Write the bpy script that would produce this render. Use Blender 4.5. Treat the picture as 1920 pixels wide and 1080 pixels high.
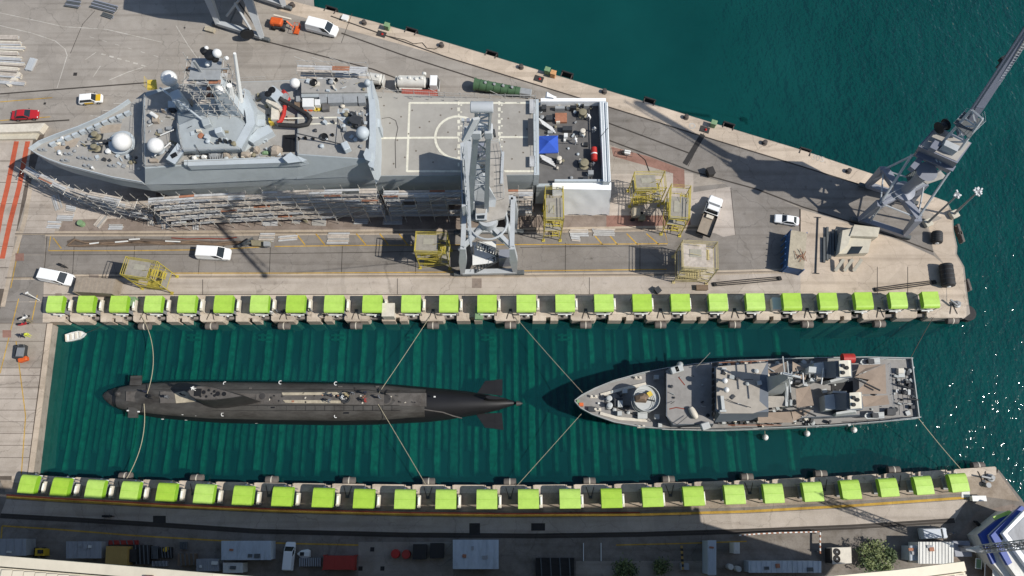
import bpy, bmesh, math, random
from mathutils import Vector, Matrix
R = math.radians
rnd = random.Random(7)
for o in list(bpy.data.objects):
    bpy.data.objects.remove(o)
SC = bpy.context.scene
COL = SC.collection
# ------------------------------------------------------------------ camera, sky, sun, exposure
FPX, TILT, CAMH = 1420.0, R(17.65), 118.0          # focal length in photo pixels, tilt from straight down, height over the quay
cd = bpy.data.cameras.new('camera'); cam = bpy.data.objects.new('camera', cd); COL.objects.link(cam)
cd.sensor_width = 36.0; cd.lens = FPX / 1920 * 36; cd.clip_start = 1; cd.clip_end = 3000
cam.location = (0, 0, CAMH); cam.rotation_euler = (TILT, 0, 0)
SC.camera = cam
SUN_AZ, SUN_EL = R(15.5), R(46)
w = bpy.data.worlds.new('World'); SC.world = w; w.use_nodes = True
nt = w.node_tree; nt.nodes.clear()
sky = nt.nodes.new('ShaderNodeTexSky'); sky.sky_type = 'NISHITA'; sky.sun_disc = False
sky.sun_elevation = SUN_EL; sky.sun_rotation = R(90) + SUN_AZ; sky.altitude = 0; sky.air_density = 1.0; sky.dust_density = 0.6; sky.ozone_density = 1.0
bg = nt.nodes.new('ShaderNodeBackground'); bg.inputs['Strength'].default_value = 0.108
out = nt.nodes.new('ShaderNodeOutputWorld')
nt.links.new(sky.outputs[0], bg.inputs[0]); nt.links.new(bg.outputs[0], out.inputs[0])
sl = bpy.data.lights.new('sun', 'SUN'); sun = bpy.data.objects.new('sun', sl); COL.objects.link(sun)
sl.energy = 4.6; sl.angle = R(0.53); sl.color = (1.0, 0.955, 0.885)
TOSUN = Vector((math.cos(SUN_AZ) * math.cos(SUN_EL), -math.sin(SUN_AZ) * math.cos(SUN_EL), math.sin(SUN_EL)))
sun.rotation_euler = TOSUN.to_track_quat('Z', 'Y').to_euler(); sun.location = (150, -40, 160)
SC.view_settings.view_transform = 'Standard'; SC.view_settings.look = 'None'
SC.view_settings.exposure = 0.0; SC.view_settings.gamma = 1.0
SC.render.engine = 'CYCLES'
SC.cycles.max_bounces = 8; SC.cycles.diffuse_bounces = 3; SC.cycles.glossy_bounces = 3; SC.cycles.transparent_max_bounces = 12
SC.cycles.use_denoising = True; SC.cycles.caustics_reflective = False; SC.cycles.caustics_refractive = False
# ------------------------------------------------------------------ place finding
CT, ST = math.cos(TILT), math.sin(TILT)
def W(u, v, z=0.0):
    """the point at height z that the photograph shows at pixel u, v"""
    x, y = (u - 960) / FPX, -(v - 540) / FPX
    d = Vector((x, y * CT + ST, y * ST - CT))
    t = (z - CAMH) / d.z
    return Vector((d.x * t, d.y * t, z))
# ------------------------------------------------------------------ materials
def srgb(h, k=1.0):
    c = [((h >> s) & 255) / 255 for s in (16, 8, 0)]
    return tuple(min(1, k * (x / 12.92 if x <= .04045 else ((x + .055) / 1.055) ** 2.4)) for x in c) + (1,)
MATS = {}
def mat(name, h, rough=.65, var=.12, scale=1.2, metal=0.0, bump=0.0, grime=0.0, k=.92, spec=.4, world=False, streak=None, rand=0.0):
    if name in MATS: return MATS[name]
    m = bpy.data.materials.new(name); m.use_nodes = True; t = m.node_tree; n = t.nodes; L = t.links
    p = n['Principled BSDF']; p.inputs['Roughness'].default_value = rough; p.inputs['Metallic'].default_value = metal
    p.inputs['Specular IOR Level'].default_value = spec
    c = srgb(h, k)
    if world: co = n.new('ShaderNodeNewGeometry').outputs['Position']
    else: co = n.new('ShaderNodeTexCoord').outputs['Object']
    if streak:
        mp = n.new('ShaderNodeMapping'); mp.inputs['Scale'].default_value = streak; L.new(co, mp.inputs[0]); co = mp.outputs[0]
    a = n.new('ShaderNodeTexNoise'); a.inputs['Scale'].default_value = scale; a.inputs['Detail'].default_value = 6; a.inputs['Roughness'].default_value = .65
    L.new(co, a.inputs['Vector'])
    r = n.new('ShaderNodeValToRGB'); r.color_ramp.elements[0].position = .3; r.color_ramp.elements[1].position = .72
    r.color_ramp.elements[0].color = tuple(x * (1 - var) for x in c[:3]) + (1,)
    r.color_ramp.elements[1].color = tuple(min(1, x * (1 + var)) for x in c[:3]) + (1,)
    L.new(a.outputs['Fac'], r.inputs[0]); col = r.outputs[0]
    if grime > 0:
        b = n.new('ShaderNodeTexNoise'); b.inputs['Scale'].default_value = scale * .27; b.inputs['Detail'].default_value = 8; b.inputs['Roughness'].default_value = .72
        L.new(co, b.inputs['Vector'])
        q = n.new('ShaderNodeValToRGB'); q.color_ramp.elements[0].position = .5; q.color_ramp.elements[1].position = .68
        q.color_ramp.elements[0].color = (0, 0, 0, 1); q.color_ramp.elements[1].color = (grime,) * 3 + (1,)
        L.new(b.outputs['Fac'], q.inputs[0])
        x = n.new('ShaderNodeMix'); x.data_type = 'RGBA'; L.new(q.outputs[0], x.inputs['Factor']); L.new(col, x.inputs['A'])
        x.inputs['B'].default_value = (c[0] * .32, c[1] * .28, c[2] * .25, 1); col = x.outputs['Result']
    if rand > 0:
        oi = n.new('ShaderNodeObjectInfo'); rr_ = n.new('ShaderNodeMapRange'); rr_.inputs['To Min'].default_value = 1 - rand; rr_.inputs['To Max'].default_value = 1 + rand * .35; L.new(oi.outputs['Random'], rr_.inputs[0])
        hs = n.new('ShaderNodeHueSaturation'); L.new(rr_.outputs[0], hs.inputs['Value']); L.new(col, hs.inputs['Color']); col = hs.outputs[0]
        r3_ = n.new('ShaderNodeMapRange'); r3_.inputs['To Min'].default_value = 1.02; r3_.inputs['To Max'].default_value = 1 - rand * .9; L.new(oi.outputs['Random'], r3_.inputs[0]); L.new(r3_.outputs[0], hs.inputs['Saturation'])
    L.new(col, p.inputs['Base Color'])
    if bump > 0:
        bn = n.new('ShaderNodeBump'); bn.inputs['Strength'].default_value = bump; bn.inputs['Distance'].default_value = .05
        L.new(a.outputs['Fac'], bn.inputs['Height']); L.new(bn.outputs[0], p.inputs['Normal'])
    MATS[name] = m
    return m
def ground_mat(name, h, k=.92, var=.13, stain=.5, spots=.5, fine=6.0):
    """outdoor paving: broad tone drift, blotches, fine grain and small dark spots"""
    if name in MATS: return MATS[name]
    m = bpy.data.materials.new(name); m.use_nodes = True; t = m.node_tree; n = t.nodes; L = t.links
    p = n['Principled BSDF']; p.inputs['Roughness'].default_value = .88; p.inputs['Specular IOR Level'].default_value = .25
    c = srgb(h, k); pos = n.new('ShaderNodeNewGeometry').outputs['Position']
    def noise(s, d=6, ro=.6):
        a = n.new('ShaderNodeTexNoise'); a.inputs['Scale'].default_value = s; a.inputs['Detail'].default_value = d; a.inputs['Roughness'].default_value = ro
        L.new(pos, a.inputs['Vector']); return a.outputs['Fac']
    def ramp(f, p0, p1, c0, c1):
        r = n.new('ShaderNodeValToRGB'); e = r.color_ramp.elements; e[0].position = p0; e[1].position = p1; e[0].color = c0; e[1].color = c1
        L.new(f, r.inputs[0]); return r.outputs[0]
    def mul(a, b, f=1.0):
        x = n.new('ShaderNodeMix'); x.data_type = 'RGBA'; x.blend_type = 'MULTIPLY'; x.inputs['Factor'].default_value = f
        L.new(a, x.inputs['A']); L.new(b, x.inputs['B']); return x.outputs['Result']
    g = lambda x: (x, x, x, 1)
    base = ramp(noise(.09, 5), .3, .7, tuple(x * (1 - var) for x in c[:3]) + (1,), tuple(x * (1 + var) for x in c[:3]) + (1,))
    col = mul(base, ramp(noise(.55, 8, .7), .42, .66, g(1.0), (1 - .33 * stain, 1 - .36 * stain, 1 - .40 * stain, 1)))
    col = mul(col, ramp(noise(fine, 4, .7), .25, .75, g(.88), g(1.12)))
    vo = n.new('ShaderNodeTexVoronoi'); vo.inputs['Scale'].default_value = .33; vo.inputs['Randomness'].default_value = 1; L.new(pos, vo.inputs['Vector'])
    add = n.new('ShaderNodeMath'); add.operation = 'ADD'; L.new(vo.outputs['Distance'], add.inputs[0])
    sm = n.new('ShaderNodeMath'); sm.operation = 'MULTIPLY'; sm.inputs[1].default_value = .5; L.new(noise(1.3, 5, .7), sm.inputs[0]); L.new(sm.outputs[0], add.inputs[1])
    col = mul(col, ramp(add.outputs[0], .24, .36, g(.42), g(1.0)), spots)
    # cast bays of slightly different age, hairline cracks, tyre tracks along the roadway
    vc = n.new('ShaderNodeTexVoronoi'); vc.distance = 'MANHATTAN'; vc.inputs['Scale'].default_value = .14; vc.inputs['Randomness'].default_value = .8; L.new(pos, vc.inputs['Vector'])
    sp = n.new('ShaderNodeSeparateColor'); L.new(vc.outputs['Color'], sp.inputs[0]); col = mul(col, ramp(sp.outputs[0], 0, 1, g(.90), g(1.06)), .9)
    ve = n.new('ShaderNodeTexVoronoi'); ve.feature = 'DISTANCE_TO_EDGE'; ve.inputs['Scale'].default_value = .16
    wv = n.new('ShaderNodeVectorMath'); wv.operation = 'MULTIPLY_ADD'; nz = n.new('ShaderNodeTexNoise'); nz.inputs['Scale'].default_value = .8; nz.inputs['Detail'].default_value = 5; L.new(pos, nz.inputs['Vector']); L.new(nz.outputs['Color'], wv.inputs[0]); wv.inputs[1].default_value = (1.6, 1.6, 0); L.new(pos, wv.inputs[2]); L.new(wv.outputs[0], ve.inputs['Vector'])
    col = mul(col, ramp(ve.outputs['Distance'], .002, .006, g(.62), g(1)), .75)
    mt = n.new('ShaderNodeMapping'); mt.inputs['Scale'].default_value = (.035, .9, 1); mt.inputs['Rotation'].default_value = (0, 0, R(3)); L.new(pos, mt.inputs[0])
    tn = n.new('ShaderNodeTexNoise'); tn.inputs['Scale'].default_value = 1.0; tn.inputs['Detail'].default_value = 4; L.new(mt.outputs[0], tn.inputs['Vector']); col = mul(col, ramp(tn.outputs['Fac'], .50, .68, g(1), (.74, .73, .72, 1)), .8)
    L.new(col, p.inputs['Base Color'])
    bn = n.new('ShaderNodeBump'); bn.inputs['Strength'].default_value = .25; bn.inputs['Distance'].default_value = .03
    L.new(noise(fine * 2, 3), bn.inputs['Height']); L.new(bn.outputs[0], p.inputs['Normal'])
    MATS[name] = m
    return m
# ------------------------------------------------------------------ mesh building
ORG = {}
class MB:
    def __init__(s): s.v, s.f, s.sm = [], [], []
    def add(s, vs, fs, smooth=False):
        b = len(s.v); s.v += [Vector(x) for x in vs]; s.f += [tuple(i + b for i in f) for f in fs]; s.sm += [smooth] * len(fs); return s
    def quad(s, a, b, c, d): return s.add([a, b, c, d], [(0, 1, 2, 3)])
    def poly(s, pts): return s.add(pts, [tuple(range(len(pts)))])
    def prism(s, pts, z0, z1, bot=True):
        """pts: x, y outline; any winding"""
        pts = [Vector((p[0], p[1])) for p in pts]; n = len(pts)
        if sum(pts[i].x * pts[(i + 1) % n].y - pts[(i + 1) % n].x * pts[i].y for i in range(n)) < 0: pts.reverse()
        vs = [(p.x, p.y, z0) for p in pts] + [(p.x, p.y, z1) for p in pts]
        fs = [tuple(range(n, 2 * n))] + [(i, (i + 1) % n, n + (i + 1) % n, n + i) for i in range(n)]
        if bot: fs.append(tuple(range(n - 1, -1, -1)))
        return s.add(vs, fs)
    def px(s, uv, zt, zb): return s.prism([W(u, v, zt) for u, v in uv], zb, zt)
    def frus(s, bot, top):
        """two rings of 3-D points with the same count"""
        n = len(bot); a = sum(bot[i][0] * bot[(i + 1) % n][1] - bot[(i + 1) % n][0] * bot[i][1] for i in range(n))
        if a < 0: bot, top = bot[::-1], top[::-1]
        return s.add(list(bot) + list(top), [tuple(range(n - 1, -1, -1)), tuple(range(n, 2 * n))] + [(i, (i + 1) % n, n + (i + 1) % n, n + i) for i in range(n)])
    def pxf(s, buv, zb, tuv, zt): return s.frus([W(u, v, zb) for u, v in buv], [W(u, v, zt) for u, v in tuv])
    def box(s, c, d, rz=0.0, bev=0.0):
        c = Vector(c); hx, hy, hz = d[0] / 2, d[1] / 2, d[2] / 2; m = Matrix.Rotation(rz, 3, 'Z')
        if bev > 0:
            b = min(bev, hx * .9, hy * .9, hz * .9); rings = []
            for z, k in ((-hz, b), (-hz + b, 0), (hz - b, 0), (hz, b)):
                x, y = hx - k, hy - k; q = b if k == 0 else b * .4
                rings.append([c + m @ Vector(p + (z,)) for p in ((x, y - q), (x - q, y), (-x + q, y), (-x, y - q), (-x, -y + q), (-x + q, -y), (x - q, -y), (x, -y + q))])
            return s.loft(rings, cap=True)
        vs = [c + m @ Vector((sx * hx, sy * hy, sz * hz)) for sz in (-1, 1) for sx, sy in ((-1, -1), (1, -1), (1, 1), (-1, 1))]
        return s.add(vs, [(3, 2, 1, 0), (4, 5, 6, 7), (0, 1, 5, 4), (1, 2, 6, 5), (2, 3, 7, 6), (3, 0, 4, 7)])
    def loft(s, rings, cap=True, smooth=False, closed=True):
        n = len(rings[0]); b = []
        for r in rings: b += list(r)
        fs = []
        for k in range(len(rings) - 1):
            for i in range(n if closed else n - 1):
                j = (i + 1) % n; fs.append((k * n + i, k * n + j, (k + 1) * n + j, (k + 1) * n + i))
        s.add(b, fs, smooth)
        if cap and closed:
            s.add(rings[0], [tuple(range(n - 1, -1, -1))]); s.add(rings[-1], [tuple(range(n))])
        return s
    def _fr(s, a, b):
        d = (b - a).normalized(); up = Vector((0, 0, 1)) if abs(d.z) < .95 else Vector((0, 1, 0))
        x = d.cross(up).normalized(); return d, x, x.cross(d).normalized()
    def beam(s, a, b, w, h=None, w2=None, h2=None):
        a, b = Vector(a), Vector(b); h = h or w; w2 = w2 or w; h2 = h2 or h; d, x, y = s._fr(a, b)
        def ring(p, w, h): return [p + x * (sx * w / 2) + y * (sy * h / 2) for sx, sy in ((-1, -1), (1, -1), (1, 1), (-1, 1))]
        return s.loft([ring(a, w, h), ring(b, w2, h2)])
    def tube(s, pts, r, n=6, r2=None, smooth=True, cap=True):
        pts = [Vector(p) for p in pts]; rings = []
        for i, p in enumerate(pts):
            a = pts[max(i - 1, 0)]; b = pts[min(i + 1, len(pts) - 1)]; d, x, y = s._fr(a, b)
            rr = r if r2 is None else r + (r2 - r) * i / (len(pts) - 1)
            rings.append([p + (x * math.cos(2 * math.pi * k / n) + y * math.sin(2 * math.pi * k / n)) * rr for k in range(n)])
        return s.loft(rings, cap=cap, smooth=smooth)
    def lathe(s, c, prof, n=16, axis=(0, 0, 1), smooth=True, a0=0):
        """prof: radius, height pairs"""
        c = Vector(c); ax = Vector(axis).normalized(); d, x, y = s._fr(Vector((0, 0, 0)), ax)
        rings = [[c + ax * h + (x * math.cos(a0 + 2 * math.pi * k / n) - y * math.sin(a0 + 2 * math.pi * k / n)) * -max(r, 1e-4) for k in range(n)] for r, h in prof]
        return s.loft(rings, cap=True, smooth=smooth)
    def ball(s, c, r, n=14, zs=1.0, lo=-1.0):
        pr = []
        for i in range(9):
            a = -math.pi / 2 + math.pi * i / 8
            if math.sin(a) < lo: continue
            pr.append((r * math.cos(a), r * zs * math.sin(a)))
        return s.lathe(c, pr, n)
    def sheet(s, uv, z): return s.poly([W(u, v, z) for u, v in uv])
    def path(s, uv, z, wd, h=0.0):
        """flat band along a pixel path"""
        p = [W(u, v, z) for u, v in uv]; lr = []
        for i in range(len(p)):
            d = (p[min(i + 1, len(p) - 1)] - p[max(i - 1, 0)]); d.z = 0; d.normalize(); q = Vector((-d.y, d.x, 0)) * wd / 2; lr.append((p[i] + q, p[i] - q))
        for i in range(len(p) - 1):
            (a, b), (c, d) = lr[i], lr[i + 1]
            if h: s.loft([[x + Vector((0, 0, hh)) for x in (b, d, c, a)] for hh in (-.005, h)])
            else: s.quad(b, d, c, a)
        return s
def mk(name, mb, m, parent=None, smooth=None, fix=True):
    me = bpy.data.meshes.new(name); o0 = ORG.get(parent.name if parent else None, Vector())
    me.from_pydata([tuple(x - o0) for x in mb.v], [], mb.f)
    me.polygons.foreach_set('use_smooth', [bool(x) for x in mb.sm]); me.validate()
    if fix:
        bm = bmesh.new(); bm.from_mesh(me); bmesh.ops.recalc_face_normals(bm, faces=bm.faces)
        for e in bm.edges:
            if len(e.link_faces) == 2 and e.calc_face_angle(0) > .7: e.smooth = False
        bm.to_mesh(me); bm.free()
    me.materials.append(MATS[m] if isinstance(m, str) else m)
    o = bpy.data.objects.new(name, me); COL.objects.link(o)
    if parent:
        o.parent = parent; ORG[o.name] = o0.copy()
    else: ORG[o.name] = Vector()
    return o
def tag(o, label=None, cat=None, group=None, kind=None):
    if label: o['label'] = label
    if cat: o['category'] = cat
    if group: o['group'] = group
    if kind: o['kind'] = kind
    return o
def thing(name, label, cat, loc=(0, 0, 0), group=None):
    o = bpy.data.objects.new(name, None); COL.objects.link(o); o.location = Vector(loc); o.empty_display_size = .5
    ORG[o.name] = Vector(loc); return tag(o, label, cat, group)
def struct(name, mb, m, label=None):
    o = mk(name, mb, m); tag(o, label, None, None, 'structure'); return o
def clone(o, parent=None):
    c = o.copy(); COL.objects.link(c); c.parent = parent
    for ch in o.children: clone(ch, c)
    return c
KIDS = {}
def put(root, loc, rz=0.0, sc=1.0, label=None):
    root.location = Vector(loc); root.rotation_euler = (0, 0, rz); root.scale = (sc,) * 3 if not isinstance(sc, tuple) else sc
    if label: root['label'] = label
    return root
def along(u0, v0, u1, v1, z=0.0):
    a, b = W(u0, v0, z), W(u1, v1, z); d = b - a; c = (a + b) / 2; return c, math.atan2(d.y, d.x), d.length
ORD = ['first', 'second', 'third', 'fourth', 'fifth', 'sixth', 'seventh', 'eighth', 'ninth', 'tenth', 'eleventh', 'twelfth', 'thirteenth', 'fourteenth', 'fifteenth', 'sixteenth', 'seventeenth', 'eighteenth', 'nineteenth', 'twentieth', 'twenty-first', 'twenty-second', 'twenty-third', 'twenty-fourth', 'twenty-fifth', 'twenty-sixth', 'twenty-seventh', 'twenty-eighth']
def lerp(pts, u):
    """piecewise linear through (u, v) pairs"""
    for (a, b), (c, d) in zip(pts, pts[1:]):
        if u <= c: return b + (d - b) * (u - a) / (c - a)
    (a, b), (c, d) = pts[-2:]
    return b + (d - b) * (u - a) / (c - a)
# ------------------------------------------------------------------ materials of the place
ground_mat('concrete', 0xa59c91); ground_mat('asphalt', 0xa19a91, stain=.3, spots=.4)
ground_mat('beige', 0xc9b9a6, stain=.35); ground_mat('slab_tan', 0xbaafa3, stain=.4)
ground_mat('pale_patch', 0xb5aba1, stain=.25); ground_mat('red_paving', 0x987568, stain=.6)
ground_mat('brown_bed', 0x92857b, stain=.8); ground_mat('road', 0x8b857e, stain=.45, spots=.6)
ground_mat('pier', 0xcdbfae, stain=.7, spots=.6); ground_mat('brick_apron', 0xa89a8a, stain=.9)
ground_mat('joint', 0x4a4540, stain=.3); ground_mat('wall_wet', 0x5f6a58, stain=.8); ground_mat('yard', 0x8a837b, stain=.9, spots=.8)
ground_mat('yellow_line', 0xc7a14a, stain=.9, spots=.3, fine=3.0); ground_mat('white_line', 0xc9c4bb, stain=.9, spots=.3, fine=3.0)
ground_mat('red_line', 0x8f4a3c, stain=.8); ground_mat('orange_strip', 0xc66347, stain=.6); ground_mat('tar', 0x3d3b3a, stain=.3)
ground_mat('oil_stain', 0x6c6259, stain=.8); ground_mat('rail_bed', 0xbfb09d, stain=.5)
mat('rail', 0x4b4642, .5, metal=.5)
# ------------------------------------------------------------------ water
ZW = -2.0
WR, WS = .06, .8
def water_mat():
    m = bpy.data.materials.new('sea_water'); m.use_nodes = True; t = m.node_tree; n = t.nodes; L = t.links; n.clear()
    o = n.new('ShaderNodeOutputMaterial'); pos = n.new('ShaderNodeNewGeometry').outputs['Position']
    def noise(s, d, sc=(1, 1, 1)):
        mp = n.new('ShaderNodeMapping'); mp.inputs['Scale'].default_value = sc; mp.inputs['Rotation'].default_value = (0, 0, R(25)); L.new(pos, mp.inputs[0])
        a = n.new('ShaderNodeTexNoise'); a.inputs['Scale'].default_value = s; a.inputs['Detail'].default_value = d; a.inputs['Roughness'].default_value = .62; L.new(mp.outputs[0], a.inputs['Vector']); return a.outputs['Fac']
    h1 = noise(.35, 3, (1, .6, 1)); h2 = noise(1.7, 1, (1, .7, 1))
    s = n.new('ShaderNodeMath'); s.operation = 'MULTIPLY_ADD'; L.new(h2, s.inputs[0]); s.inputs[1].default_value = .27; L.new(h1, s.inputs[2])
    b = n.new('ShaderNodeBump'); b.inputs['Strength'].default_value = .8; b.inputs['Distance'].default_value = .8; L.new(s.outputs[0], b.inputs['Height'])
    sx = n.new('ShaderNodeSeparateXYZ'); L.new(pos, sx.inputs[0])
    mr = n.new('ShaderNodeMapRange'); mr.interpolation_type = 'SMOOTHSTEP'; mr.inputs['From Min'].default_value = 38; mr.inputs['From Max'].default_value = 82; mr.inputs['To Min'].default_value = .10; mr.inputs['To Max'].default_value = WS
    L.new(sx.outputs[0], mr.inputs[0]); L.new(mr.outputs[0], b.inputs['Strength'])
    tr = n.new('ShaderNodeBsdfTransparent'); tr.inputs[0].default_value = (.33, .80, .73, 1)
    df = n.new('ShaderNodeBsdfDiffuse')
    rp = n.new('ShaderNodeValToRGB'); rp.color_ramp.elements[0].position = .3; rp.color_ramp.elements[1].position = .7
    rp.color_ramp.elements[0].color = (.002, .046, .051, 1); rp.color_ramp.elements[1].color = (.007, .080, .083, 1)
    L.new(noise(.03, 4), rp.inputs[0]); L.new(rp.outputs[0], df.inputs[0])
    m1 = n.new('ShaderNodeMixShader'); m1.inputs[0].default_value = .50; L.new(tr.outputs[0], m1.inputs[1]); L.new(df.outputs[0], m1.inputs[2])
    gl = n.new('ShaderNodeBsdfGlossy'); gl.inputs['Roughness'].default_value = WR; gl.inputs[0].default_value = (1, 1, 1, 1); L.new(b.outputs[0], gl.inputs['Normal'])
    fr = n.new('ShaderNodeFresnel'); fr.inputs[0].default_value = 1.33; L.new(b.outputs[0], fr.inputs['Normal'])
    m2 = n.new('ShaderNodeMixShader'); L.new(fr.outputs[0], m2.inputs[0]); L.new(m1.outputs[0], m2.inputs[1]); L.new(gl.outputs[0], m2.inputs[2])
    L.new(m2.outputs[0], o.inputs[0]); return m
MATS['sea_water'] = water_mat()
BIG = 900
struct('water', MB().quad((-BIG, -BIG, ZW), (BIG, -BIG, ZW), (BIG, BIG, ZW), (-BIG, BIG, ZW)), 'sea_water', 'teal harbour water around the quays and inside the basin')
mat('sea_bed', 0x0f6b66, .9, .2, .05, world=True)
struct('sea_bed', MB().quad((-BIG, -BIG, -13), (BIG, -BIG, -13), (BIG, BIG, -13), (-BIG, BIG, -13)), 'sea_bed')
# ------------------------------------------------------------------ quays
FRONT_T = [(60, 579), (290, 579), (600, 578), (960, 577), (1300, 576), (1600, 575), (1770, 573), (1860, 572)]      # line of the bays' back edge, far quay
FRONT_B = [(0, 899), (51, 902), (180, 908), (311, 912), (455, 916), (605, 918), (760, 920), (960, 921), (1147, 919), (1301, 915), (1451, 910), (1596, 903), (1733, 895), (1870, 886)]
OUT = [(543, 0), (700, 40), (840, 80), (1000, 128), (1201, 188), (1355, 236), (1500, 280), (1645, 329), (1776, 378), (1787, 400), (1788, 430), (1795, 462), (1794, 476), (1808, 500), (1813, 545), (1819, 588), (1806, 598)]
far_poly = [(-400, -420), (420, -420), (470, -20)] + OUT + [(u, v) for u, v in reversed(FRONT_T) if u < 1790] + [(96, 607), (78, 745), (61, 884)]
near_poly = [(u, v) for u, v in FRONT_B if u > 30] + [(1872, 880), (1915, 935), (1945, 985), (2400, 1300), (2400, 1900), (-500, 1900), (-500, 884)]
q = MB(); q.prism([W(u, v) for u, v in far_poly + [(61, 902), (-500, 890)]], -13.5, 0)
quay = struct('quay', q, 'concrete', 'grey concrete shipyard quay behind the basin')
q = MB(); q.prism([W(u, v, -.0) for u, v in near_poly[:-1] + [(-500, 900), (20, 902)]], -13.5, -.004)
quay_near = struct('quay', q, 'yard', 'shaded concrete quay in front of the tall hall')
def zone(uv, m, z, name='pavement', parent=None): return struct(name, MB().sheet(uv, z), m)
zone([(-300, -300), (560, -300), (590, 20), (840, 112), (1130, 200), (1130, 300), (80, 240), (-300, 250)], 'asphalt', .004)
zone([(1139, 200), (1355, 267), (1500, 311), (1612, 346), (1726, 391), (1740, 432), (1752, 480), (1690, 451), (1560, 407), (1430, 365), (1300, 325), (1139, 270)], 'road', .005, 'road')
# paved margin along the outer edge
inn = [(500, -5), (527, 21), (650, 55), (840, 108), (1000, 156), (1139, 199), (1355, 266), (1500, 310), (1612, 345), (1726, 390), (1774, 412)]
mo = [(500, -12), (543, 0)] + OUT[1:10]
mo = [(470, -32), (522, -6)] + [(u - .6, v + .6) for u, v in OUT[:9]] + [(1783, 402)]
zone(mo + list(reversed(inn)), 'beige', .009, 'quay_margin')
zone([(1740, 420), (1784, 402), (1786, 430), (1792, 462), (1791, 476), (1805, 500), (1810, 545), (1815, 572), (1776, 572), (1774, 500), (1750, 470)], 'beige', .012, 'quay_margin')
zone([(1501, 392), (1560, 409), (1690, 453), (1751, 480), (1774, 500), (1774, 552), (1501, 552)], 'beige', .008)
zone([(60, 524), (400, 522), (960, 519), (1250, 517), (1501, 513), (1501, 552), (1100, 553), (560, 553), (60, 554)], 'slab_tan', .006)
zone([(36, 604), (60, 554), (560, 553), (1100, 553), (1774, 552), (1774, 572.5), (960, 576.5), (290, 578.5), (96, 578.5), (96, 604)], 'pier', .010, 'hoist_floor')
zone([(86, 442), (300, 442), (860, 438), (1260, 432), (1300, 432), (1300, 350), (1370, 343), (1430, 362), (1499, 390), (1499, 511), (1250, 511.5), (860, 513), (300, 514.5), (83, 516)], 'road', .0075, 'road')
zone([(1290, 362), (1370, 350), (1380, 440), (1356, 444), (1340, 437), (1296, 432)], 'pale_patch', .0115)
zone([(1146, 275), (1215, 293), (1283, 318), (1284, 352), (1262, 350), (1262, 325), (1150, 293)], 'red_paving', .010)
zone([(1137, 404), (1300, 404), (1300, 424), (1225, 427), (1137, 429)], 'red_paving', .010)
zone([(120, 412), (300, 408), (1137, 404), (1137, 429), (700, 430), (300, 432), (108, 436)], 'brown_bed', .009)
zone([(95, 330), (300, 330), (1300, 325), (1300, 403), (1137, 404), (300, 408), (95, 414)], 'slab_tan', .006)
# crane rails on pale beds
def rail(uv, wide=.62, name='crane_rail'):
    b = struct('rail_bed', MB().path(uv, .014, wide), 'rail_bed')
    for o in (-.07, .13):
        mk('rail', MB().path([(u, v) for u, v in uv], .016, .05 + abs(o) * .5, .02 + abs(o) * .2) if o < 0 else MB().path([(u, v + 2.0) for u, v in uv], .017, .05, .02), 'rail', b)
rail([(28, 438), (300, 438), (860, 434), (1000, 432), (1260, 428), (1310, 426)], .95)
rail([(10, 520), (300, 518), (860, 517), (1250, 514), (1470, 508)], .8)
for uv in ([(430, -20), (500, 78), (700, 130), (757, 152)], [(0, 176), (275, 155)], [(0, 233), (130, 225)],
           [(1139, 262), (1300, 322), (1420, 355), (1505, 388), (1607, 420), (1690, 449), (1750, 472)],
           [(620, 30), (840, 108), (1139, 200), (1355, 267), (1500, 311), (1612, 346), (1726, 391)], [(640, 62), (760, 105), (870, 140), (1139, 230), (1300, 290)]):
    struct('rail_groove', MB().path(uv, .019, .26), 'joint')
# dark joints in the paving
jt = [[(1500, 392), (1500, 512)], [(660, 25), (640, 80)], [(88, 443), (83, 510)], [(1370, 352), (1379, 440)], [(1702, 500), (1702, 552)], [(1645, 500), (1645, 552)],
      [(1290, 312), (1320, 250)], [(140, 443), (136, 515)], [(253, 443), (250, 515)], [(375, 466), (372, 514)], [(508, 440), (505, 514)], [(642, 460), (640, 513)], [(780, 460), (779, 513)],
      [(1060, 455), (1060, 510)], [(1200, 455), (1200, 508)], [(95, 478), (320, 477), (640, 474), (860, 470)], [(975, 464), (1100, 462), (1250, 460)],
      [(745, 522), (745, 552)], [(1105, 520), (1105, 552)], [(380, 524), (380, 553)], [(132, 100), (155, 45), (178, 20)], [(60, 553), (560, 552), (1100, 552), (1500, 551)]]
for i, uv in enumerate(jt): struct('paving_joint', MB().path(uv, .018, .10 if i != 0 else .26), 'joint')
struct('drain_channel', MB().path([(1318, 252), (1284, 308)], .022, .9), 'tar')
# slabs of the strip at the basin's closed end, each a piece with its own edges
end_strip = struct('end_pavement', MB().sheet([(-300, 250), (84, 250), (30, 440), (8, 530), (62, 604), (96, 606), (61, 884), (20, 900), (-300, 890)], .005), 'oil_stain')
rows = [(606, 640), (640, 690), (690, 704), (704, 726), (726, 748), (748, 769), (769, 791), (791, 813), (813, 835), (835, 858), (858, 893)]
for a, b in rows:
    e0, e1 = 99 - (a - 606) * .128, 99 - (b - 606) * .128
    mk('slab', MB().prism([W(u, v) for u, v in ((-190, a + .5), (e0 - 12, a + .5), (e1 - 12, b - .5), (-190, b - .5))], .004, .022), 'concrete' if a < 690 else 'slab_tan', end_strip)
for a, b in ((440, 478), (478, 520), (524, 566), (566, 606)):
    e0, e1 = 85 - (a - 440) * .03, 85 - (b - 440) * .03
    mk('slab', MB().prism([W(u, v) for u, v in ((34 - (a - 440) * .24, a + .5), (e0, a + .5), (e1, b - .5), (34 - (b - 440) * .24, b - .5))], .006, .022), 'road', end_strip)
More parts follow.
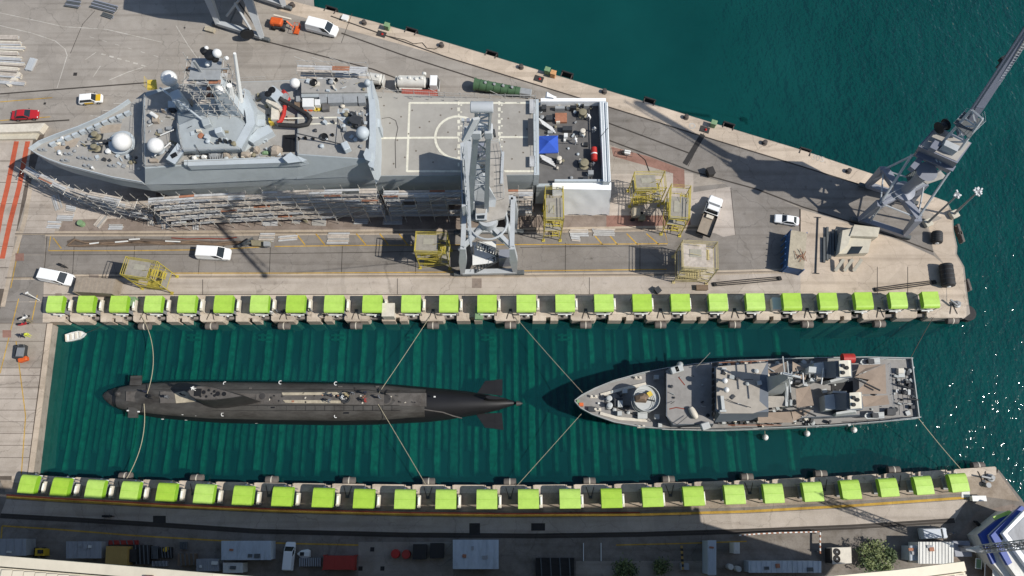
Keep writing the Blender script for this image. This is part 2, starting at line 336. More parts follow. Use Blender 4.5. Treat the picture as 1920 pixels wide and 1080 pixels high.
for i in range(8):
    a, b = 342 + i * 12, 342 + (i + 1) * 12
    mk('slab', MB().prism([W(u, v) for u, v in ((60 - i * 3.2, a + .4), (104, a + .4), (102, b - .4), (57 - i * 3.2, b - .4))], .008, .024), 'slab_tan', end_strip)
for i in range(7):
    a, b = 262 + i * 40, 262 + (i + 1) * 40
    for c, d in ((-90, 0), (0, 34)):
        mk('slab', MB().prism([W(u, v) for u, v in ((c + 1 + 48 * (1 - i / 6.5) - 20, a + .6), (d + 48 * (1 - i / 6.5) - 20, a + .6), (d + 48 * (1 - (i + 1) / 6.5) - 20, b - .6), (c + 1 + 48 * (1 - (i + 1) / 6.5) - 20, b - .6))], .006, .02), 'slab_tan', end_strip)
for uv in ([(31, 265), (14, 350), (2, 400), (-12, 480)], [(52, 265), (36, 350), (18, 420), (4, 485)]):
    struct('orange_marking', MB().path(uv, .035, .85), 'orange_strip')
struct('kerb_line', MB().path([(94, 607), (77, 745), (58, 888)], .03, .8, .12), 'beige')
struct('kerb_line', MB().path([(58, 345), (47, 410), (26, 480), (5, 575)], .03, .75), 'rail_bed')
# paint
def paint(uv, m, wd=.15, z=.027): struct('road_marking', MB().path(uv, z, wd), m)
for uv in ([(0, 191), (98, 183)], [(0, 226), (94, 219)], [(95, 443), (91, 470), (250, 470), (400, 468), (490, 463)], [(100, 446), (115, 466)], [(515, 462), (690, 460), (900, 459), (1100, 458), (1252, 457), (1246, 432)],
           [(320, 512), (560, 512), (860, 510)], [(970, 508), (1250, 505)], [(60, 600), (70, 553)], [(0, 700), (35, 560)], [(30, 640), (48, 780), (40, 890)], [(60, 345), (40, 440), (20, 540)]):
    paint(uv, 'yellow_line', .16)
for a in ((555, 572), (592, 609), (668, 686), (712, 728), (748, 764), (1112, 1130), (1140, 1158), (1175, 1196), (1212, 1236)): paint([(a[0], 438), (a[1], 459)], 'yellow_line', .2)
for uv in ([(0, 24), (120, 50), (200, 55), (303, 79)], [(0, 48), (60, 62), (104, 77), (122, 92), (126, 104), (118, 130), (107, 165)], [(330, 48), (352, 84), (372, 112)], [(205, 150), (240, 135), (275, 124)], [(160, 112), (180, 98)], [(174, 145), (188, 124)]):
    paint(uv, 'white_line', .13)
for i in range(6): paint([(190 + i * 15, 101 + i * 4.2), (198 + i * 15, 103 + i * 4.2)], 'white_line', .26)
for i in range(7): paint([(168 + i * 24, 69 + i * 7), (176 + i * 24, 71 + i * 7)], 'white_line', .1)
for u, v, r in ((141, 139, .55), (84, 194, .35), (346, 52, .25)): struct('manhole_cover', MB().box(W(u, v, .028), (r * 1.2, r * 1.2, .012)), 'tar')
for u, v in ((37, 482), (13, 626)): struct('access_cover', MB().prism([W(u + a, v + b) for a, b in ((-8, -7), (8, -7), (8, 7), (-8, 7))], .02, .034), 'red_paving')
for u, v, a, b in ((110, 553, 6, 3), (176, 522, 9, 7), (894, 531, 9, 9)): struct('access_cover', MB().prism([W(u + x, v + y) for x, y in ((-a, -b), (a, -b), (a, b), (-a, b))], .012, .026), 'brown_bed')
struct('stain', MB().sheet([(125, 452), (140, 446), (142, 451), (260, 447), (330, 450), (470, 453), (475, 460), (300, 460), (160, 464), (128, 463)], .021), 'oil_stain')
# near quay
zone([(u, v + 1) for u, v in FRONT_B] + [(1872, 886), (1912, 940), (1800, 925), (1600, 940), (1400, 951), (1200, 957), (960, 959), (760, 957), (500, 950), (300, 940), (100, 930), (10, 922)], 'brick_apron', .006, 'hoist_floor')
YL = [(12, 932), (100, 938), (300, 949), (500, 958), (760, 965), (960, 967), (1200, 965), (1400, 959), (1600, 948), (1812, 933)]
paint(YL, 'yellow_line', .36, .016); paint([(u, v - 4) for u, v in YL[:7]], 'red_line', .22, .016)
RB = [(0, 967), (130, 974), (300, 984), (480, 996), (760, 1003), (1000, 1005), (1200, 1002), (1400, 996), (1600, 988), (1790, 976)]
zone([(u, v + 4) for u, v in YL] + [(u, v) for u, v in reversed(RB)], 'slab_tan', .009, 'road')
struct('crane_rail', MB().path(RB, .018, .7), 'joint'); mk('rail', MB().path(RB, .02, .09, .05), 'rail', bpy.data.objects['crane_rail'])
paint([(4, 986), (100, 992), (250, 1004), (400, 1013), (540, 1019), (672, 1022)], 'yellow_line', .22, .012); paint([(1155, 1022), (1280, 1019), (1400, 1015)], 'yellow_line', .18, .012)
paint([(4, 986), (2, 1010)], 'yellow_line', .22, .012)
for u, v, a, b in ((299, 974, 12, 7), (890, 992, 10, 11), (1009, 988, 13, 7)): struct('access_cover', MB().prism([W(u + x, v + y) for x, y in ((-a, -b), (a, -b), (a, b), (-a, b))], .012, .026), 'tar')
zone([(1770, 1040), (1830, 960), (1900, 945), (1945, 985), (2100, 1090), (1900, 1200), (1700, 1100)], 'brown_bed', .006)
zone([(672, 1016), (850, 1016), (850, 1110), (672, 1110)], 'concrete', .010); zone([(1080, 1052), (1340, 1052), (1340, 1110), (1080, 1110)], 'concrete', .010)
# ------------------------------------------------------------------ rows of hoist bays
TC = [100, 158, 220, 285, 348, 417, 485, 553, 625, 697, 770, 841, 913, 987, 1060, 1133, 1205, 1277, 1348, 1418, 1487, 1555, 1622, 1687, 1748]
BC = [51, 112, 177, 243, 311, 382, 455, 529, 605, 682, 759, 836, 913, 991, 1069, 1147, 1224, 1301, 1378, 1451, 1525, 1596, 1667, 1733, 1799]
BV = [(51, 907), (112, 912), (177, 916), (243, 919), (311, 922), (382, 925), (455, 928), (529, 930), (605, 932), (682, 934), (759, 935), (913, 935), (1069, 934), (1147, 933), (1224, 931), (1301, 929), (1378, 926), (1451, 924), (1525, 921), (1596, 917), (1667, 913), (1733, 909), (1799, 904)]
TV = [(100, 569), (700, 568.5), (960, 568), (1300, 566), (1555, 564), (1748, 561)]
ROOFZ = 2.9
def base_uv(u, v, z=ROOFZ):
    k = 1 - z / CAMH
    return 960 + (u - 960) * k, 992 + (v - 992) * k
mat('crossbeam', 0x8f8880, .8, .2, 1.5, grime=.5)
# piers of the far quay: between each two canopies, standing out into the water
TB = [base_uv(u, lerp(TV, u))[0] for u in TC]
edges = [TB[0] - 34] + [(a + b) / 2 for a, b in zip(TB, TB[1:])] + [TB[-1] + 40]
for i, c in enumerate(edges):
    if i == 0: a, b = 66, TB[0] + 1
    elif i == len(edges) - 1: a, b = TB[-1] + 9, 1812
    else: a, b = TB[i - 1] + 13 * (edges[i] - TB[i - 1]) / 36.3, TB[i] - 11 * (TB[i] - edges[i]) / 36.3
    fv = lambda u: lerp(FRONT_T, u)
    d = 24.5 if i < 24 else 23
    if i and i % 2 == 0 and i < 24:
        s1, s2 = a + (b - a) * .52, a + (b - a) * .70
        pts = [(a, fv(a) - 6), (a, fv(a) + d), (s1, fv(a) + d), (s1, fv(a) + d - 7), (s2, fv(a) + d - 7), (s2, fv(a) + d), (b, fv(b) + d), (b, fv(b) - 6)]
    else: pts = [(a, fv(a) - 6), (a, fv(a) + d - 3), (a + 3, fv(a) + d), (b - 3, fv(b) + d), (b, fv(b) + d - 3), (b, fv(b) - 6)]
    mk('pier', MB().prism([W(u, v) for u, v in pts], -13, .016 + .002 * (i % 3)), 'pier', quay)
    if i < 24:
        g0, g1 = b, (TB[i] + 13 * (edges[i + 1] - TB[i]) / 36.3 if i < 23 else TB[-1] + 9)
        if i == 0: g0 = TB[0] + 1
        mk('crossbeam', MB().prism([W(u, v, -.5) for u, v in ((g0 - 1, fv(g0) + 15), (g1 + 1, fv(g1) + 15), (g1 + 1, fv(g1) + 20), (g0 - 1, fv(g0) + 20))], -1.3, -.5), 'crossbeam', quay)
        mk('rope_block', MB().box(W((g0 + g1) / 2 - 3, fv(g0) + 17, -.35), (.22, .3, .3)), 'tar', quay)
BB = [base_uv(u, lerp(BV, u)) for u in BC]
bx = [b[0] for b in BB]
be = [bx[0] - 24] + [(a + b) / 2 for a, b in zip(bx, bx[1:])] + [bx[-1] + 40]
for i, c in enumerate(be):
    a = 22 if i == 0 else bx[i - 1] + 9 * (be[i] - bx[i - 1]) / 36
    b = 1868 if i == 25 else bx[i] - 3 * (bx[i] - be[i]) / 36
    fv = lambda u: lerp(FRONT_B, u)
    mk('pier', MB().prism([W(u, v) for u, v in ((a, fv(a) + 4), (a, fv(a) - 9), (a + 3, fv(a) - 11.5), (b - 3, fv(b) - 11.5), (b, fv(b) - 9), (b, fv(b) + 4))], -13, .016 + .002 * (i % 3)), 'pier', quay_near)
    if i < 25:
        g1 = bx[i] + 9 * (be[i + 1] - bx[i]) / 36
        mk('crossbeam', MB().prism([W(u, v, -.25) for u, v in ((b - 1, fv(b) - 8.5), (g1 + 1, fv(g1) - 8.5), (g1 + 1, fv(g1) - .5), (b - 1, fv(b) - .5))], -1.3, -.25), 'pier', quay_near)
        for e in (a, b):
            if 0 < i < 25: mk('rim', MB().prism([W(u, v, .10) for u, v in ((e - (2 if e == b else 0), fv(e) - 11), (e + (2 if e == a else 0), fv(e) - 11), (e + (2 if e == a else 0), fv(e) + 2), (e - (2 if e == b else 0), fv(e) + 2))], .01, .12), 'rail_bed', quay_near)
# ------------------------------------------------------------------ ship-lift platform under the water
def beam_mat(name, h):
    m = bpy.data.materials.new(name); m.use_nodes = True; t = m.node_tree; n = t.nodes; L = t.links; p = n['Principled BSDF']; p.inputs['Roughness'].default_value = .9
    at = n.new('ShaderNodeAttribute'); at.attribute_name = 'edge_fade'; pos = n.new('ShaderNodeNewGeometry').outputs['Position']
    a = n.new('ShaderNodeTexNoise'); a.inputs['Scale'].default_value = .9; a.inputs['Detail'].default_value = 7; a.inputs['Roughness'].default_value = .7; L.new(pos, a.inputs['Vector'])
    c = srgb(h, .8); r = n.new('ShaderNodeValToRGB'); r.color_ramp.elements[0].position = .28; r.color_ramp.elements[1].position = .68; r.color_ramp.elements[0].color = tuple(x * .35 for x in c[:3]) + (1,); r.color_ramp.elements[1].color = tuple(x * 1.15 for x in c[:3]) + (1,); L.new(a.outputs['Fac'], r.inputs[0])
    x = n.new('ShaderNodeMix'); x.data_type = 'RGBA'; L.new(at.outputs['Fac'], x.inputs['Factor']); x.inputs['A'].default_value = srgb(0x064548, .8); L.new(r.outputs[0], x.inputs['B']); L.new(x.outputs['Result'], p.inputs['Base Color']); MATS[name] = m
beam_mat('lift_beam', 0x45c09c); beam_mat('lift_beam_dull', 0x2f967d)
def fade_edges(o):
    me = o.data; nv = len(me.vertices); at = me.attributes.new('edge_fade', 'FLOAT', 'POINT')
    at.data.foreach_set('value', [0.0 if (k % 4 in (0, 3) or k < 4 or k >= nv - 12) else 1.0 for k in range(nv)]); return o  # edges fade to the deck colour, standing in for blur through water
mat('lift_deck_pale', 0x1f8a72, .9, .3, 1, k=.8); mat('lift_deck', 0x064548, .9, .3, .2, k=.8)
ZP = -5.2
lift = thing('lift_platform', 'submerged ship-lift platform of pale beams seen through the basin water', 'platform', W(700, 750, ZP))
mk('platform_deck', MB().prism([W(u, v, ZP - .8) for u, v in ((88, 600), (1500, 600), (1500, 905), (60, 905))], ZP - 1.4, ZP - .8), 'lift_deck', lift)
def ragged(a, b, c, d, vt, vb, zt, n=18):
    """a beam from (a..b, vt) to (d..c, vb) whose edges wander to imitate refraction through the water"""
    Lf, Rt = [], []
    for i in range(n + 1):
        t = i / n; v = vt + (vb - vt) * t; Lf.append(W(a + (d - a) * t + rnd.uniform(-.9, .9), v, ZP)); Rt.append(W(b + (c - b) * t + rnd.uniform(-.9, .9), v, ZP))
    up = Vector((0, 0, zt - ZP)); mb = MB(); ex = Vector((.30, 0, -.75))
    ringz = [[p + Vector((-.30, 0, -.75)), p + up + Vector((.16, 0, 0)), q_ + up - Vector((.16, 0, 0)), q_ + ex] for p, q_ in zip(Lf, Rt)]
    return mb.loft(ringz)

for i in range(20):
    u0 = TB[i]; p = (TB[i + 1] - TB[i])
    w0 = BB[i][0]; pb = (BB[i + 1][0] - BB[i][0])
    for k, (off, wd) in enumerate(((.12, .17), (.32, .08), (.70, .12))):
        wd *= rnd.uniform(.75, 1.2); off += rnd.uniform(-.015, .015)
        vt, vb = 614, 893
        a, b = u0 + p * (off - wd / 2), u0 + p * (off + wd / 2); c, d = w0 + pb * (off + wd / 2) , w0 + pb * (off - wd / 2)
        dz = rnd.uniform(-.35, .1) - (.012 * (i - 12) ** 2 if i > 12 else 0)
        fade_edges(mk('beam', ragged(a, b, c, d, vt + rnd.uniform(-3, 3), vb, ZP + dz), ('lift_beam', 'lift_beam_dull')[(i * 3 + k) % 4 == 1 or k == 1], lift, fix=False))
    if i < 17:
        for off in (.51, .90):
            wd = .10
            f = lambda o, v: (u0 + p * o) + ((w0 + pb * o) - (u0 + p * o)) * (v - 614) / 279
            vt, vb = 682 + rnd.uniform(-4, 4), 846 + rnd.uniform(-4, 4)
            fade_edges(mk('plank', ragged(f(off - wd / 2, vt), f(off + wd / 2, vt), f(off + wd / 2, vb), f(off - wd / 2, vb), vt, vb, ZP - .25 + rnd.uniform(-.1, .1), 11), 'lift_beam_dull', lift, fix=False))
    if 3 < i < 15 and i % 2 == 0:
        mk('cradle_stop', MB().beam(W(u0 - 12, 629, ZP), W(u0 + 12, 629, ZP), .3).beam(W(u0 - 12, 637, ZP), W(u0 + 12, 637, ZP), .3).beam(W(u0 - 4, 626, ZP), W(u0 - 4, 640, ZP), .4), 'lift_deck_pale', lift)
# ------------------------------------------------------------------ hoist canopies
mat('lime', 0xb0d84e, .5, .10, 1.6, k=.95, grime=.28, rand=.13); mat('lime_end', 0x8cc02e, .5, .08, .8)
mat('cream', 0xd8d0c0, .6, .12, 2, grime=.3); mat('grey_steel', 0x8f9192, .5, .15, 2, metal=.2); mat('black_rubber', 0x2e2d2d, .75, .3, 2); mat('white_paint', 0xe6e6e2, .4, .05, 2)
mat('dark_steel', 0x3b3d40, .55, .2, 2); mat('fender_top', 0x6d6660, .8, .25, 1.5, grime=.5); mat('rope', 0xb0a78e, .9, .15, 3); mat('chain', 0x4a3f38, .8, .2, 3)
def canopy_proto(mir):
    root = thing('hoist_canopy', 'x', 'canopy', group='lime canopies over the lift hoists')
    wd, y1, y0 = 3.05, 1.42, -1.35
    prof = [(y1 + .06, ROOFZ - .16), (y1, ROOFZ), (.2, ROOFZ + .05), (y0 + .55, ROOFZ), (y0 + .28, ROOFZ - .08), (y0 + .1, ROOFZ - .22), (y0, ROOFZ - .42), (y0 - .01, ROOFZ - .6)]
    mb = MB(); n = len(prof)
    for t in (0, .07):
        pass
    outer = [[(x, y, z) for y, z in prof] for x in (-wd / 2, wd / 2)]
    inner = [[(x * .985, y * .97, z - .07) for y, z in prof] for x in (-wd / 2, wd / 2)]
    vs = outer[0] + outer[1] + inner[0] + inner[1]; fs = []
    for i in range(n - 1): fs += [(i, i + 1, n + i + 1, n + i), (2 * n + i, 3 * n + i, 3 * n + i + 1, 2 * n + i + 1), (i, 2 * n + i, 2 * n + i + 1, i + 1), (n + i, n + i + 1, 3 * n + i + 1, 3 * n + i)]
    fs += [(0, n, 3 * n, 2 * n), (n - 1, 2 * n + n - 1, 4 * n - 1, 2 * n - 1)]
    mk('roof', mb.add(vs, fs), 'lime', root)
    for x in (-wd / 2 + .06, wd / 2 - .06):
        e = [(y * .985, z - .02) for y, z in prof] + [(y0 + .1, ROOFZ - 1.1), (y1 - .1, ROOFZ - 1.1)]
        mk('end_panel', MB().loft([[(x + k, y, z) for y, z in e] for k in (-.03, .03)]), 'lime_end', root)
        for y in (y0 + .2, y1 - .15): mk('post', MB().box((x, y, .9), (.12, .12, 1.75)), 'grey_steel', root)
    s = -1 if mir else 1
    mk('seam', MB().box((0, .1, ROOFZ + .045), (wd - .1, .035, .02)), 'lime_end', root)
    mk('winch_drum', MB().lathe((-.9, -.1, .95), [(.75, 0), (.75, .08), (.5, .1), (.5, 1.6), (.75, 1.62), (.75, 1.7)], 14, (1, 0, 0)), 'grey_steel', root)
    mk('winch_base', MB().box((0, 0, .15), (2.6, 1.8, .3)), 'grey_steel', root)
    mk('front_beam', MB().box((0, y0 - .02, 1.15), (2.2, .16, .22)).box((.3, y0 - .1, 1.0), (.3, .4, .18)), 'white_paint', root)
    mh = mk('motor_housing', MB().box((s * (wd / 2 + .33), .35, .62), (.5, 1.9, 1.2), bev=.06), 'cream', root)
    mk('motor', MB().lathe((s * (wd / 2 + .33), -.3, 1.34), [(.05, 0), (.2, .02), (.2, 1.0), (.14, 1.02), (.14, 1.15)], 10, (0, 1, 0)), 'white_paint', mh)
    return root
protos = {False: canopy_proto(False), True: canopy_proto(True)}
ENDN = lambda i: (ORD[i] + ' from the closed end of the basin' if i < 13 else ORD[24 - i] + ' from the seaward end') 
for row, cs, vv, mir in (('far', TC, TV, False), ('near', BC, BV, True)):
    for i, u in enumerate(cs):
        v = lerp(vv, u); bu, bv = base_uv(u, v); o = protos[mir] if i == 0 else clone(protos[mir])
        p = (cs[min(i + 1, 24)] - cs[max(i - 1, 0)]) / (2 if 0 < i < 24 else 1); k = p / (72.6 if not mir else 77.7)
        sl_ = (W(u + 5, lerp(vv, u + 5), 0) - W(u - 5, lerp(vv, u - 5), 0)); a = math.atan2(sl_.y, sl_.x)
        put(o, W(bu, bv), a + (math.pi if mir else 0), (k, 1.0 if .9 < k else .95, 1.0))
        o['label'] = ('lime green hoist canopy on the crane-side quay, ' if not mir else 'lime green hoist canopy on the hall-side quay, ') + ENDN(i)
# small things standing between the canopies
def simple(name, label, cat, mb, m, group=None): return tag(mk(name, mb, m), label, cat, group)
# ------------------------------------------------------------------ rubber fenders hung from the piers
def fender(u, v, side, label, k=1.0):
    c = W(u, v, -.75); f = thing('quay_fender', label, 'fender', c, 'cylinder fenders hung along the basin')
    mk('drum', MB().lathe(c - Vector((.95 * k, 0, 0)), [(.3, 0), (.55, .05), (.58, .15), (.58, 1.75 * k), (.55, 1.85 * k), (.3, 1.9 * k)], 14, (1, 0, 0)), 'fender_top', f)
    mk('belt', MB().lathe(c - Vector((.08, 0, 0)), [(.61, 0), (.61, .16)], 14, (1, 0, 0)), 'cream', f)
    for s in (-1, 1): mk('chain', MB().tube([c + Vector((s * .9 * k, 0, .1)), c + Vector((s * .55 * k, side * 1.0, .86)), c + Vector((s * .18, side * 2.2, .83))], .05, 5), 'chain', f)
    mk('anchor_plate', MB().box(c + Vector((0, side * 2.35, .82)), (.5, .4, .12)), 'dark_steel', f)
FT = [272, 397, 533, 668, 812, 957, 1098, 1238, 1377, 1513, 1648, 1785]
FB = [236, 370, 510, 655, 804, 956, 1105, 1253, 1400, 1538, 1675, 1833]
for i, u in enumerate(FT): fender(u, lerp(FRONT_T, u) + 33 - (5 if i == 11 else 0), 1, f'dark cylinder fender on the crane-side basin wall, {ORD[i]} from the closed end')
for i, u in enumerate(FB): fender(u, lerp(FRONT_B, u) - 17 + (2 if i == 11 else 0), -1, f'dark cylinder fender on the hall-side basin wall, {ORD[i]} from the closed end')
# ------------------------------------------------------------------ outer edge of the far quay: bollards, fender frames, service pits
mat('bollard_iron', 0x524b46, .7, .3, 3, grime=.4); mat('box_green', 0x7f9c74, .6, .2, 2); mat('box_orange', 0xcf9d6b, .6, .2, 2); mat('pit', 0x3c3a39, .8, .2, 2)
def bollard(u, v, label):
    c = W(u, v); b = thing('mooring_bollard', label, 'bollard', c, 'bollards along the outer quay edge')
    mk('foot', MB().lathe(c, [(.5, .012), (.5, .1), (.36, .14)], 12), 'bollard_iron', b)
    mk('head', MB().lathe(c, [(.24, .12), (.22, .42), (.40, .55), (.40, .68), (.2, .76)], 12), 'bollard_iron', b)
for i, (u, v) in enumerate([(549, 11), (683, 44), (828, 86), (977, 127), (1133, 173), (1286, 221), (1433, 269), (1590, 322)]): bollard(u, v, f'rusty mooring bollard on the beige outer quay edge, {ORD[i]} counting towards the quay tip')
for i, (u, v) in enumerate([(622, 20), (772, 60), (922, 103), (1063, 142), (1217, 191), (1365, 237), (1508, 285)]):
    c, a, L = along(u - 11, v - 3.4, u + 11, v + 3.4, -.6); m = Matrix.Rotation(a, 3, 'Z')
    f = thing('edge_fender', f'dark steel fender frame hanging on the outer quay wall, {ORD[i]} counting towards the quay tip', 'fender', c, 'fender frames on the outer quay wall')
    mk('pad', MB().box(c + m @ Vector((0, .25, 0)), (L, .3, 1.6), a, .08), 'black_rubber', f)
    for s in (-.42, .42): mk('arm', MB().beam(c + m @ Vector((s * L, .2, .5)), c + m @ Vector((s * L, -.9, .66)), .16), 'bollard_iron', f)
def pit(u, v, label):
    a = along(u - 8, v - 2.4, u + 8, v + 2.4); p = thing('service_pit', label, 'pit', a[0], 'service pits in the outer quay edge')
    m = Matrix.Rotation(a[1], 3, 'Z')
    mk('frame', MB().box(a[0] + Vector((0, 0, .02)), (1.7, 1.2, .05), a[1]), 'rail', p); mk('opening', MB().box(a[0] + Vector((0, 0, .035)), (1.45, .95, .04), a[1]), 'pit', p)
    mk('valve', MB().lathe(a[0] + m @ Vector((.2, 0, .05)), [(.22, 0), (.22, .12), (.1, .15), (.08, .3)], 8), 'red_paint', p)
mat('red_paint', 0xb5332c, .45, .15, 2); mat('fender_orange', 0xd96a34, .6, .15, 2)
pit(715, 64, 'open service pit at the quay edge above the tank trucks'); pit(1010, 148, 'open service pit at the quay edge beside the green and orange cabinets'); pit(1321, 243, 'open service pit at the quay edge by the drain channel')
def cabinet(u, v, m, label, sz=(.9, .8, 1.2)):
    a = along(u - 8, v - 2.4, u + 8, v + 2.4); p = thing('service_cabinet', label, 'cabinet', a[0], 'cabinets on the outer quay edge')
    mk('body', MB().box(a[0] + Vector((0, 0, sz[2] / 2 + .01)), sz, a[1], .05), m, p); mk('lid', MB().box(a[0] + Vector((0, 0, sz[2] + .05)), (sz[0] + .1, sz[1] + .1, .07), a[1]), m, p)
    mk('door', MB().box(a[0] + Matrix.Rotation(a[1], 3, 'Z') @ Vector((0, -sz[1] / 2 - .015, sz[2] / 2)), (sz[0] * .8, .03, sz[2] * .8), a[1]), m, p)
cabinet(727, 54, 'box_green', 'pale green service cabinet on the outer quay above the tank trucks'); cabinet(1026, 137, 'box_green', 'pale green service cabinet beside an orange one on the outer quay')
cabinet(1037, 143, 'box_orange', 'pale orange service cabinet beside a green one on the outer quay'); cabinet(1336, 236, 'box_green', 'pale green service cabinet on the quay edge near the drain channel')
cabinet(648, 36, 'white_paint', 'white hatch box on the outer quay above the white van', (1.1, 1.0, .5))
def hose(pts, r, m, label, name='hose', cat='hose'):
    return simple(name, label, cat, MB().tube([W(*p) for p in pts], r, 6), m)
hose([(730, 68, .08), (760, 75, .08), (775, 82, .08), (792, 80, .08), (800, 90, .08), (815, 92, .08), (828, 86, .08)], .06, 'tar', 'thin black hose snaking along the outer quay above the tank trucks')
hose([(1196, 288, .1), (1210, 300, .08), (1218, 322, .08)], .05, 'tar', 'short black cable trailing from the small generator')
# pale lettering and a round mark painted on the outer edge
def paint_text(s, u, v, z, size, ang, m, parent=None, name='lettering'):
    c = bpy.data.curves.new(name, 'FONT'); c.body = s; c.size = size; c.align_x = 'CENTER'; c.align_y = 'CENTER'; c.extrude = .004; c.materials.append(MATS[m])
    t_ = bpy.data.objects.new(name + '_curve', c); COL.objects.link(t_); bpy.context.view_layer.update()
    me = bpy.data.meshes.new_from_object(t_.evaluated_get(bpy.context.evaluated_depsgraph_get())); bpy.data.objects.remove(t_)
    me.materials.clear(); me.materials.append(MATS[m]); o = bpy.data.objects.new(name, me); COL.objects.link(o); p = W(u, v, z) if not isinstance(u, Vector) else u
    if parent: o.parent = parent; p = p - ORG[parent.name]
    o.location = p; o.rotation_euler = (0, 0, ang); return o
tag(paint_text('305', 1534, 297, .03, 1.5, R(-18), 'white_line', None, 'painted_number'), kind='structure')
ring = MB()
for k in range(16): ring.add([W(1298, 236, .03) + Vector((math.cos(a) * r, math.sin(a) * r, 0)) for a, r in ((k * math.pi / 8, .35), (k * math.pi / 8, .6), ((k + 1) * math.pi / 8, .6), ((k + 1) * math.pi / 8, .35))], [(0, 1, 2, 3)])
struct('painted_circle', ring, 'white_line')
# ------------------------------------------------------------------ patrol ship on the hard, wrapped in scaffolding
mat('hull_grey', 0xa9b0b2, .5, .07, .6, grime=.18); mat('hull_light', 0xbac2c6, .5, .06, .8, grime=.12); mat('deck_grey', 0xa09d97, .75, .1, 1.2, grime=.25)
mat('flight_deck', 0xa5a199, .8, .08, .5, grime=.3); mat('dark_deck', 0x676563, .8, .15, .8, grime=.35); mat('bottom_red', 0x6e352d, .7, .2, 1); mat('radome', 0xe3e3e0, .4, .03, 1)
mat('tarp_white', 0xf2f3f3, .55, .04, .8, k=1.0); mat('blue_awning', 0x2d55b8, .55, .12, 1); mat('hatch_dark', 0x23262a, .6, .2, 2); mat('tan_cover', 0xa5998a, .85, .15, 1.5)
mat('mark_white', 0xe0dcca, .7, .12, 2, grime=.3); mat('scaffold', 0xc9c6bf, .45, .15, 3, metal=.4); mat('plank_wood', 0xc0b6aa, .85, .2, 2, grime=.5); mat('plank_metal', 0xbdbebe, .6, .15, 2, grime=.4); mat('plank_rust', 0xa8745a, .8, .2, 2, grime=.3)
mat('olive', 0x8a836c, .7, .2, 2); mat('vent_black', 0x17181a, .6, .2, 2); mat('deck_box', 0x9a9d9e, .6, .12, 2, grime=.2); mat('brown_cover', 0x7d6a58, .85, .2, 1.5)
ZD = 12.0
near_side = [(60, 283), (74, 292), (95, 302), (125, 313), (165, 323), (215, 336), (272, 346), (350, 342), (480, 336), (600, 332), (700, 330), (850, 329), (1006, 328)]
far_side = [(60, 283), (78, 270), (110, 257), (150, 243), (190, 226), (222, 208), (246, 192), (275, 172), (330, 160), (420, 156), (560, 158), (700, 172), (850, 182), (1006, 186)]
ship = thing('patrol_ship', 'long grey patrol ship on the hard, wrapped in scaffolding', 'ship', W(560, 330, 0))
def ring(z, kx, ky, rake):
    a = [W(u, v, ZD) for u, v in near_side]; b = [W(u, v, ZD) for u, v in far_side]; a0, a1 = a[0], (a[-1] + b[-1]) / 2
    outp = []
    for p in a + b[::-1][:-1]:
        t = (p.x - a0.x) / (a1.x - a0.x); yc = a0.y + (a1.y - a0.y) * min(t / .3, 1) * .35 + (a1.y - a0.y) * t * .65
        g = min(1, max(0, t) / .35); f = ky + (1 - ky) * 0; q = f + (kx - f) * (1 - g) ** 1.3
        outp.append(Vector((p.x + rake * (1 - min(1, t / .25)), yc + (p.y - yc) * q, z)))
    return outp
r3 = ring(ZD - .02, 1, 1, 0); r2 = ring(6.5, .42, .97, 4.0); r1 = ring(4.4, .3, .93, 5.0); r0 = ring(1.2, .1, .45, 7.5)
r25 = ring(ZD - 2.3, 1.0, 1.0, .1)
mk('hull', MB().loft([r1, r2, r25, r3], smooth=False), 'hull_grey', ship)
mk('hull_bottom', MB().loft([r0, [p - Vector((0, 0, .01)) for p in r1]]), 'bottom_red', ship)
# weather deck forward and flight deck aft
fd = MB().px([(700, 172), (850, 182), (1006, 186), (1006, 327), (850, 328), (700, 329)], ZD + .03, ZD - .3); flight = mk('flight_deck', fd, 'flight_deck', ship)
fc = [(u, v) for u, v in near_side[:7]] + [(272, 172)] + [(u, v) for u, v in far_side[6:0:-1]]
foc = mk('forecastle_deck', MB().px(fc, ZD + .05, ZD - .3), 'deck_grey', ship)
bw = MB()
for side in (near_side[:7], far_side[:7]):
    P = [W(u, v, ZD) for u, v in side]
    for a, b in zip(P, P[1:]): bw.beam(a + Vector((0, 0, .45)), b + Vector((0, 0, .45)), .12, .95)
mk('bulwark', bw, 'hull_light', ship)
LN = [0]
def line(uv, z, wd, m='mark_white', par=None):
    LN[0] += 1; return mk('deck_marking', MB().path(uv, z + .0012 * (LN[0] % 23), wd), m, par or flight)
zf = ZD + .045
for uv in ([(768, 193), (1004, 193)], [(768, 192), (763, 322)], [(763, 321), (1004, 321)], [(1002, 193), (1003, 321)], [(700, 259), (816, 258), (860, 258)], [(936, 257), (1002, 257)]): line(uv, zf, .34)
ci = [(859 + 43 * math.cos(a), 258 + 40 * math.sin(a)) for a in [math.pi * (.5 + k / 14) for k in range(15)]]; line(ci, zf, .38)
line([(859 + 43 * math.cos(a), 258 + 40 * math.sin(a)) for a in [math.pi * (-.5 + k / 8) for k in range(5)]], zf, .38)
for u in (860, 936):
    for k in range(11): line([(u, 190 + k * 11.5), (u, 197 + k * 11.5)], zf + .003, .45 if k % 2 else .28)
    for k in range(8): line([(u + 3, 197 + k * 13), (u + 6.5, 197 + k * 13)], zf + .003, .25)
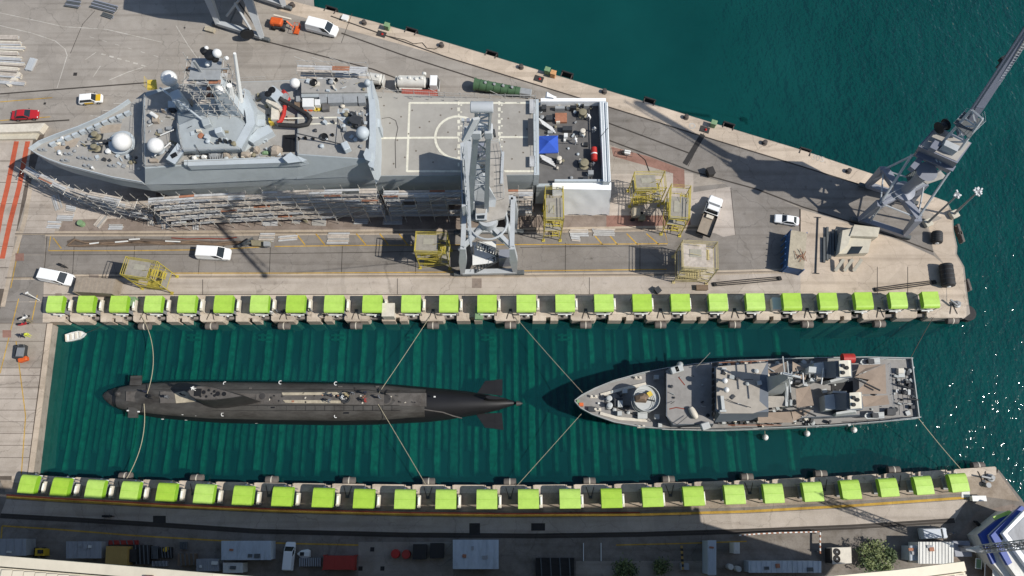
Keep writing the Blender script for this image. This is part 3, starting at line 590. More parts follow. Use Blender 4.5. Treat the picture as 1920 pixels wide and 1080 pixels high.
# lower quarterdeck aft
ZA = 8.4
qd = MB().px([(1006, 197), (1128, 197), (1133, 342), (1006, 344)], ZA, ZA - 2.5); quarter = mk('quarterdeck', qd, 'dark_deck', ship)
k0 = (CAMH - ZD) / (CAMH - ZA)
mk('quarter_hull', MB().px([(1006, 192), (1140, 192), (1145, 347), (1006, 350)], ZA - .05, 1.8), 'hull_grey', ship)
mk('side_bulwark', MB().px([(1014, 184), (1136, 184), (1136, 190), (1014, 190)], ZA + 1.4, ZA - 1), 'tarp_white', ship)
mk('stern_bulwark', MB().px([(1124, 190), (1137, 190), (1144, 341), (1131, 341)], ZA + 1.6, ZA - 2), 'hull_light', ship)
for u in (1127, 1132, 1139): mk('stern_rail', MB().tube([W(u - 1, 192, ZA + 2), W(u + 5, 340, ZA + 2)], .09, 5), 'tarp_white', ship)
mk('near_bulwark', MB().px([(1040, 336), (1131, 336), (1131, 340), (1040, 340)], ZA + 1.1, ZA - .5), 'hull_light', ship)
mk('deck_end', MB().px([(1000, 186), (1010, 186), (1011, 328), (1001, 328)], ZD + .08, ZA), 'hull_light', ship)
def winch(u, v, z, r, m='olive', par=None, name='capstan'):
    c = W(u, v, z); b = mk(name, MB().lathe(c, [(r * 1.15, 0), (r * 1.15, .2), (r * .75, .35), (r * .7, .9), (r, 1.1), (r, 1.25), (r * .5, 1.32)], 14), m, par or ship)
    mk('base_plate', MB().box(c + Vector((0, 0, .05)), (r * 3, r * 2.6, .1)), 'dark_steel', b); return b
for u, v, r in ((1092, 217, .62), (1095, 311, .68), (1048, 303, .4), (1092, 252, .42)): winch(u, v, ZA, r, 'olive' if r > .5 else 'cream')
for i, (u, v, a, b, h, m) in enumerate([(1052, 220, 22, 17, .5, 'plank_rust'), (1030, 220, 12, 9, .8, 'dark_steel'), (1064, 240, 18, 8, .9, 'dark_steel'), (1061, 253, 7, 7, 1.0, 'white_paint'), (1059, 262, 4, 4, .5, 'white_paint'), (1032, 247, 10, 5, .6, 'deck_box'), (1099, 270, 7, 7, .5, 'hatch_dark'), (1108, 323, 10, 8, 1.0, 'deck_box'), (1098, 333, 9, 5, .8, 'dark_steel'), (1050, 201, 18, 5, .9, 'deck_box'), (1075, 200, 12, 5, 1.1, 'hatch_dark'), (1100, 196, 10, 5, 1.0, 'deck_box'), (1020, 200, 9, 8, 1.0, 'dark_steel')]):
    mk('deck_locker', MB().px([(u - a / 2, v - b / 2), (u + a / 2, v - b / 2), (u + a / 2, v + b / 2), (u - a / 2, v + b / 2)], ZA + h, ZA), m, ship)
for k in range(4): mk('gangway_plank', MB().beam(W(1010 + k * 2, 222 + k * 3, ZA + 1.4), W(1036 + k * 2, 240 + k * 3, ZA + .3), .22, .06), 'plank_metal', ship)
for k in range(4): mk('gangway_plank', MB().beam(W(1010 + k * 2, 288 + k * 3, ZA + 1.4), W(1036 + k * 2, 300 + k * 4, ZA + .3), .22, .06), 'plank_metal', ship)
life = mk('life_raft', MB().lathe(W(1114, 289, ZA + 1.0) - Vector((0, 1.2, 0)), [(.2, 0), (.5, .1), (.52, 1.2), (.5, 2.3), (.2, 2.4)], 12, (0, 1, 0)), 'red_paint', ship); mk('band', MB().lathe(W(1114, 289, ZA + 1.0), [(.54, -.1), (.54, .1)], 12, (0, 1, 0)), 'white_paint', life)
mk('aerial', MB().tube([W(1121, 262, ZD - .6), W(1140, 240, ZD + 5)], .05, 5), 'dark_steel', ship)
# blue gazebo standing on the quarterdeck
g = thing('gazebo', 'blue square gazebo awning standing on the ship quarterdeck', 'gazebo', W(1029, 272, ZA))
c4 = [W(u, v, ZA + 2.3) for u, v in ((1011, 255), (1046, 254), (1047, 286), (1010, 287))]; ap = sum(c4, Vector()) / 4 + Vector((0, 0, .9))
rf = MB()
for i in range(4): rf.add([c4[i], c4[(i + 1) % 4], ap], [(0, 1, 2)])
for i in range(4): rf.quad(c4[i], c4[(i + 1) % 4], c4[(i + 1) % 4] - Vector((0, 0, .25)), c4[i] - Vector((0, 0, .25)))
mk('roof', rf, 'blue_awning', g)
for p in c4: mk('leg', MB().tube([p, Vector((p.x, p.y, ZA))], .04, 5), 'white_paint', g)
# superstructure: forward block, bridge, mid deck, hangar
Z1, Z2, Z3 = 15.9, 18.8, 16.6
mk('forward_house', MB().pxf([(267, 190), (345, 160), (560, 156), (560, 335), (350, 345), (272, 346)], ZD, [(270, 182), (345, 156), (560, 150), (560, 303), (345, 311), (272, 316)], Z1), 'hull_grey', ship)
mk('forward_deck', MB().px([(272, 182), (345, 157), (560, 151), (560, 300), (480, 304), (345, 308), (273, 313)], Z1 + .03, Z1 - .1), 'deck_grey', ship)
mk('side_strip', MB().px([(345, 300), (560, 293), (556, 300), (345, 309)], Z1 + .8, Z1), 'hull_light', ship)
bridge = mk('bridge', MB().pxf([(332, 205), (437, 172), (500, 215), (505, 245), (456, 288), (342, 290), (330, 250)], Z1, [(335, 235), (380, 216), (436, 214), (458, 232), (450, 279), (345, 284), (336, 262)], Z2), 'hull_grey', ship)
mk('bridge_roof', MB().px([(337, 237), (430, 239), (450, 280), (346, 282), (337, 262)], Z2 + .04, Z2 - .2), 'hull_grey', bridge)
mk('aft_screen', MB().pxf([(452, 172), (468, 170), (486, 210), (483, 238), (457, 288), (444, 282), (464, 236), (462, 212)], Z1 + .02, [(447, 167), (459, 166), (476, 212), (478, 232), (452, 279), (440, 270), (462, 230), (460, 212)], Z2 + .06), 'hull_light', bridge)
mk('side_wing', MB().px([(482, 242), (503, 234), (512, 246), (474, 268), (464, 262)], Z1 + 1.4, Z1), 'hull_light', bridge)
mk('roof_hatch', MB().lathe(W(377, 255, Z2 + .05), [(.45, 0), (.45, .12), (.2, .2)], 12), 'plank_rust', bridge)
mk('searchlight', MB().box(W(412, 248, Z2 + .9), (1.1, .9, 1.5), .3, .1), 'hull_light', bridge)
for u, v in ((415, 266), (425, 268), (434, 269)): mk('vent', MB().lathe(W(u, v, Z2), [(.16, 0), (.16, .5), (.28, .55), (.28, .7)], 8), 'hatch_dark', bridge)
for uv in ([(365, 271), (375, 288)], [(352, 240), (360, 236)]): mk('roof_rail', MB().tube([W(u, v, Z2 + .3) for u, v in uv], .05, 5), 'hatch_dark', bridge)
panel = mk('bridge_wing', MB().pxf([(310, 300), (328, 312), (350, 285), (332, 274)], Z1, [(311, 298), (328, 308), (347, 281), (333, 268)], Z1 + 2.4), 'hull_light', ship)
mk('window', MB().box(W(326, 291, Z1 + 2.46), (.9, .7, .06), .6), 'vent_black', panel)
for k in range(3): mk('window', MB().box(W(334 + k * 3, 286 - k * 5, Z1 + 2.45), (.5, .35, .05), .6), 'deck_box', panel)
# mid deck gear: generator with fans, hoses, hatches, boxes
gen = mk('generator', MB().px([(497, 172), (512, 160), (530, 175), (517, 190)], Z1 + 2.5, Z1), 'hull_light', ship)
for u, v in ((503, 176), (510, 169)):
    mk('fan', MB().lathe(W(u, v, Z1 + 2.5), [(.55, 0), (.55, .1), (.2, .12), (.15, .2)], 12), 'vent_black', gen)
mk('side_panel', MB().px([(500, 186), (520, 193), (527, 200), (522, 203), (498, 190)], Z1 + 2.2, Z1 + .2), 'cream', gen)
box = mk('genset_body', MB().px([(517, 164), (540, 176), (532, 186), (512, 178)], Z1 + 2.3, Z1), 'deck_box', ship)
mk('black_hose', MB().tube([W(u, v, Z1 + .7 + z) for u, v, z in ((524, 184, 1.8), (540, 193, .7), (560, 205, .5), (576, 214, .5), (582, 224, .5), (577, 233, .5), (560, 236, .5), (540, 235, .5), (522, 234, .6))], .34, 10), 'black_rubber', ship)
mk('red_hose', MB().tube([W(u, v, Z1 + .6 + z) for u, v, z in ((530, 171, 1.8), (537, 178, 1.0), (541, 186, .5), (537, 190, .4))], .36, 8), 'red_paint', ship)
rh = mk('red_hose', MB().tube([W(u, v, Z1 + .6 + z) for u, v, z in ((534, 199, .5), (532, 215, .5), (527, 226, .5), (521, 231, .5))], .32, 8), 'red_paint', ship); mk('joint_band', MB().lathe(W(532, 212, Z1 + .5) - Vector((0, .25, 0)), [(.37, 0), (.37, .5)], 10, (0, 1, 0)), 'blue_awning', rh)
mk('white_locker', MB().px([(509, 200), (522, 199), (522, 224), (508, 224)], Z1 + 1.6, Z1), 'cream', ship); mk('yellow_box', MB().px([(503, 221), (511, 220), (512, 229), (504, 230)], Z1 + 1.0, Z1), 'lamp_yellow' if 'lamp_yellow' in MATS else mat('lamp_yellow', 0xd6bb4a, .6, .15, 2), ship)
# hangar
hang = mk('hangar', MB().pxf([(556, 156), (700, 168), (700, 330), (556, 336)], ZD, [(558, 148), (700, 152), (702, 300), (558, 290)], Z3), 'hull_grey', ship)
mk('hangar_roof', MB().px([(559, 150), (699, 153), (701, 298), (560, 288)], Z3 + .03, Z3 - .2), 'deck_grey', hang)
mk('roof_house', MB().px([(565, 150), (686, 148), (688, 173), (565, 174)], Z3 + 1.3, Z3), 'deck_grey', hang)
mk('roof_step', MB().px([(565, 175), (690, 173), (690, 180), (565, 182)], Z3 + 1.0, Z3), 'hull_grey', hang)
for a, b in ((598, 612), (614, 642), (643, 669), (671, 684)): mk('roof_hatch', MB().px([(a, 176), (b, 176), (b + 1, 192), (a + 1, 193)], Z3 + 1.05, Z3), 'deck_box', hang)
mk('white_crate', MB().px([(567, 184), (588, 184), (588, 200), (567, 200)], Z3 + 1.2, Z3), 'white_paint', ship); mk('white_crate', MB().px([(590, 186), (600, 186), (600, 197), (590, 197)], Z3 + 1.1, Z3), 'white_paint', ship); mk('white_crate', MB().px([(555, 180), (562, 180), (562, 190), (555, 190)], Z3 + .9, Z3), 'deck_box', ship)
for u in (572, 583, 592, 598): mk('coil', MB().lathe(W(u, 204, Z3 + .02), [(.5, 0), (.5, .3), (.2, .3), (.2, .05)], 10), 'fender_orange' if u < 590 else 'lamp_yellow', ship)
mk('tool_bin', MB().px([(604, 194), (616, 193), (616, 205), (604, 206)], Z3 + .8, Z3), 'dark_deck', ship); mk('tool_bin', MB().px([(552, 190), (566, 192), (566, 206), (552, 203)], Z3 + .6, Z3), 'brown_cover', ship)
for uv in ([(533, 222), (632, 220)], [(560, 233), (632, 231)]): line(uv, Z3 + .05, .24, 'mark_white', hang)
paint_text('45', 645, 216, Z3 + .05, 2.7, R(90), 'hull_light', hang, 'painted_number')
def vent(u, v, r, z): 
    o = mk('exhaust', MB().lathe(W(u, v, z), [(r * 1.15, 0), (r * 1.1, .35), (r, .36), (r * .8, .2)], 14), 'vent_black', ship); return o
for u, v, r, z in ((589, 156, .5, Z3 + 1.3), (618, 152, .22, Z3 + 1.3), (631, 151, .22, Z3 + 1.3), (608, 258, .55, Z3), (560, 261, .22, Z3), (573, 260, .22, Z3), (588, 261, .18, Z3), (624, 254, .2, Z3)): vent(u, v, r, z)
mk('open_hatch', MB().px([(531, 253), (553, 252), (552, 284), (529, 284)], Z1 + .25, Z1), 'vent_black', ship)
mk('deck_boom', MB().tube([W(556, 250, Z3 + 2.2), W(600, 260, Z3 + 1.2), W(645, 272, Z3 + .6)], .1, 6), 'dark_steel', ship); mk('boom_head', MB().box(W(649, 276, Z3 + .9), (1.0, 1.4, 1.2), .5, .1), 'hull_light', ship)
mk('whip_aerial', MB().tube([W(633, 221, Z3), W(644, 266, Z3 + 1.8)], .05, 5), 'dark_steel', ship)
for u in (597, 620): mk('louvre', MB().px([(u - 10, 275), (u + 6, 274), (u + 9, 290), (u - 8, 291)], Z3 - .3, Z3 - .8), 'hull_light', hang)
for k in range(5):
    for u in (589, 612): mk('louvre_slat', MB().px([(u + k * 3.4, 276), (u + 1.4 + k * 3.4, 276), (u + 3 + k * 3.4, 289), (u + 1.6 + k * 3.4, 289)], Z3 - .2, Z3 - .5), 'deck_box', hang)
# hangar front over the flight deck: bulkhead, doors, platforms
mk('hangar_bulkhead', MB().pxf([(694, 172), (712, 174), (712, 328), (694, 330)], ZD, [(686, 150), (700, 152), (706, 200), (706, 262), (700, 300), (688, 322)], Z3 + .5) if False else MB().px([(686, 150), (699, 152), (704, 196), (705, 262), (703, 300), (694, 316), (690, 302), (693, 250), (692, 196)], Z3 + .7, ZD), 'hull_light', ship)
for v0, v1 in ((222, 238),): mk('door', MB().px([(708, v0), (712, v0 + 1), (712, v1), (708, v1)], Z3 - 1.2, ZD + .1), 'hull_light', ship)
for (u, v, a, b, h) in ((666, 224, 26, 20, 1.3), (660, 212, 12, 8, .9), (672, 236, 14, 6, 1.0), (689, 290, 16, 26, 1.2), (696, 308, 12, 14, 1.0)):
    mk('director', MB().px([(u - a / 2, v), (u - a / 6, v - b / 2), (u + a / 2, v - b / 4), (u + a / 3, v + b / 2), (u - a / 4, v + b / 3)], Z3 + h, Z3), 'hull_light' if u > 680 else 'dark_steel', ship)
for k in range(7): mk('pipe', MB().tube([W(655 + k * 4, 208 + (k % 3) * 5, Z3 + .6 + .1 * k), W(664 + k * 3, 220 + (k % 4) * 5, Z3 + 1.2)], .09, 5), 'grey_steel', ship)
for k in range(0): mk('platform_grating', MB().px([(708 + k, 200 + k * 18), (716, 202 + k * 18), (716, 212 + k * 18), (708, 210 + k * 18)], ZD + 1.6, ZD + 1.4), 'plank_metal', ship)
def dome(u, v, z, r, m='radome', ped=1.2):
    c = W(u, v, z); d = mk('radome', MB().lathe(c, [(r * .55, -r * .85), (r * .86, -r * .5), (r, 0)] + [(r * math.cos(a), r * math.sin(a)) for a in [math.pi / 2 * k / 6 for k in range(1, 7)]], 20), m, ship)
    mk('pedestal', MB().lathe(Vector((c.x, c.y, z - r * .85 - ped)), [(r * .55, 0), (r * .5, ped + .02)], 12), 'hull_light', d); return d
dome(317, 147, Z1 + 3.2, 1.2, ped=1.0); dome(292, 273, Z1 + 2.6, 1.18, ped=.6); dome(553, 156, Z3 + 1.3, .78, ped=.5); dome(680, 249, Z3 + 2.2, .98, 'hull_light', .6); dome(689, 155, Z3 + 2.4, .5, 'hull_light', .4)
tur = dome(229, 266, ZD + 2.0, 1.45, 'radome', .5); mk('turret_ring', MB().lathe(W(231, 270, ZD + .05), [(2.0, 0), (2.0, .6), (1.7, .7)], 20), 'hull_light', tur)
mk('gun_barrel', MB().tube([W(214, 263, ZD + 2.2), W(170, 266, ZD + 2.5)], .14, 8), 'dark_steel', tur)
# forecastle fittings
for u, v in ((184, 258), (183, 280)):
    cw = winch(u, v, ZD + .05, .5, 'olive', ship, 'windlass'); mk('chain_pipe', MB().tube([W(u, v, ZD + .3), W(u - 16, v + 2, ZD + .15)], .16, 6), 'olive', cw)
def cleat(u, v, z, m='deck_box', par=None):
    c = W(u, v, z); b = mk('twin_bollard', MB().box(c + Vector((0, 0, .06)), (1.15, .42, .12)), m, par or ship)
    for s in (-.33, .33): mk('bitt', MB().lathe(c + Vector((s, 0, .1)), [(.15, 0), (.13, .35), (.2, .4), (.2, .48)], 8), m, b)
for u, v in ((180, 245), (222, 228), (134, 258), (82, 282), (130, 290), (169, 299), (213, 312), (124, 302), (168, 250), (155, 297), (166, 312)): cleat(u, v, ZD + .06)
for u, v, r in ((120, 262, .3), (115, 290, .25), (206, 286, .45), (176, 317, .2)): mk('mushroom_vent', MB().lathe(W(u, v, ZD + .05), [(r * .6, 0), (r * .6, .4), (r, .45), (r, .6), (r * .4, .7)], 10), 'white_paint', ship)
mk('deck_plating', MB().px([(96, 268), (130, 256), (150, 260), (140, 275), (105, 283)], ZD + .08, ZD + .03), 'tan_cover', ship); mk('deck_plating', MB().px([(186, 236), (228, 232), (224, 246), (190, 250)], ZD + .08, ZD + .03), 'tan_cover', ship)
for i in range(11):
    t = i / 10; u, v = 92 + (232 - 92) * t, 268 - 58 * t
    mk('rail_locker', MB().px([(u, v), (u + 10, v - 4), (u + 11, v), (u + 1, v + 4)], ZD + .9, ZD), 'hull_light', ship)
def railing(uv, z, h, par, m='scaffold', n=None, name='railing', mid=True):
    mb = MB(); P = [W(u, v, z) for u, v in uv]
    for a, b in zip(P, P[1:]):
        k = max(1, int((b - a).length / 1.8))
        for i in range(k + 1):
            p = a + (b - a) * i / k; mb.tube([p, p + Vector((0, 0, h))], .025, 4, smooth=False)
        mb.tube([a + Vector((0, 0, h)), b + Vector((0, 0, h))], .03, 4, smooth=False)
        if mid: mb.tube([a + Vector((0, 0, h * .5)), b + Vector((0, 0, h * .5))], .025, 4, smooth=False)
    return mk(name, mb, m, par)
railing(near_side[:7], ZD + .9, .3, ship, mid=False); railing([(272, 315), (345, 309), (558, 300)], Z1, 1.0, ship); railing([(276, 184), (272, 250), (274, 310)], Z1, 1.0, ship); railing([(345, 157), (500, 151)], Z1, 1.1, ship); railing([(700, 155), (703, 190)], Z3, 1, ship)
railing([(768, 183), (1004, 186)], ZD, 1.0, ship); railing([(1004, 188), (1006, 326)], ZD, 1.0, ship); railing([(560, 289), (560, 258)], Z3, 1, ship); railing([(337, 237), (345, 284), (450, 281)], Z2, .9, ship)
for v0, v1 in ((222, 272),): mk('deck_edge_net', MB().px([(990, v0), (1000, v0), (1000, v1), (990, v1)], ZD + .9, ZD + .8), 'dark_steel', ship)
for v0, v1 in ((186, 212), (292, 312)): mk('deck_edge_net', MB().px([(993, v0), (1003, v0), (1003, v1), (993, v1)], ZD + .7, ZD + .6), 'plank_metal', ship)
# covered boats, davits and lockers along the near side
for (u, v, a, b, h, m) in ((520, 286, 22, 20, 1.4, 'tan_cover'), (462, 293, 20, 9, 1.0, 'tan_cover'), (483, 284, 10, 12, 1.2, 'tan_cover'), (405, 295, 24, 14, 1.0, 'deck_box'), (427, 293, 12, 10, 1.2, 'tan_cover'), (385, 297, 10, 6, .8, 'white_paint'), (366, 299, 8, 8, .9, 'white_paint'), (500, 288, 16, 8, .5, 'box_green')):
    c = W(u, v, Z1); s = 11.9
    mk('covered_gear', MB().loft([[c + Vector((x * a / s / 2 * k + rnd.uniform(-.1, .1), y * b / s / 2 * k + rnd.uniform(-.1, .1), z)) for x, y in ((1, .3), (.6, 1), (-.5, 1), (-1, .2), (-.8, -1), (.5, -.9))] for z, k in ((0, 1), (h * .6, .95), (h, .5))]), m, ship)
mk('boat_deck_rim', MB().px([(352, 300), (560, 293), (576, 300), (560, 304), (352, 311)], Z1 + .9, Z1 - .4), 'hull_light', ship)
mk('fairing', MB().pxf([(527, 300), (560, 298), (575, 306), (540, 308)], Z1, [(530, 296), (545, 285), (564, 303), (540, 306)], Z1 + 2.0), 'hull_light', ship)
for k in range(6): mk('davit_pipe', MB().tube([W(392 + k * 5, 288, Z1 + .9), W(396 + k * 4, 303, Z1 + .7)], .1, 5), 'grey_steel', ship)
for (u, v, a, b, h) in ((290, 220, 10, 16, .8), (322, 195, 14, 12, .9), (300, 245, 8, 8, .6), (305, 205, 6, 5, .7), (350, 190, 16, 10, 1.0), (318, 240, 14, 6, .5), (287, 300, 14, 6, .6), (470, 205, 12, 14, 1.0), (452, 215, 9, 9, .7), (490, 230, 14, 12, .9), (468, 182, 16, 8, .8), (545, 220, 12, 8, .5)):
    mk('deck_locker', MB().px([(u - a / 2, v - b / 2), (u + a / 2, v - b / 2), (u + a / 2, v + b / 2), (u - a / 2, v + b / 2)], Z1 + h, Z1), ('deck_box', 'hull_light', 'tan_cover')[int(u) % 3], ship)
mk('signal_gun', MB().tube([W(283, 212, Z1 + 1), W(294, 219, Z1 + 1)], .3, 8), 'white_paint', ship)
mk('crane_boom', MB().tube([W(300, 165, Z1 + 4), W(335, 190, Z1 + 4.5), W(386, 230, Z1 + 3.2)], .16, 6), 'hull_light', ship); mk('crane_base', MB().box(W(340, 192, Z1 + 2.4), (1.6, 1.8, 4.2), .5, .2), 'hull_light', ship); mk('boom_foot', MB().box(W(388, 231, Z1 + 3.4), (1.2, 1.2, 1.0), .4, .1), 'hull_grey', ship)
for u0, v0, u1, v1 in ((290, 292, 320, 267), (300, 254, 326, 243)): mk('yard', MB().tube([W(u0, v0, Z1 + 1.2), W(u1, v1, Z1 + 1.4)], .09, 5), 'white_paint', ship)
# main mast with its own scaffold tower
mast = mk('mast', MB().loft([[W(450, 220, Z1) + Vector((x * k, y * k, z)) for x, y in ((1, .8), (-1, .8), (-1, -.8), (1, -.8))] for z, k in ((0, 1.9), (4, 1.5), (9, .9), (12, .5))]), 'hull_light', ship)
for u, v, z, r in ((407, 100, Z1 + 15, .62), (425, 109, Z1 + 14, .3), (387, 90, Z1 + 15, .3), (389, 120, Z1 + 13, .35), (412, 168, Z1 + 9, .75)): mk('antenna', MB().ball(W(u, v, z), r, 12), 'radome', mast)
for u, v, z, r in ((395, 105, Z1 + 14.5, .75), (384, 98, Z1 + 14.6, .5), (404, 112, Z1 + 14, .5)): mk('radar', MB().lathe(W(u, v, z), [(r, 0), (r, .5), (r * .5, .6)], 12), 'vent_black', mast)
mk('pole_mast', MB().tube([W(452, 190, Z1 + 4), W(440, 100, Z1 + 13)], .35, 8, .22), 'white_paint', mast); mk('pole_mast', MB().tube([W(440, 205, Z1 + 3), W(430, 160, Z1 + 9)], .4, 8), 'white_paint', mast)
mt_ = W(450, 220, Z1); mk('mast_platform', MB().box((mt_.x - .6, mt_.y + .4, Z1 + 12.1), (4.2, 3.4, .15)).beam((mt_.x - 3, mt_.y + .4, Z1 + 12.2), (mt_.x + 2.6, mt_.y + .4, Z1 + 12.2), .2).beam((mt_.x - 1.2, mt_.y, Z1 + 12), (mt_.x - 1.2, mt_.y, Z1 + 14.6), .3), 'deck_box', mast)
sc = thing('mast_scaffold', 'tower of scaffold tubes around the mast of the patrol ship', 'scaffolding', W(405, 200, Z1))
cx, cy = W(438, 212, Z1).x, W(438, 212, Z1).y
xs, ys = [cx - 2.6, cx - .9, cx + .8, cx + 2.5], [cy - 2.3, cy - .3, cy + 1.7]
for x in xs:
    for y in ys: mk('standard', MB().tube([(x, y, Z1), (x, y, Z1 + 12.0 + rnd.uniform(-.8, 1))], .06, 5), 'scaffold', sc)
for k in range(7):
    z = Z1 + 1.2 + k * 1.7
    for y in ys: mk('ledger', MB().tube([(xs[0] - .4, y, z), (xs[-1] + .4, y, z)], .05, 4), 'scaffold', sc)
    for x in xs: mk('transom', MB().tube([(x, ys[0] - .4, z + .1), (x, ys[-1] + .4, z + .1)], .05, 4), 'scaffold', sc)
    for i in range(3):
        mk('plank', MB().box(((xs[i] + xs[i + 1]) / 2, ys[1] + .4 + (k % 2) * .8, z + .1), (1.6, .7, .06)), ('brown_cover', 'hatch_dark', 'plank_wood')[(i + 2 * k) % 3], sc)
        if k % 2 == 0 or i == k % 3: mk('plank', MB().box(((xs[i] + xs[i + 1]) / 2, ys[0] + .35 + (k % 3) * 1.1, z + .12), (1.6, .6, .06)), ('plank_wood', 'plank_metal', 'plank_rust')[(i + k) % 3], sc)
for k in range(0, 7): mk('brace', MB().tube([(xs[k % 3], ys[0], Z1 + 1.2 + k * 1.8), (xs[k % 3 + 1], ys[0], Z1 + 3.0 + k * 1.8)], .045, 4), 'scaffold', sc)
# outrigger platform yellow at the far bridge wing
yp = mk('wing_platform', MB().px([(276, 150), (292, 149), (294, 166), (276, 168)], Z1 + .6, Z1 + .4), 'lamp_yellow', ship); railing([(276, 150), (276, 168), (292, 168)], Z1 + .6, 1.0, yp, 'lamp_yellow')
# cradle blocks under the keel
for i in range(16):
    p = W(240 + i * 54, 320, ZD); mk('cradle_block', MB().box((p.x, p.y + 2.2, .65), (1.2, 8, 1.25)), 'brown_bed', ship)
# white shrink wrap hanging over the near quarter
wr = thing('white_tarpaulin', 'white sheeting hung down the near side of the ship stern', 'tarpaulin', W(1090, 398, 0))
a = [W(1036, 343, 8.9), W(1146, 342, 8.9)]; b = [W(1036, 354, 8.6), W(1146, 356, 8.6)]; c = [W(1036, 403, .3), W(1142, 404, .3)]
rows_ = []
for k in range(8):
    t = k / 7; row = []
    for i in range(15):
        s = i / 14; p = b[0].lerp(b[1], s).lerp(c[0].lerp(c[1], s), t); row.append(p + Vector((0, rnd.uniform(-.08, .08) * (1 if 0 < k else 0), 0 if k < 7 else rnd.uniform(0, .5))))
    rows_.append(row)
def grid(rows, th=Vector((0, -.05, 0))):
    mb = MB(); n = len(rows[0]); f = []
    for k in range(len(rows) - 1):
        for i in range(n - 1): f.append((k * n + i, k * n + i + 1, (k + 1) * n + i + 1, (k + 1) * n + i))
    return mb.add([p for r in rows for p in r], f, True)
mk('side_sheet', grid(rows_), 'tarp_white', wr, fix=False)
mk('top_fold', MB().frus([a[0] - Vector((0, 0, .8)), a[1] - Vector((0, 0, .8)), b[1] - Vector((0, 0, .05)), b[0] - Vector((0, 0, .05))], [a[0], a[1], b[1], b[0]]), 'tarp_white', wr)
mk('end_sheet', MB().poly([a[1], b[1], c[1], c[1] + Vector((0, 3, 0)), a[1] + Vector((0, 2, 0))]), 'tarp_white', wr)
simple('white_tarpaulin', 'small white sheet flapping over the far stern corner rail', 'tarpaulin', MB().loft([[W(u, v, ZD + z) for u, v in q_] for z, q_ in ((.3, ((1024, 172), (1044, 182), (1040, 186), (1022, 184))), (1.0, ((1026, 172), (1038, 180), (1036, 183), (1025, 181))))]), 'tarp_white')
# ------------------------------------------------------------------ people: one continuous figure grown from a skeleton
mat('skin', 0xb98a6e, .6, .05); mat('hair', 0x2b2420, .8, .1); mat('cloth_navy', 0x23283a, .85, .15, 4); mat('cloth_white', 0xe2e2df, .8, .05, 4); mat('cloth_grey', 0x6f7278, .85, .1, 4); mat('cloth_black', 0x1d1e21, .85, .1, 4)
mat('cloth_red', 0xa23c38, .8, .1, 4); mat('cloth_khaki', 0x8f8365, .85, .1, 4); mat('hi_vis', 0xd7e04a, .6, .1, 4); mat('helmet_white', 0xeceae4, .35, .03)
def figure(pose):
    b = .0 if pose == 'stand' else .55
    nz = lambda z: z
    J = {'pel': (0, 0, .95), 'sp': (0, .06 + b * .25, 1.18 - b * .05), 'ch': (0, .06 + b * .55, 1.40 - b * .18), 'nk': (0, .07 + b * .78, 1.52 - b * .26), 'hd': (0, .1 + b * .95, 1.66 - b * .30), 'hd2': (0, .1 + b * 1.02, 1.76 - b * .33),
         'ls': (-.19, .05 + b * .6, 1.43 - b * .2), 'le': (-.30, .06 + b * .7, 1.14 - b * .3), 'lw': (-.27, .22 + b * .8, .92 - b * .3), 'lh': (-.25, .30 + b * .85, .86 - b * .3), 'rs': (.19, .05 + b * .6, 1.43 - b * .2), 're': (.31, .04 + b * .7, 1.14 - b * .3), 'rw': (.30, .16 + b * .8, .90 - b * .3), 'rh': (.29, .22 + b * .85, .83 - b * .3),
         'lhip': (-.10, 0, .90), 'lk': (-.12, .04, .50), 'la': (-.13, -.03, .09), 'lt': (-.14, .14, .05), 'rhip': (.10, 0, .90), 'rk': (.13, .10, .50), 'ra': (.14, .06, .09), 'rt': (.15, .23, .05)}
    E = [('pel', 'sp'), ('sp', 'ch'), ('ch', 'nk'), ('nk', 'hd'), ('hd', 'hd2'), ('ch', 'ls'), ('ls', 'le'), ('le', 'lw'), ('lw', 'lh'), ('ch', 'rs'), ('rs', 're'), ('re', 'rw'), ('rw', 'rh'), ('pel', 'lhip'), ('lhip', 'lk'), ('lk', 'la'), ('la', 'lt'), ('pel', 'rhip'), ('rhip', 'rk'), ('rk', 'ra'), ('ra', 'rt')]
    rad = {'pel': .15, 'sp': .14, 'ch': .16, 'nk': .065, 'hd': .10, 'hd2': .085, 'ls': .075, 'le': .05, 'lw': .038, 'lh': .045, 'rs': .075, 're': .05, 'rw': .038, 'rh': .045, 'lhip': .10, 'lk': .068, 'la': .05, 'lt': .045, 'rhip': .10, 'rk': .068, 'ra': .05, 'rt': .045}
    keys = list(J); me = bpy.data.meshes.new('fig'); me.from_pydata([J[k] for k in keys], [(keys.index(a), keys.index(c)) for a, c in E], [])
    o = bpy.data.objects.new('fig', me); COL.objects.link(o); o.modifiers.new('s', 'SKIN'); sd = o.modifiers.new('u', 'SUBSURF'); sd.levels = 1; sd.render_levels = 1
    for i, k in enumerate(keys):
        d = me.skin_vertices[0].data[i]; d.radius = (rad[k], rad[k]); d.use_root = (k == 'pel')
    bpy.context.view_layer.update(); ev = o.evaluated_get(bpy.context.evaluated_depsgraph_get()); m2 = bpy.data.meshes.new_from_object(ev); bpy.data.objects.remove(o)
    hd, hands = Vector(J['hd']), [Vector(J['lh']), Vector(J['rh'])]
    for p in m2.polygons:
        c = p.center; p.use_smooth = True
        if (c - hd).length < .16: p.material_index = 3 if c.z > hd.z + .02 else 2
        elif min((c - h).length for h in hands) < .11: p.material_index = 2
        elif c.z > .93 - (0 if pose == 'stand' else .3) or abs(c.x) > .24: p.material_index = 0
        elif c.z < .1: p.material_index = 4
        else: p.material_index = 1
    return m2
FIG = {p: figure(p) for p in ('stand', 'bend')}
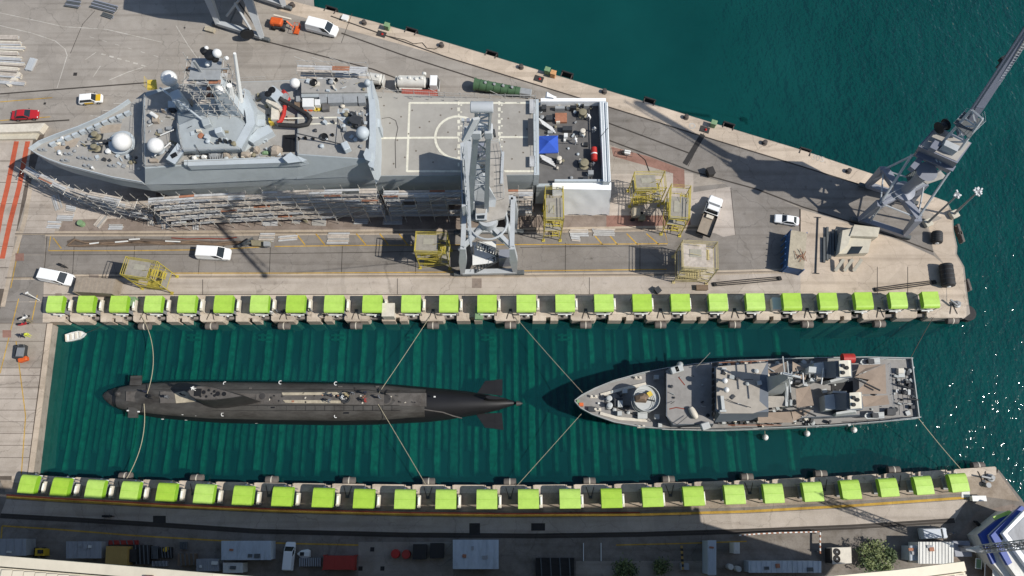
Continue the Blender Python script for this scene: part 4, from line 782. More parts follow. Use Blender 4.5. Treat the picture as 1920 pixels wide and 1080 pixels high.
def person(u, v, z, ang, top, legs, label, pose='stand', hat='hair', k=1.0):
    m = FIG[pose].copy(); m.materials.clear()
    for x in (top, legs, 'skin', hat, 'cloth_black'): m.materials.append(MATS[x])
    o = bpy.data.objects.new('person', m); COL.objects.link(o); o.location = W(u, v, z); o.rotation_euler = (0, 0, ang); o.scale = (k,) * 3; ORG[o.name] = Vector(o.location)
    return tag(o, label, 'person')
# ------------------------------------------------------------------ submarine
mat('sub_black', 0x1e1e20, .45, .2, .5, grime=.4, streak=(.6, 3, 3)); mat('sub_deck', 0x4d4b48, .7, .28, .9, grime=.95, streak=(.5, 1.6, 1)); mat('sub_walk', 0x605c58, .85, .25, 1.2, grime=.8); mat('sub_dark', 0x403e3d, .6, .25, .9, grime=.4); mat('canvas', 0xb3a994, .9, .2, 2, grime=.4)
TOPE = [(188, 740), (196, 733), (208, 728), (228, 723), (250, 719), (300, 715), (400, 714), (600, 716), (700, 718), (760, 722), (820, 727), (880, 734), (930, 743), (960, 751), (973, 756)]
BOTE = [(188, 741), (196, 750), (208, 759), (228, 769), (245, 774), (300, 783), (400, 792), (600, 797), (700, 796), (760, 793), (820, 790), (880, 780), (930, 771), (960, 761), (973, 757)]
sub = thing('submarine', 'long black submarine moored in the basin', 'submarine', W(560, 755, -2))
def ring_at(u, k=1.0, z0=-2.15, n=24, flat=1.0):
    a, b = W(u, lerp(TOPE, u), -1.6), W(u, lerp(BOTE, u), -1.6); c = (a + b) / 2; r = max((a - b).length / 2 * k, .03); zc = z0 + (.0 if u < 800 else (u - 800) / 173 * .9)
    return [Vector((c.x, c.y + r * math.cos(2 * math.pi * i / n), zc + r * flat * math.sin(2 * math.pi * i / n))) for i in range(n)], c, r, zc
us = [188, 191, 196, 202, 208, 220, 238, 265, 300, 350, 420, 520, 620, 700, 760, 800, 840, 880, 910, 935, 955, 968, 973]
mk('hull', MB().loft([ring_at(u)[0] for u in us], smooth=True), 'sub_black', sub)
cas = []
for u in [226, 236, 250, 275, 320, 400, 520, 640, 720, 770, 799]:
    _, c, r, zc = ring_at(u); e = .86 if u < 760 else .80; up = r * .98 if u < 240 else r * .98
    ht = zc + min(r * 1.0, 3.6) + .25 * min(1, (u - 200) / 60)
    sec = []
    for t in (-1, -.93, -.8, -.55, -.38, 0, .38, .55, .8, .93, 1):
        sec.append(Vector((c.x, c.y - t * r * e + .12 * r * 0, ht - .0 - (abs(t) ** 3.2) * r * .42 - (0.3 if abs(t) == 1 else 0))))
    cas.append([s + Vector((0, 0, 0)) for s in sec])
mk('deck_casing', MB().loft(cas, closed=False, smooth=True).add(cas[-1] + [p - Vector((0, 0, 2)) for p in reversed(cas[-1])], [tuple(range(22))]), 'sub_deck', sub)
def sz(u): _, c, r, zc = ring_at(u); return zc + min(r, 3.6) + .25 * min(1, (u - 200) / 60)
for u_ in (214, 246):
    rg_, c_, r_, z_ = ring_at(u_, 1.012); rg2 = ring_at(u_ + 1.2, 1.012)[0]; mk('weld_band', MB().loft([rg_, rg2], smooth=True), 'sub_walk', sub)
mk('nose_cap', MB().loft([ring_at(u_, 1.006)[0] for u_ in (188, 191, 196, 202, 208, 213)], smooth=True), 'sub_deck', sub)
# flat walkway on the crown of the casing
wk = MB()
for a, b in zip([236, 300, 380, 480, 560, 640, 720, 790], [300, 380, 480, 560, 640, 720, 790, 799]):
    wk.px([(a, lerp([(236, 734), (300, 734), (480, 738), (640, 737), (799, 737)], a)), (b, lerp([(236, 734), (300, 734), (480, 738), (640, 737), (799, 737)], b)), (b, lerp([(236, 752), (300, 756), (480, 757), (640, 758), (799, 762)], b)), (a, lerp([(236, 752), (300, 756), (480, 757), (640, 758), (799, 762)], a))], (sz(a) + sz(b)) / 2 + .05, (sz(a) + sz(b)) / 2 - .4)
mk('walkway', wk, 'sub_walk', sub)
for uv in () and ([(215, 723), (213, 745), (218, 768)], [(249, 744), (246, 750), (250, 775)]): mk('weld_band', MB().tube([W(u, v, sz(u) - .05 if 735 < v < 755 else -.2) for u, v in uv], .07, 5), 'sub_walk', sub)
# sail
st = [(0, .0), (.06, .55), (.16, .9), (.3, 1.0), (.5, .85), (.7, .55), (.86, .25), (1, .02)]
def foil(pa, pb, hw, z):
    d = (pb - pa); n = Vector((-d.y, d.x, 0)).normalized(); L = [pa + d * t + n * hw * h for t, h in st]; Rr = [pa + d * t - n * hw * h for t, h in reversed(st[1:-1])]
    return [Vector((p.x, p.y, z)) for p in L + Rr]
zb = 1.3; zt = 6.4
pa, pb = W(350, 734, zt), W(456, 743, zt); qa, qb = W(352, 748, zb), W(487, 752, zb); qa = Vector((pa.x - .3, pa.y - .05, zb)); qb = Vector((pb.x + 1.6, pb.y - .1, zb))
sail = mk('sail', MB().loft([foil(qa, qb, 1.55, zb - .6), foil(qa.lerp(pa, .25), qb.lerp(pb, .5), 1.22, zb + 1.2), foil(pa, pb, 1.12, zt - .25), foil(pa.lerp(pb, .01), pb.lerp(pa, .01), 1.04, zt)]), 'sub_dark', sub)
mk('sail_top', MB().prism([(p.x, p.y) for p in foil(pa.lerp(pb, .03), pb.lerp(pa, .03), .95, zt)], zt - .1, zt + .02), 'sub_walk', sail)
for t, s, r in ((.16, .3, .28), (.2, -.3, .24), (.3, .1, .3), (.38, .45, .2), (.36, -.5, .2), (.48, .35, .22), (.5, -.25, .22), (.55, .05, .36), (.66, .1, .34), (.26, -.55, .15), (.44, -.02, .14)):
    n = Vector((-(pb - pa).y, (pb - pa).x, 0)).normalized(); mk('mast_well', MB().lathe(pa.lerp(pb, t) + n * s + Vector((0, 0, .02)), [(r, 0), (r, .03)], 12), 'vent_black', sail)
mk('bridge_cockpit', MB().box(pa.lerp(pb, .2) + Vector((0, 0, .05)), (1.0, 1.1, .12)), 'vent_black', sail)
# planes, rudder, tail
mk('bow_plane', MB().px([(245, 705), (265, 704), (264, 722), (243, 722)], .1, -.25), 'sub_deck', sub); mk('bow_plane', MB().px([(240, 764), (258, 763), (257, 783), (240, 783)], .1, -.25), 'sub_deck', sub)
sp1 = mk('stern_plane', MB().pxf([(893, 736), (908, 713), (943, 712), (942, 742)], -2.5, [(895, 737), (910, 714), (941, 713), (941, 742)], -1.97), 'sub_black', sub); mk('elevator', MB().px([(928, 712), (942, 711), (942, 740), (928, 740)], -1.94, -2.3), 'sub_black', sp1)
sp2 = mk('stern_plane', MB().pxf([(890, 776), (908, 803), (942, 805), (941, 774)], -2.5, [(892, 776), (910, 802), (940, 804), (940, 774)], -1.97), 'sub_black', sub); mk('elevator', MB().px([(928, 775), (941, 774), (944, 806), (928, 804)], -1.94, -2.3), 'sub_black', sp2)
mk('rudder', MB().loft([[Vector((p.x, p.y, z)) for p in foil(W(905 + k, 748, 0), W(952 - k * .4, 751, 0), .28, 0)] for z, k in ((-1.4, 0), (1.9, 6))]), 'sub_black', sub)
mk('tail_fin', MB().tube([W(789, 767, .5), W(830, 773, .2), W(850, 780, -.3), W(866, 784, -.7)], .1, 6), 'sub_walk', sub)
mk('propeller_cone', MB().lathe(W(968, 756.5, -1.0), [(.45, 0), (.3, .6), (.05, 1.0)], 12, (1, 0, 0)), 'sub_dark', sub)
# hatches, cleats, canvas, small fittings
for u, v, r in ((724, 748, .75), (492, 743, .5), (307, 742, .6)):
    h = mk('deck_hatch', MB().lathe(W(u, v, sz(u) + .05), [(r, 0), (r, .06), (r * .85, .08)], 18), 'sub_dark', sub); mk('rim', MB().lathe(W(u, v, sz(u) + .06), [(r * 1.2, -.03), (r * 1.2, .02), (r * 1.02, .03)], 18), 'sub_walk', h)
mk('open_hatch', MB().lathe(W(648, 747, sz(648)), [(.75, 0), (.75, .35), (.6, .36), (.6, .1)], 14), 'dark_steel', sub); mk('bow_fairing', MB().lathe(W(221, 738, 1.1), [(.5, 0), (.4, .25), (.15, .4)], 12), 'sub_dark', sub)
for uv, m, h in (([(528, 736), (650, 735), (650, 740), (530, 741)], 'canvas', .12), ([(530, 750), (560, 750), (640, 751), (638, 756), (560, 756), (535, 755)], 'canvas', .12), ([(327, 737), (345, 733), (372, 746), (368, 753), (330, 756)], 'canvas', .15)):
    mk('canvas_mat', MB().px(uv, sz(uv[0][0]) + h + .05, sz(uv[0][0])), m, sub)
for u, v in ((260, 772), (343, 777), (368, 779), (614, 777), (684, 783), (815, 744), (460, 756), (240, 770)): mk('draught_mark', MB().box(W(u, v, .1 if v > 765 else 1.5), (.28, .2, .25)), 'white_paint', sub)
def cee(u, v, z):
    c = W(u, v, z); mb = MB()
    for k in range(6): 
        a0, a1 = R(60 + k * 40), R(60 + (k + 1) * 40); mb.add([c + Vector((math.cos(a) * r, math.sin(a) * r, .02)) for a, r in ((a0, .2), (a0, .32), (a1, .32), (a1, .2))], [(0, 1, 2, 3)])
    mk('cleat_mark', mb, 'white_paint', sub)
for u, v in ((422, 719), (418, 777), (630, 719), (630, 780), (526, 717)): cee(u, v, .85 if v > 750 else .7)
for uv in ([(570, 778), (571, 790)], [(567, 775), (568, 780)]): mk('draught_scale', MB().tube([W(u, v, .2 - (v - 778) * .08) for u, v in uv], .06, 4), 'white_paint', sub)
for k in range(9): mk('flank_mark', MB().box(W(305 + k * 44, 788 + (1 if k > 3 else -2) + min(k, 3) * 1.5, -1.75), (.35, .1, .12)), 'white_paint', sub)
def crown(u, v):
    _, c, r, zc = ring_at(u); p = W(u, v, sz(u)); t = min(1, abs(p.y - c.y) / (r * .86)); return W(u, v, sz(u) - (t ** 3.2) * r * .42 + .015)
for v0 in (731, 760, 770): mk('casing_seam', MB().tube([crown(u, v0 + (2 if u > 700 and v0 < 740 else 0)) for u in range(285, 760, 15)], .035, 4), 'sub_black', sub)
rs = random.Random(3)
for k in range(26):
    u = 285 + k * 18; a, b = crown(u, 761), crown(u, 769.5); mk('plate_seam', MB().tube([a, b], .03, 4), 'sub_black', sub)
    if rs.random() < .55: mk('vent_slot', MB().box(crown(u + rs.uniform(3, 12), rs.choice((725, 728, 764, 774))), (rs.uniform(.3, .9), rs.uniform(.15, .3), .05)), rs.choice(('sub_black', 'sub_dark', 'sub_walk')), sub)
for k in range(30): mk('deck_fitting', MB().box(crown(rs.uniform(500, 790), rs.uniform(737, 757)) + Vector((0, 0, .08)), (rs.uniform(.1, .4), rs.uniform(.1, .3), rs.uniform(.05, .25)), rs.uniform(0, 3)), rs.choice(('sub_black', 'sub_dark', 'cream', 'plank_rust')), sub)
paint_text('72', 259, 741, sz(258) + .07, 1.2, R(90), 'sub_dark', sub, 'painted_number')
z = lambda u: sz(u) + .06
P = [(277, 737, 'cloth_navy', 'cloth_navy', 'crew member in navy on the submarine bow beside the mooring rope', 'stand', 'hair'), (284, 745, 'cloth_black', 'cloth_navy', 'crew member bending over the bow rope of the submarine', 'bend', 'hair'), (318, 747, 'cloth_grey', 'cloth_navy', 'crew member in grey standing forward of the submarine sail', 'stand', 'helmet_white'),
     (345, 742, 'cloth_navy', 'cloth_black', 'crew member by the canvas at the foot of the submarine sail', 'stand', 'helmet_white'), (619, 753, 'cloth_grey', 'cloth_navy', 'crew member with a pale cap on the submarine behind the canvas mats', 'stand', 'helmet_white'), (624, 743, 'cloth_navy', 'cloth_navy', 'crew member in navy near the far canvas mat of the submarine', 'stand', 'hair'),
     (640, 747, 'cloth_white', 'cloth_navy', 'crew member in a white top beside the open aft hatch', 'bend', 'hair'), (655, 744, 'cloth_khaki', 'cloth_navy', 'crew member in khaki at the open aft hatch of the submarine', 'bend', 'hair'), (663, 738, 'cloth_grey', 'cloth_black', 'crew member in grey standing just behind the open aft hatch', 'stand', 'hair'), (687, 739, 'cloth_navy', 'cloth_navy', 'crew member with a white cap on the far side of the aft casing', 'stand', 'helmet_white'),
     (686, 752, 'cloth_red', 'cloth_navy', 'crew member in a red top on the near side of the aft casing', 'stand', 'hair'), (712, 747, 'cloth_grey', 'cloth_navy', 'crew member in grey beside the round aft deck hatch', 'stand', 'hair'), (723, 740, 'cloth_black', 'cloth_black', 'crew member in black handling the aft mooring rope of the submarine', 'bend', 'hair')]
for u, v, t, l, lab, po, hat in P: person(u, v, z(u), rnd.uniform(0, 6), t, l, lab, po, hat, 1.0)
person(368, 731, zt + .1, 1.2, 'cloth_white', 'cloth_navy', 'crew member in white standing in the submarine bridge cockpit', 'stand', 'hair')
person(446, 747, zt - 4.9, 2, 'cloth_khaki', 'cloth_navy', 'crew member at the foot of the submarine sail near its trailing edge', 'stand', 'hair') if False else None
# ------------------------------------------------------------------ mooring ropes
def rope(a, b, sag, label, r=.055, bow=0.0, m='rope'):
    a, b = W(*a), W(*b); n = 14; d = b - a; s = Vector((-d.y, d.x, 0)).normalized()
    pts = [a + d * t + Vector((0, 0, -sag * 4 * t * (1 - t))) + s * bow * 4 * t * (1 - t) for t in [i / n for i in range(n + 1)]]
    return simple('mooring_rope', label, 'rope', MB().tube(pts, r, 5), m, 'mooring ropes across the basin')
rope((264, 590, .2), (276, 738, 1.6), .3, 'curved mooring rope from the far quay to the submarine bow', .055, 1.3); rope((270, 757, 1.4), (236, 900, .2), .3, 'curved mooring rope from the submarine bow to the near quay', .055, .9)
rope((806, 594, .2), (711, 736, 1.6), .2, 'mooring rope from the far quay to the submarine aft casing', .045); rope((709, 758, 1.5), (798, 908, .2), .2, 'mooring rope from the submarine aft casing to the near quay', .045)
# ------------------------------------------------------------------ minehunter in the basin
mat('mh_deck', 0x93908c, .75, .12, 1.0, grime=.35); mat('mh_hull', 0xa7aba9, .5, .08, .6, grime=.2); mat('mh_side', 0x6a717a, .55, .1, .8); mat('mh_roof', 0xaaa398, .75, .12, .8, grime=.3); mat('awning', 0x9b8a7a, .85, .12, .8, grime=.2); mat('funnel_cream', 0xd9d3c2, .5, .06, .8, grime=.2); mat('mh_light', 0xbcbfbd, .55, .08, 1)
ZM = 2.4
mh = thing('minehunter', 'grey naval minehunter moored in the basin behind the submarine', 'ship', W(1400, 745, -2))
TOP2 = [(1077, 752), (1090, 742), (1115, 729), (1150, 715), (1200, 701), (1250, 691), (1300, 684), (1380, 677), (1500, 673), (1620, 671), (1708, 673)]
BOT2 = [(1077, 753), (1088, 766), (1110, 778), (1150, 792), (1200, 801), (1260, 806), (1340, 806), (1450, 803), (1560, 798), (1650, 791), (1723, 783)]
def out2(z, kx, ky, rake):
    a = [W(u, v, ZM) for u, v in BOT2]; b = [W(u, v, ZM) for u, v in TOP2]; p0 = a[0]; p1 = (a[-1] + b[-1]) / 2; r = []
    for p in a + b[::-1][:-1]:
        t = (p.x - p0.x) / (p1.x - p0.x); yc = p0.y + (p1.y - p0.y) * t; g = min(1, t / .4); r.append(Vector((p.x + rake * (1 - min(1, t / .3)), yc + (p.y - yc) * (ky + (kx - ky) * (1 - g) ** 1.4), z)))
    return r
mk('hull', MB().loft([out2(-4.2, .15, .6, 4), out2(-2.2, .35, .93, 3), out2(0, .65, .99, 1.5), out2(ZM, 1, 1, 0)]), 'mh_hull', mh)
mk('main_deck', MB().px([(u + (1.5 if u < 1090 else 0), v - 2) for u, v in BOT2] + [(u - (0 if u < 1700 else 3), v + 2) for u, v in TOP2[::-1][:-1]], ZM + .03, ZM - .2), 'mh_deck', mh)
b2 = MB()
for side in (TOP2[:6], BOT2[:7], TOP2[5:], BOT2[6:]):
    Pp = [W(u, v, ZM) for u, v in side]
    for a, b in zip(Pp, Pp[1:]): b2.beam(a + Vector((0, 0, .35)), b + Vector((0, 0, .35)), .12, .75)
mk('bulwark', b2, 'mh_hull', mh)
mk('transom', MB().beam(W(1708, 673, ZM + .3), W(1722, 784, ZM + .3), .15, .7), 'mh_hull', mh)
# foredeck
tub = mk('gun_tub', MB().lathe(W(1206, 753, ZM), [(1.7, 0), (1.75, 2.6), (1.98, 2.7), (1.98, 3.3), (1.88, 3.3), (1.88, 2.85), (.1, 2.85)], 24), 'mh_light', mh)
for k in range(3): mk('tub_ring', MB().tube([W(1206, 753, ZM + 2.9) + Vector(((1.78 - k * .25) * math.cos(a), (1.78 - k * .25) * math.sin(a), 0)) for a in [math.pi * 2 * j / 28 for j in range(29)]], .035, 4), 'mh_hull', tub)
mk('gun_cover', MB().loft([[W(1203, 748, ZM + 2.9) + Vector((x * k, y * k, z)) for x, y in ((1.2, .4), (.3, .9), (-1.3, .35), (-1.2, -.5), (.6, -.6))] for z, k in ((0, 1), (.9, .8), (1.3, .35))]), 'brown_cover', tub)
mk('gun_barrel', MB().tube([W(1213, 749, ZM + 3.8), W(1228, 752, ZM + 4)], .12, 6), 'dark_steel', tub); mk('ammo_box', MB().box(W(1218, 739, ZM + 3.2), (.7, .7, .5), .5), 'lamp_yellow', tub)
for u, v in ((1141, 749), (1142, 762)): winch(u, v, ZM, .42, 'mh_light', mh, 'windlass')
for (u, v, a, b, h, m) in ((1160, 754, 16, 16, .9, 'dark_steel'), (1163, 757, 9, 12, 1.2, 'mh_light'), (1172, 733, 9, 8, 1.0, 'mh_light'), (1162, 775, 8, 8, 1.0, 'mh_light'), (1232, 781, 9, 9, 1.0, 'mh_light'), (1231, 707, 9, 8, .9, 'mh_hull'), (1238, 797, 7, 8, .8, 'mh_light'), (1205, 779, 18, 12, .8, 'mh_light'), (1123, 756, 4, 3, .4, 'white_paint'), (1176, 762, 10, 4, .9, 'hatch_dark'), (1110, 767, 14, 9, .6, 'dark_steel'), (1090, 758, 8, 6, .8, 'fender_orange'), (1084, 753, 5, 7, .7, 'box_green')):
    mk('deck_locker', MB().px([(u - a / 2, v - b / 2), (u + a / 2, v - b / 2), (u + a / 2, v + b / 2), (u - a / 2, v + b / 2)], ZM + h, ZM), m, mh)
for u, v in ((1113, 744), (1196, 709), (1202, 800), (1120, 768)): cleat(u, v, ZM + .03, 'cream', mh)
for uv in ([(1126, 741), (1170, 729), (1211, 720)], [(1125, 775), (1160, 785), (1213, 789)]): mk('breakwater', MB().path(uv, ZM + .02, .45, .25), 'cream', mh)
mk('foredeck_hose', MB().tube([W(u, v, ZM + .3) for u, v in ((1160, 765), (1185, 775), (1200, 782), (1214, 786))], .08, 5), 'black_rubber', mh)
# fore deckhouse and bridge
Y1, Y2 = 5.2, 8.3
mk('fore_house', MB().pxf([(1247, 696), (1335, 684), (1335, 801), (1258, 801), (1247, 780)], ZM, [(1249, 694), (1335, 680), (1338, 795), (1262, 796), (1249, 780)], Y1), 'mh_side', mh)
mk('fore_house_roof', MB().px([(1250, 695), (1254, 690), (1335, 681), (1338, 794), (1263, 795), (1251, 780)], Y1 + .03, Y1 - .2), 'mh_deck', mh)
for k in range(9): mk('window', MB().box(W(1247.5 + k * .25, 704 + k * 9.5, Y1 - .6), (.12, .7, .55)), 'vent_black', mh)
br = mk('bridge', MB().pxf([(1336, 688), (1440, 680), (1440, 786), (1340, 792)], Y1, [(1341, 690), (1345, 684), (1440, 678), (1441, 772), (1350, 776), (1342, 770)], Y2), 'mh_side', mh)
mk('bridge_roof', MB().px([(1343, 690), (1347, 687), (1438, 680), (1425, 705), (1424, 752), (1440, 766), (1412, 775), (1352, 775), (1344, 766)], Y2 + .05, Y2 - .2), 'mh_roof', br)
for k in range(8): mk('window', MB().pxf([(1334.5, 690 + k * 12), (1336, 690 + k * 12), (1336, 698 + k * 12), (1334.5, 698 + k * 12)], Y1 + .9, [(1338, 689 + k * 11.6), (1339.5, 689 + k * 11.6), (1339.5, 697 + k * 11.6), (1338, 697 + k * 11.6)], Y2 - .5), 'vent_black', br)
for u, v in ((1359, 714), (1362, 731)):
    d_ = mk('radome', MB().ball(W(u, v, Y2 + 1.3), .42, 12), 'radome', br); mk('pedestal', MB().lathe(W(u - 1, v + 1, Y2), [(.2, 0), (.18, 1.1)], 8), 'mh_light', d_)
mk('roof_rail', MB().px([(1351, 742), (1357, 742), (1360, 770), (1354, 770)], Y2 + .5, Y2), 'mh_light', br); mk('roof_step', MB().px([(1350, 769), (1362, 768), (1362, 772), (1350, 772)], Y2 + .7, Y2), 'mh_light', br)
for uv in ([(1362, 748), (1375, 754), (1408, 764)], [(1395, 711), (1412, 712)]): mk('roof_cable', MB().tube([W(u, v, Y2 + .5) for u, v in uv], .05, 4), 'dark_steel', br)
mk('buoy', MB().lathe(W(1300, 774, Y1 + .5), [(.05, -1.0), (.35, -.85), (.5, -.4), (.5, .4), (.35, .85), (.05, 1.0)], 12, (.45, -.9, 0)), 'cream', mh)
for u, v in ((1265, 694), (1322, 799), (1272, 692)): mk('gun_mount', MB().box(W(u, v, Y1 + .5), (1.3, 1.0, .9), .3, .1).tube([W(u - 5, v, Y1 + .8), W(u + 6, v - 2, Y1 + .9)], .08, 5), 'mh_light', mh)
mk('side_lamp', MB().ball(W(1275, 684, Y1 + .4), .5, 10), 'mh_hull', mh); mk('flag_pole', MB().tube([W(1304, 690, Y1), W(1331, 662, Y1 + 4)], .06, 5, .03), 'cream', mh)
for uv in ([(1272, 707), (1284, 722)], [(1255, 767), (1268, 764), (1285, 767)]): mk('deck_stripe', MB().path(uv, Y1 + .045, .16), 'red_line', mh)
mk('deck_boom', MB().tube([W(1290, 780, Y1 + .6), W(1270, 796, Y1 + .8), W(1255, 789, Y1 + .9)], .06, 5), 'dark_steel', mh)
# midships: raised deck, awnings, mast and lattice
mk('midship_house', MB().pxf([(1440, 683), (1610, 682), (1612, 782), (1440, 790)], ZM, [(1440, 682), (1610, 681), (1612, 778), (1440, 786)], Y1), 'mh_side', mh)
mk('midship_deck', MB().px([(1440, 682), (1610, 681), (1612, 777), (1440, 785)], Y1 + .03, Y1 - .1), 'mh_deck', mh)
def sheet_awning(uvz, m='awning', name='awning'):
    pts = [W(*q_) for q_ in uvz]; n = len(pts); c = sum(pts, Vector()) / n - Vector((0, 0, .18)); mb = MB(); vs = pts + [c]
    mb.add(vs, [(i, (i + 1) % n, n) for i in range(n)]); mb.add([p - Vector((0, 0, .05)) for p in vs], [((i + 1) % n, i, n) for i in range(n)]); return mk(name, mb, m, mh, fix=False)
Za = 7.6
sheet_awning([(1436, 693, Za), (1476, 678, Za), (1474, 697, Za + .6), (1440, 700, Za)]); sheet_awning([(1486, 678, Za), (1513, 693, Za - .4), (1486, 697, Za + .4)]); sheet_awning([(1492, 729, Za), (1519, 724, Za), (1526, 760, Za), (1494, 764, Za)])
sheet_awning([(1420, 774, 6.4), (1482, 772, 6.6), (1488, 792, 6.0), (1422, 793, 6.0)]); sheet_awning([(1484, 772, 6.4), (1522, 768, 6.4), (1508, 780, 6), (1488, 790, 6.0)]); sheet_awning([(1602, 707, 6.6), (1660, 682, 6.6), (1662, 738, 6.6), (1600, 739, 6.8), (1630, 712, 7.6)]); sheet_awning([(1611, 684, 6.2), (1656, 683, 6.6), (1604, 704, 6.5)])
sheet_awning([(1614, 743, 6.4), (1664, 741, 6.4), (1668, 758, 6.2), (1620, 763, 6.0)]); sheet_awning([(1487, 700, Za), (1512, 704, Za - .5), (1510, 712, Za - .5), (1487, 708, Za)]); sheet_awning([(1422, 742, 8.0), (1470, 743, 8.0), (1474, 762, 7.6), (1420, 766, 7.8)], 'mh_roof')
ms = mk('mast', MB().loft([[W(1440, 728, Y1) + Vector((x * k, y * k, zz)) for x, y in ((1, 1), (-1, 1), (-1, -1), (1, -1))] for zz, k in ((0, 1.5), (5, .9), (9.5, .35))]), 'mh_hull', mh)
for zz, L in ((7.5, 3.2), (9, 2.2)): mk('yard', MB().beam(W(1440, 728, Y1) + Vector((0, -L, zz)), W(1440, 728, Y1) + Vector((0, L, zz)), .15), 'mh_hull', ms)
mk('radar', MB().beam(W(1440, 728, Y1) + Vector((-1.2, .3, 10)), W(1440, 728, Y1) + Vector((1.2, -.3, 10)), .3, .4), 'mh_light', ms); mk('pole', MB().tube([W(1440, 728, Y1) + Vector((0, 0, 9)), W(1440, 728, Y1) + Vector((0, 0, 12.5))], .07, 6), 'mh_light', ms)
for (u, v, a, b, h, m) in ((1447, 728, 10, 10, 3.0, 'mh_light'), (1462, 722, 14, 5, 3.2, 'white_paint'), (1450, 710, 16, 6, 2.6, 'dark_steel'), (1470, 700, 12, 5, 2.8, 'mh_light'), (1480, 717, 12, 6, 2.8, 'white_paint'), (1500, 715, 16, 5, 2.4, 'dark_steel'), (1430, 752, 14, 12, 2.5, 'mh_roof'), (1476, 742, 5, 40, 2.8, 'mh_light'), (1524, 693, 14, 12, 3.6, 'mh_light'), (1538, 706, 12, 10, 2.6, 'mh_roof'), (1526, 712, 12, 7, 2.4, 'mh_light'), (1435, 697, 10, 5, 2.2, 'dark_steel'), (1512, 722, 7, 4, 2.6, 'mh_light'), (1484, 755, 4, 12, 2.6, 'mh_hull'), (1575, 735, 26, 5, 2.0, 'mh_light')):
    mk('deck_gear', MB().px([(u - a / 2, v - b / 2), (u + a / 2, v - b / 2 + 1), (u + a / 2 - 1, v + b / 2), (u - a / 2 - 1, v + b / 2 - 1)], Y1 + h, Y1), m, mh)
for k in range(9): mk('pipe', MB().tube([W(1440 + k * 13, 690 + (k % 4) * 9, Y1 + 2.4), W(1452 + k * 11, 697 + (k % 3) * 12, Y1 + 2.7)], .1, 5), ('mh_light', 'dark_steel', 'white_paint')[k % 3], mh)
# two big funnels with raked sides
def funnel(cu, cv, lab):
    f = mk('funnel', MB().pxf([(cu - 58, cv - 14), (cu - 4, cv - 17), (cu + 4, cv + 18), (cu - 56, cv + 16)], Y1, [(cu - 18, cv - 16), (cu + 12, cv - 18), (cu + 14, cv + 15), (cu - 16, cv + 16)], Y1 + 4.6), 'mh_side', mh)
    mk('funnel_cap', MB().pxf([(cu - 12, cv - 16), (cu + 12, cv - 17), (cu + 13, cv + 13), (cu - 11, cv + 14)], Y1 + 4.4, [(cu - 11, cv - 16.5), (cu + 6, cv - 18), (cu + 9, cv + 12), (cu - 9, cv + 14)], Y1 + 5.6), 'funnel_cream', f)
    for a, b in ((-4, -7), (3, -3), (-4, 6)): mk('exhaust', MB().lathe(W(cu + a, cv + b, Y1 + 5.6), [(.28, 0), (.28, .25), (.2, .26)], 10), 'vent_black', f)
    mk('foot_house', MB().px([(cu - 58, cv - 12), (cu - 40, cv - 14), (cu - 36, cv + 14), (cu - 56, cv + 16)], Y1 + 2.2, Y1), 'mh_light', f)
    return f
funnel(1584, 693, ''); funnel(1604, 753, '')
mk('side_fairing', MB().pxf([(1540, 716), (1590, 700), (1592, 716), (1545, 722)], Y1, [(1556, 713), (1590, 703), (1590, 708), (1558, 717)], Y1 + 2.5), 'mh_light', mh); mk('side_fairing', MB().pxf([(1560, 778), (1605, 768), (1606, 776), (1566, 781)], Y1, [(1568, 773), (1604, 767), (1604, 772), (1568, 777)], Y1 + 2.5), 'mh_light', mh)
mk('boat_well', MB().px([(1559, 719), (1599, 714), (1600, 738), (1559, 741)], Y1 + .12, Y1), 'vent_black', mh)
# after deck
mk('red_raft', MB().lathe(W(1577, 672, ZM + 3.4), [(.3, 0), (.75, .15), (.75, 1.9), (.3, 2.05)], 12, (1, 0, 0)), 'red_paint', mh)
for (u, v, a, b, h, m) in ((1690, 695, 10, 9, .9, 'cream'), (1691, 700, 12, 14, .5, 'mh_light'), (1703, 699, 6, 8, .7, 'dark_steel'), (1683, 733, 5, 5, .5, 'white_paint'), (1697, 732, 6, 8, .3, 'white_paint'), (1703, 716, 8, 5, .6, 'dark_steel'), (1712, 763, 7, 6, .7, 'dark_steel'), (1672, 772, 16, 12, .9, 'dark_steel'), (1705, 735, 5, 10, .5, 'mh_light')):
    mk('deck_gear', MB().px([(u - a / 2, v - b / 2), (u + a / 2, v - b / 2), (u + a / 2, v + b / 2), (u - a / 2, v + b / 2)], ZM + h, ZM), m, mh)
def rib_boat(u, v, du, dv, lab):
    r_ = mk('inflatable_boat', MB().loft([[W(u + du * t - dv * s * .16, v + dv * t + du * s * .16, ZM + 1.2 + hh) for s, hh in ((-1, 0), (-1, .45), (-.7, .45), (-.6, .15), (.6, .15), (.7, .45), (1, .45), (1, 0))] for t in (-.5, -.3, .2, .4)] + [[W(u + du * .52 - dv * s * .05, v + dv * .52 + du * s * .05, ZM + 1.5 + hh) for s, hh in ((-1, 0), (-1, .2), (-.7, .25), (-.6, .2), (.6, .2), (.7, .25), (1, .2), (1, 0))]]), 'mh_light', mh); mk('console', MB().box(W(u, v, ZM + 1.8), (.9, .7, .7)), 'dark_steel', r_)
rib_boat(1632, 678, -36, 3, ''); rib_boat(1640, 779, -36, 2, '')
for uv, zz in (([(1610, 676), (1660, 674)], ZM), ([(1240, 806), (1340, 808), (1420, 806)], ZM + .7), ([(1600, 795), (1715, 786)], ZM + .7), ([(1664, 683), (1668, 740), (1672, 768)], ZM + 3), ([(1380, 678), (1500, 674)], ZM + .7)): railing(uv, zz, .9, mh, 'mh_light')
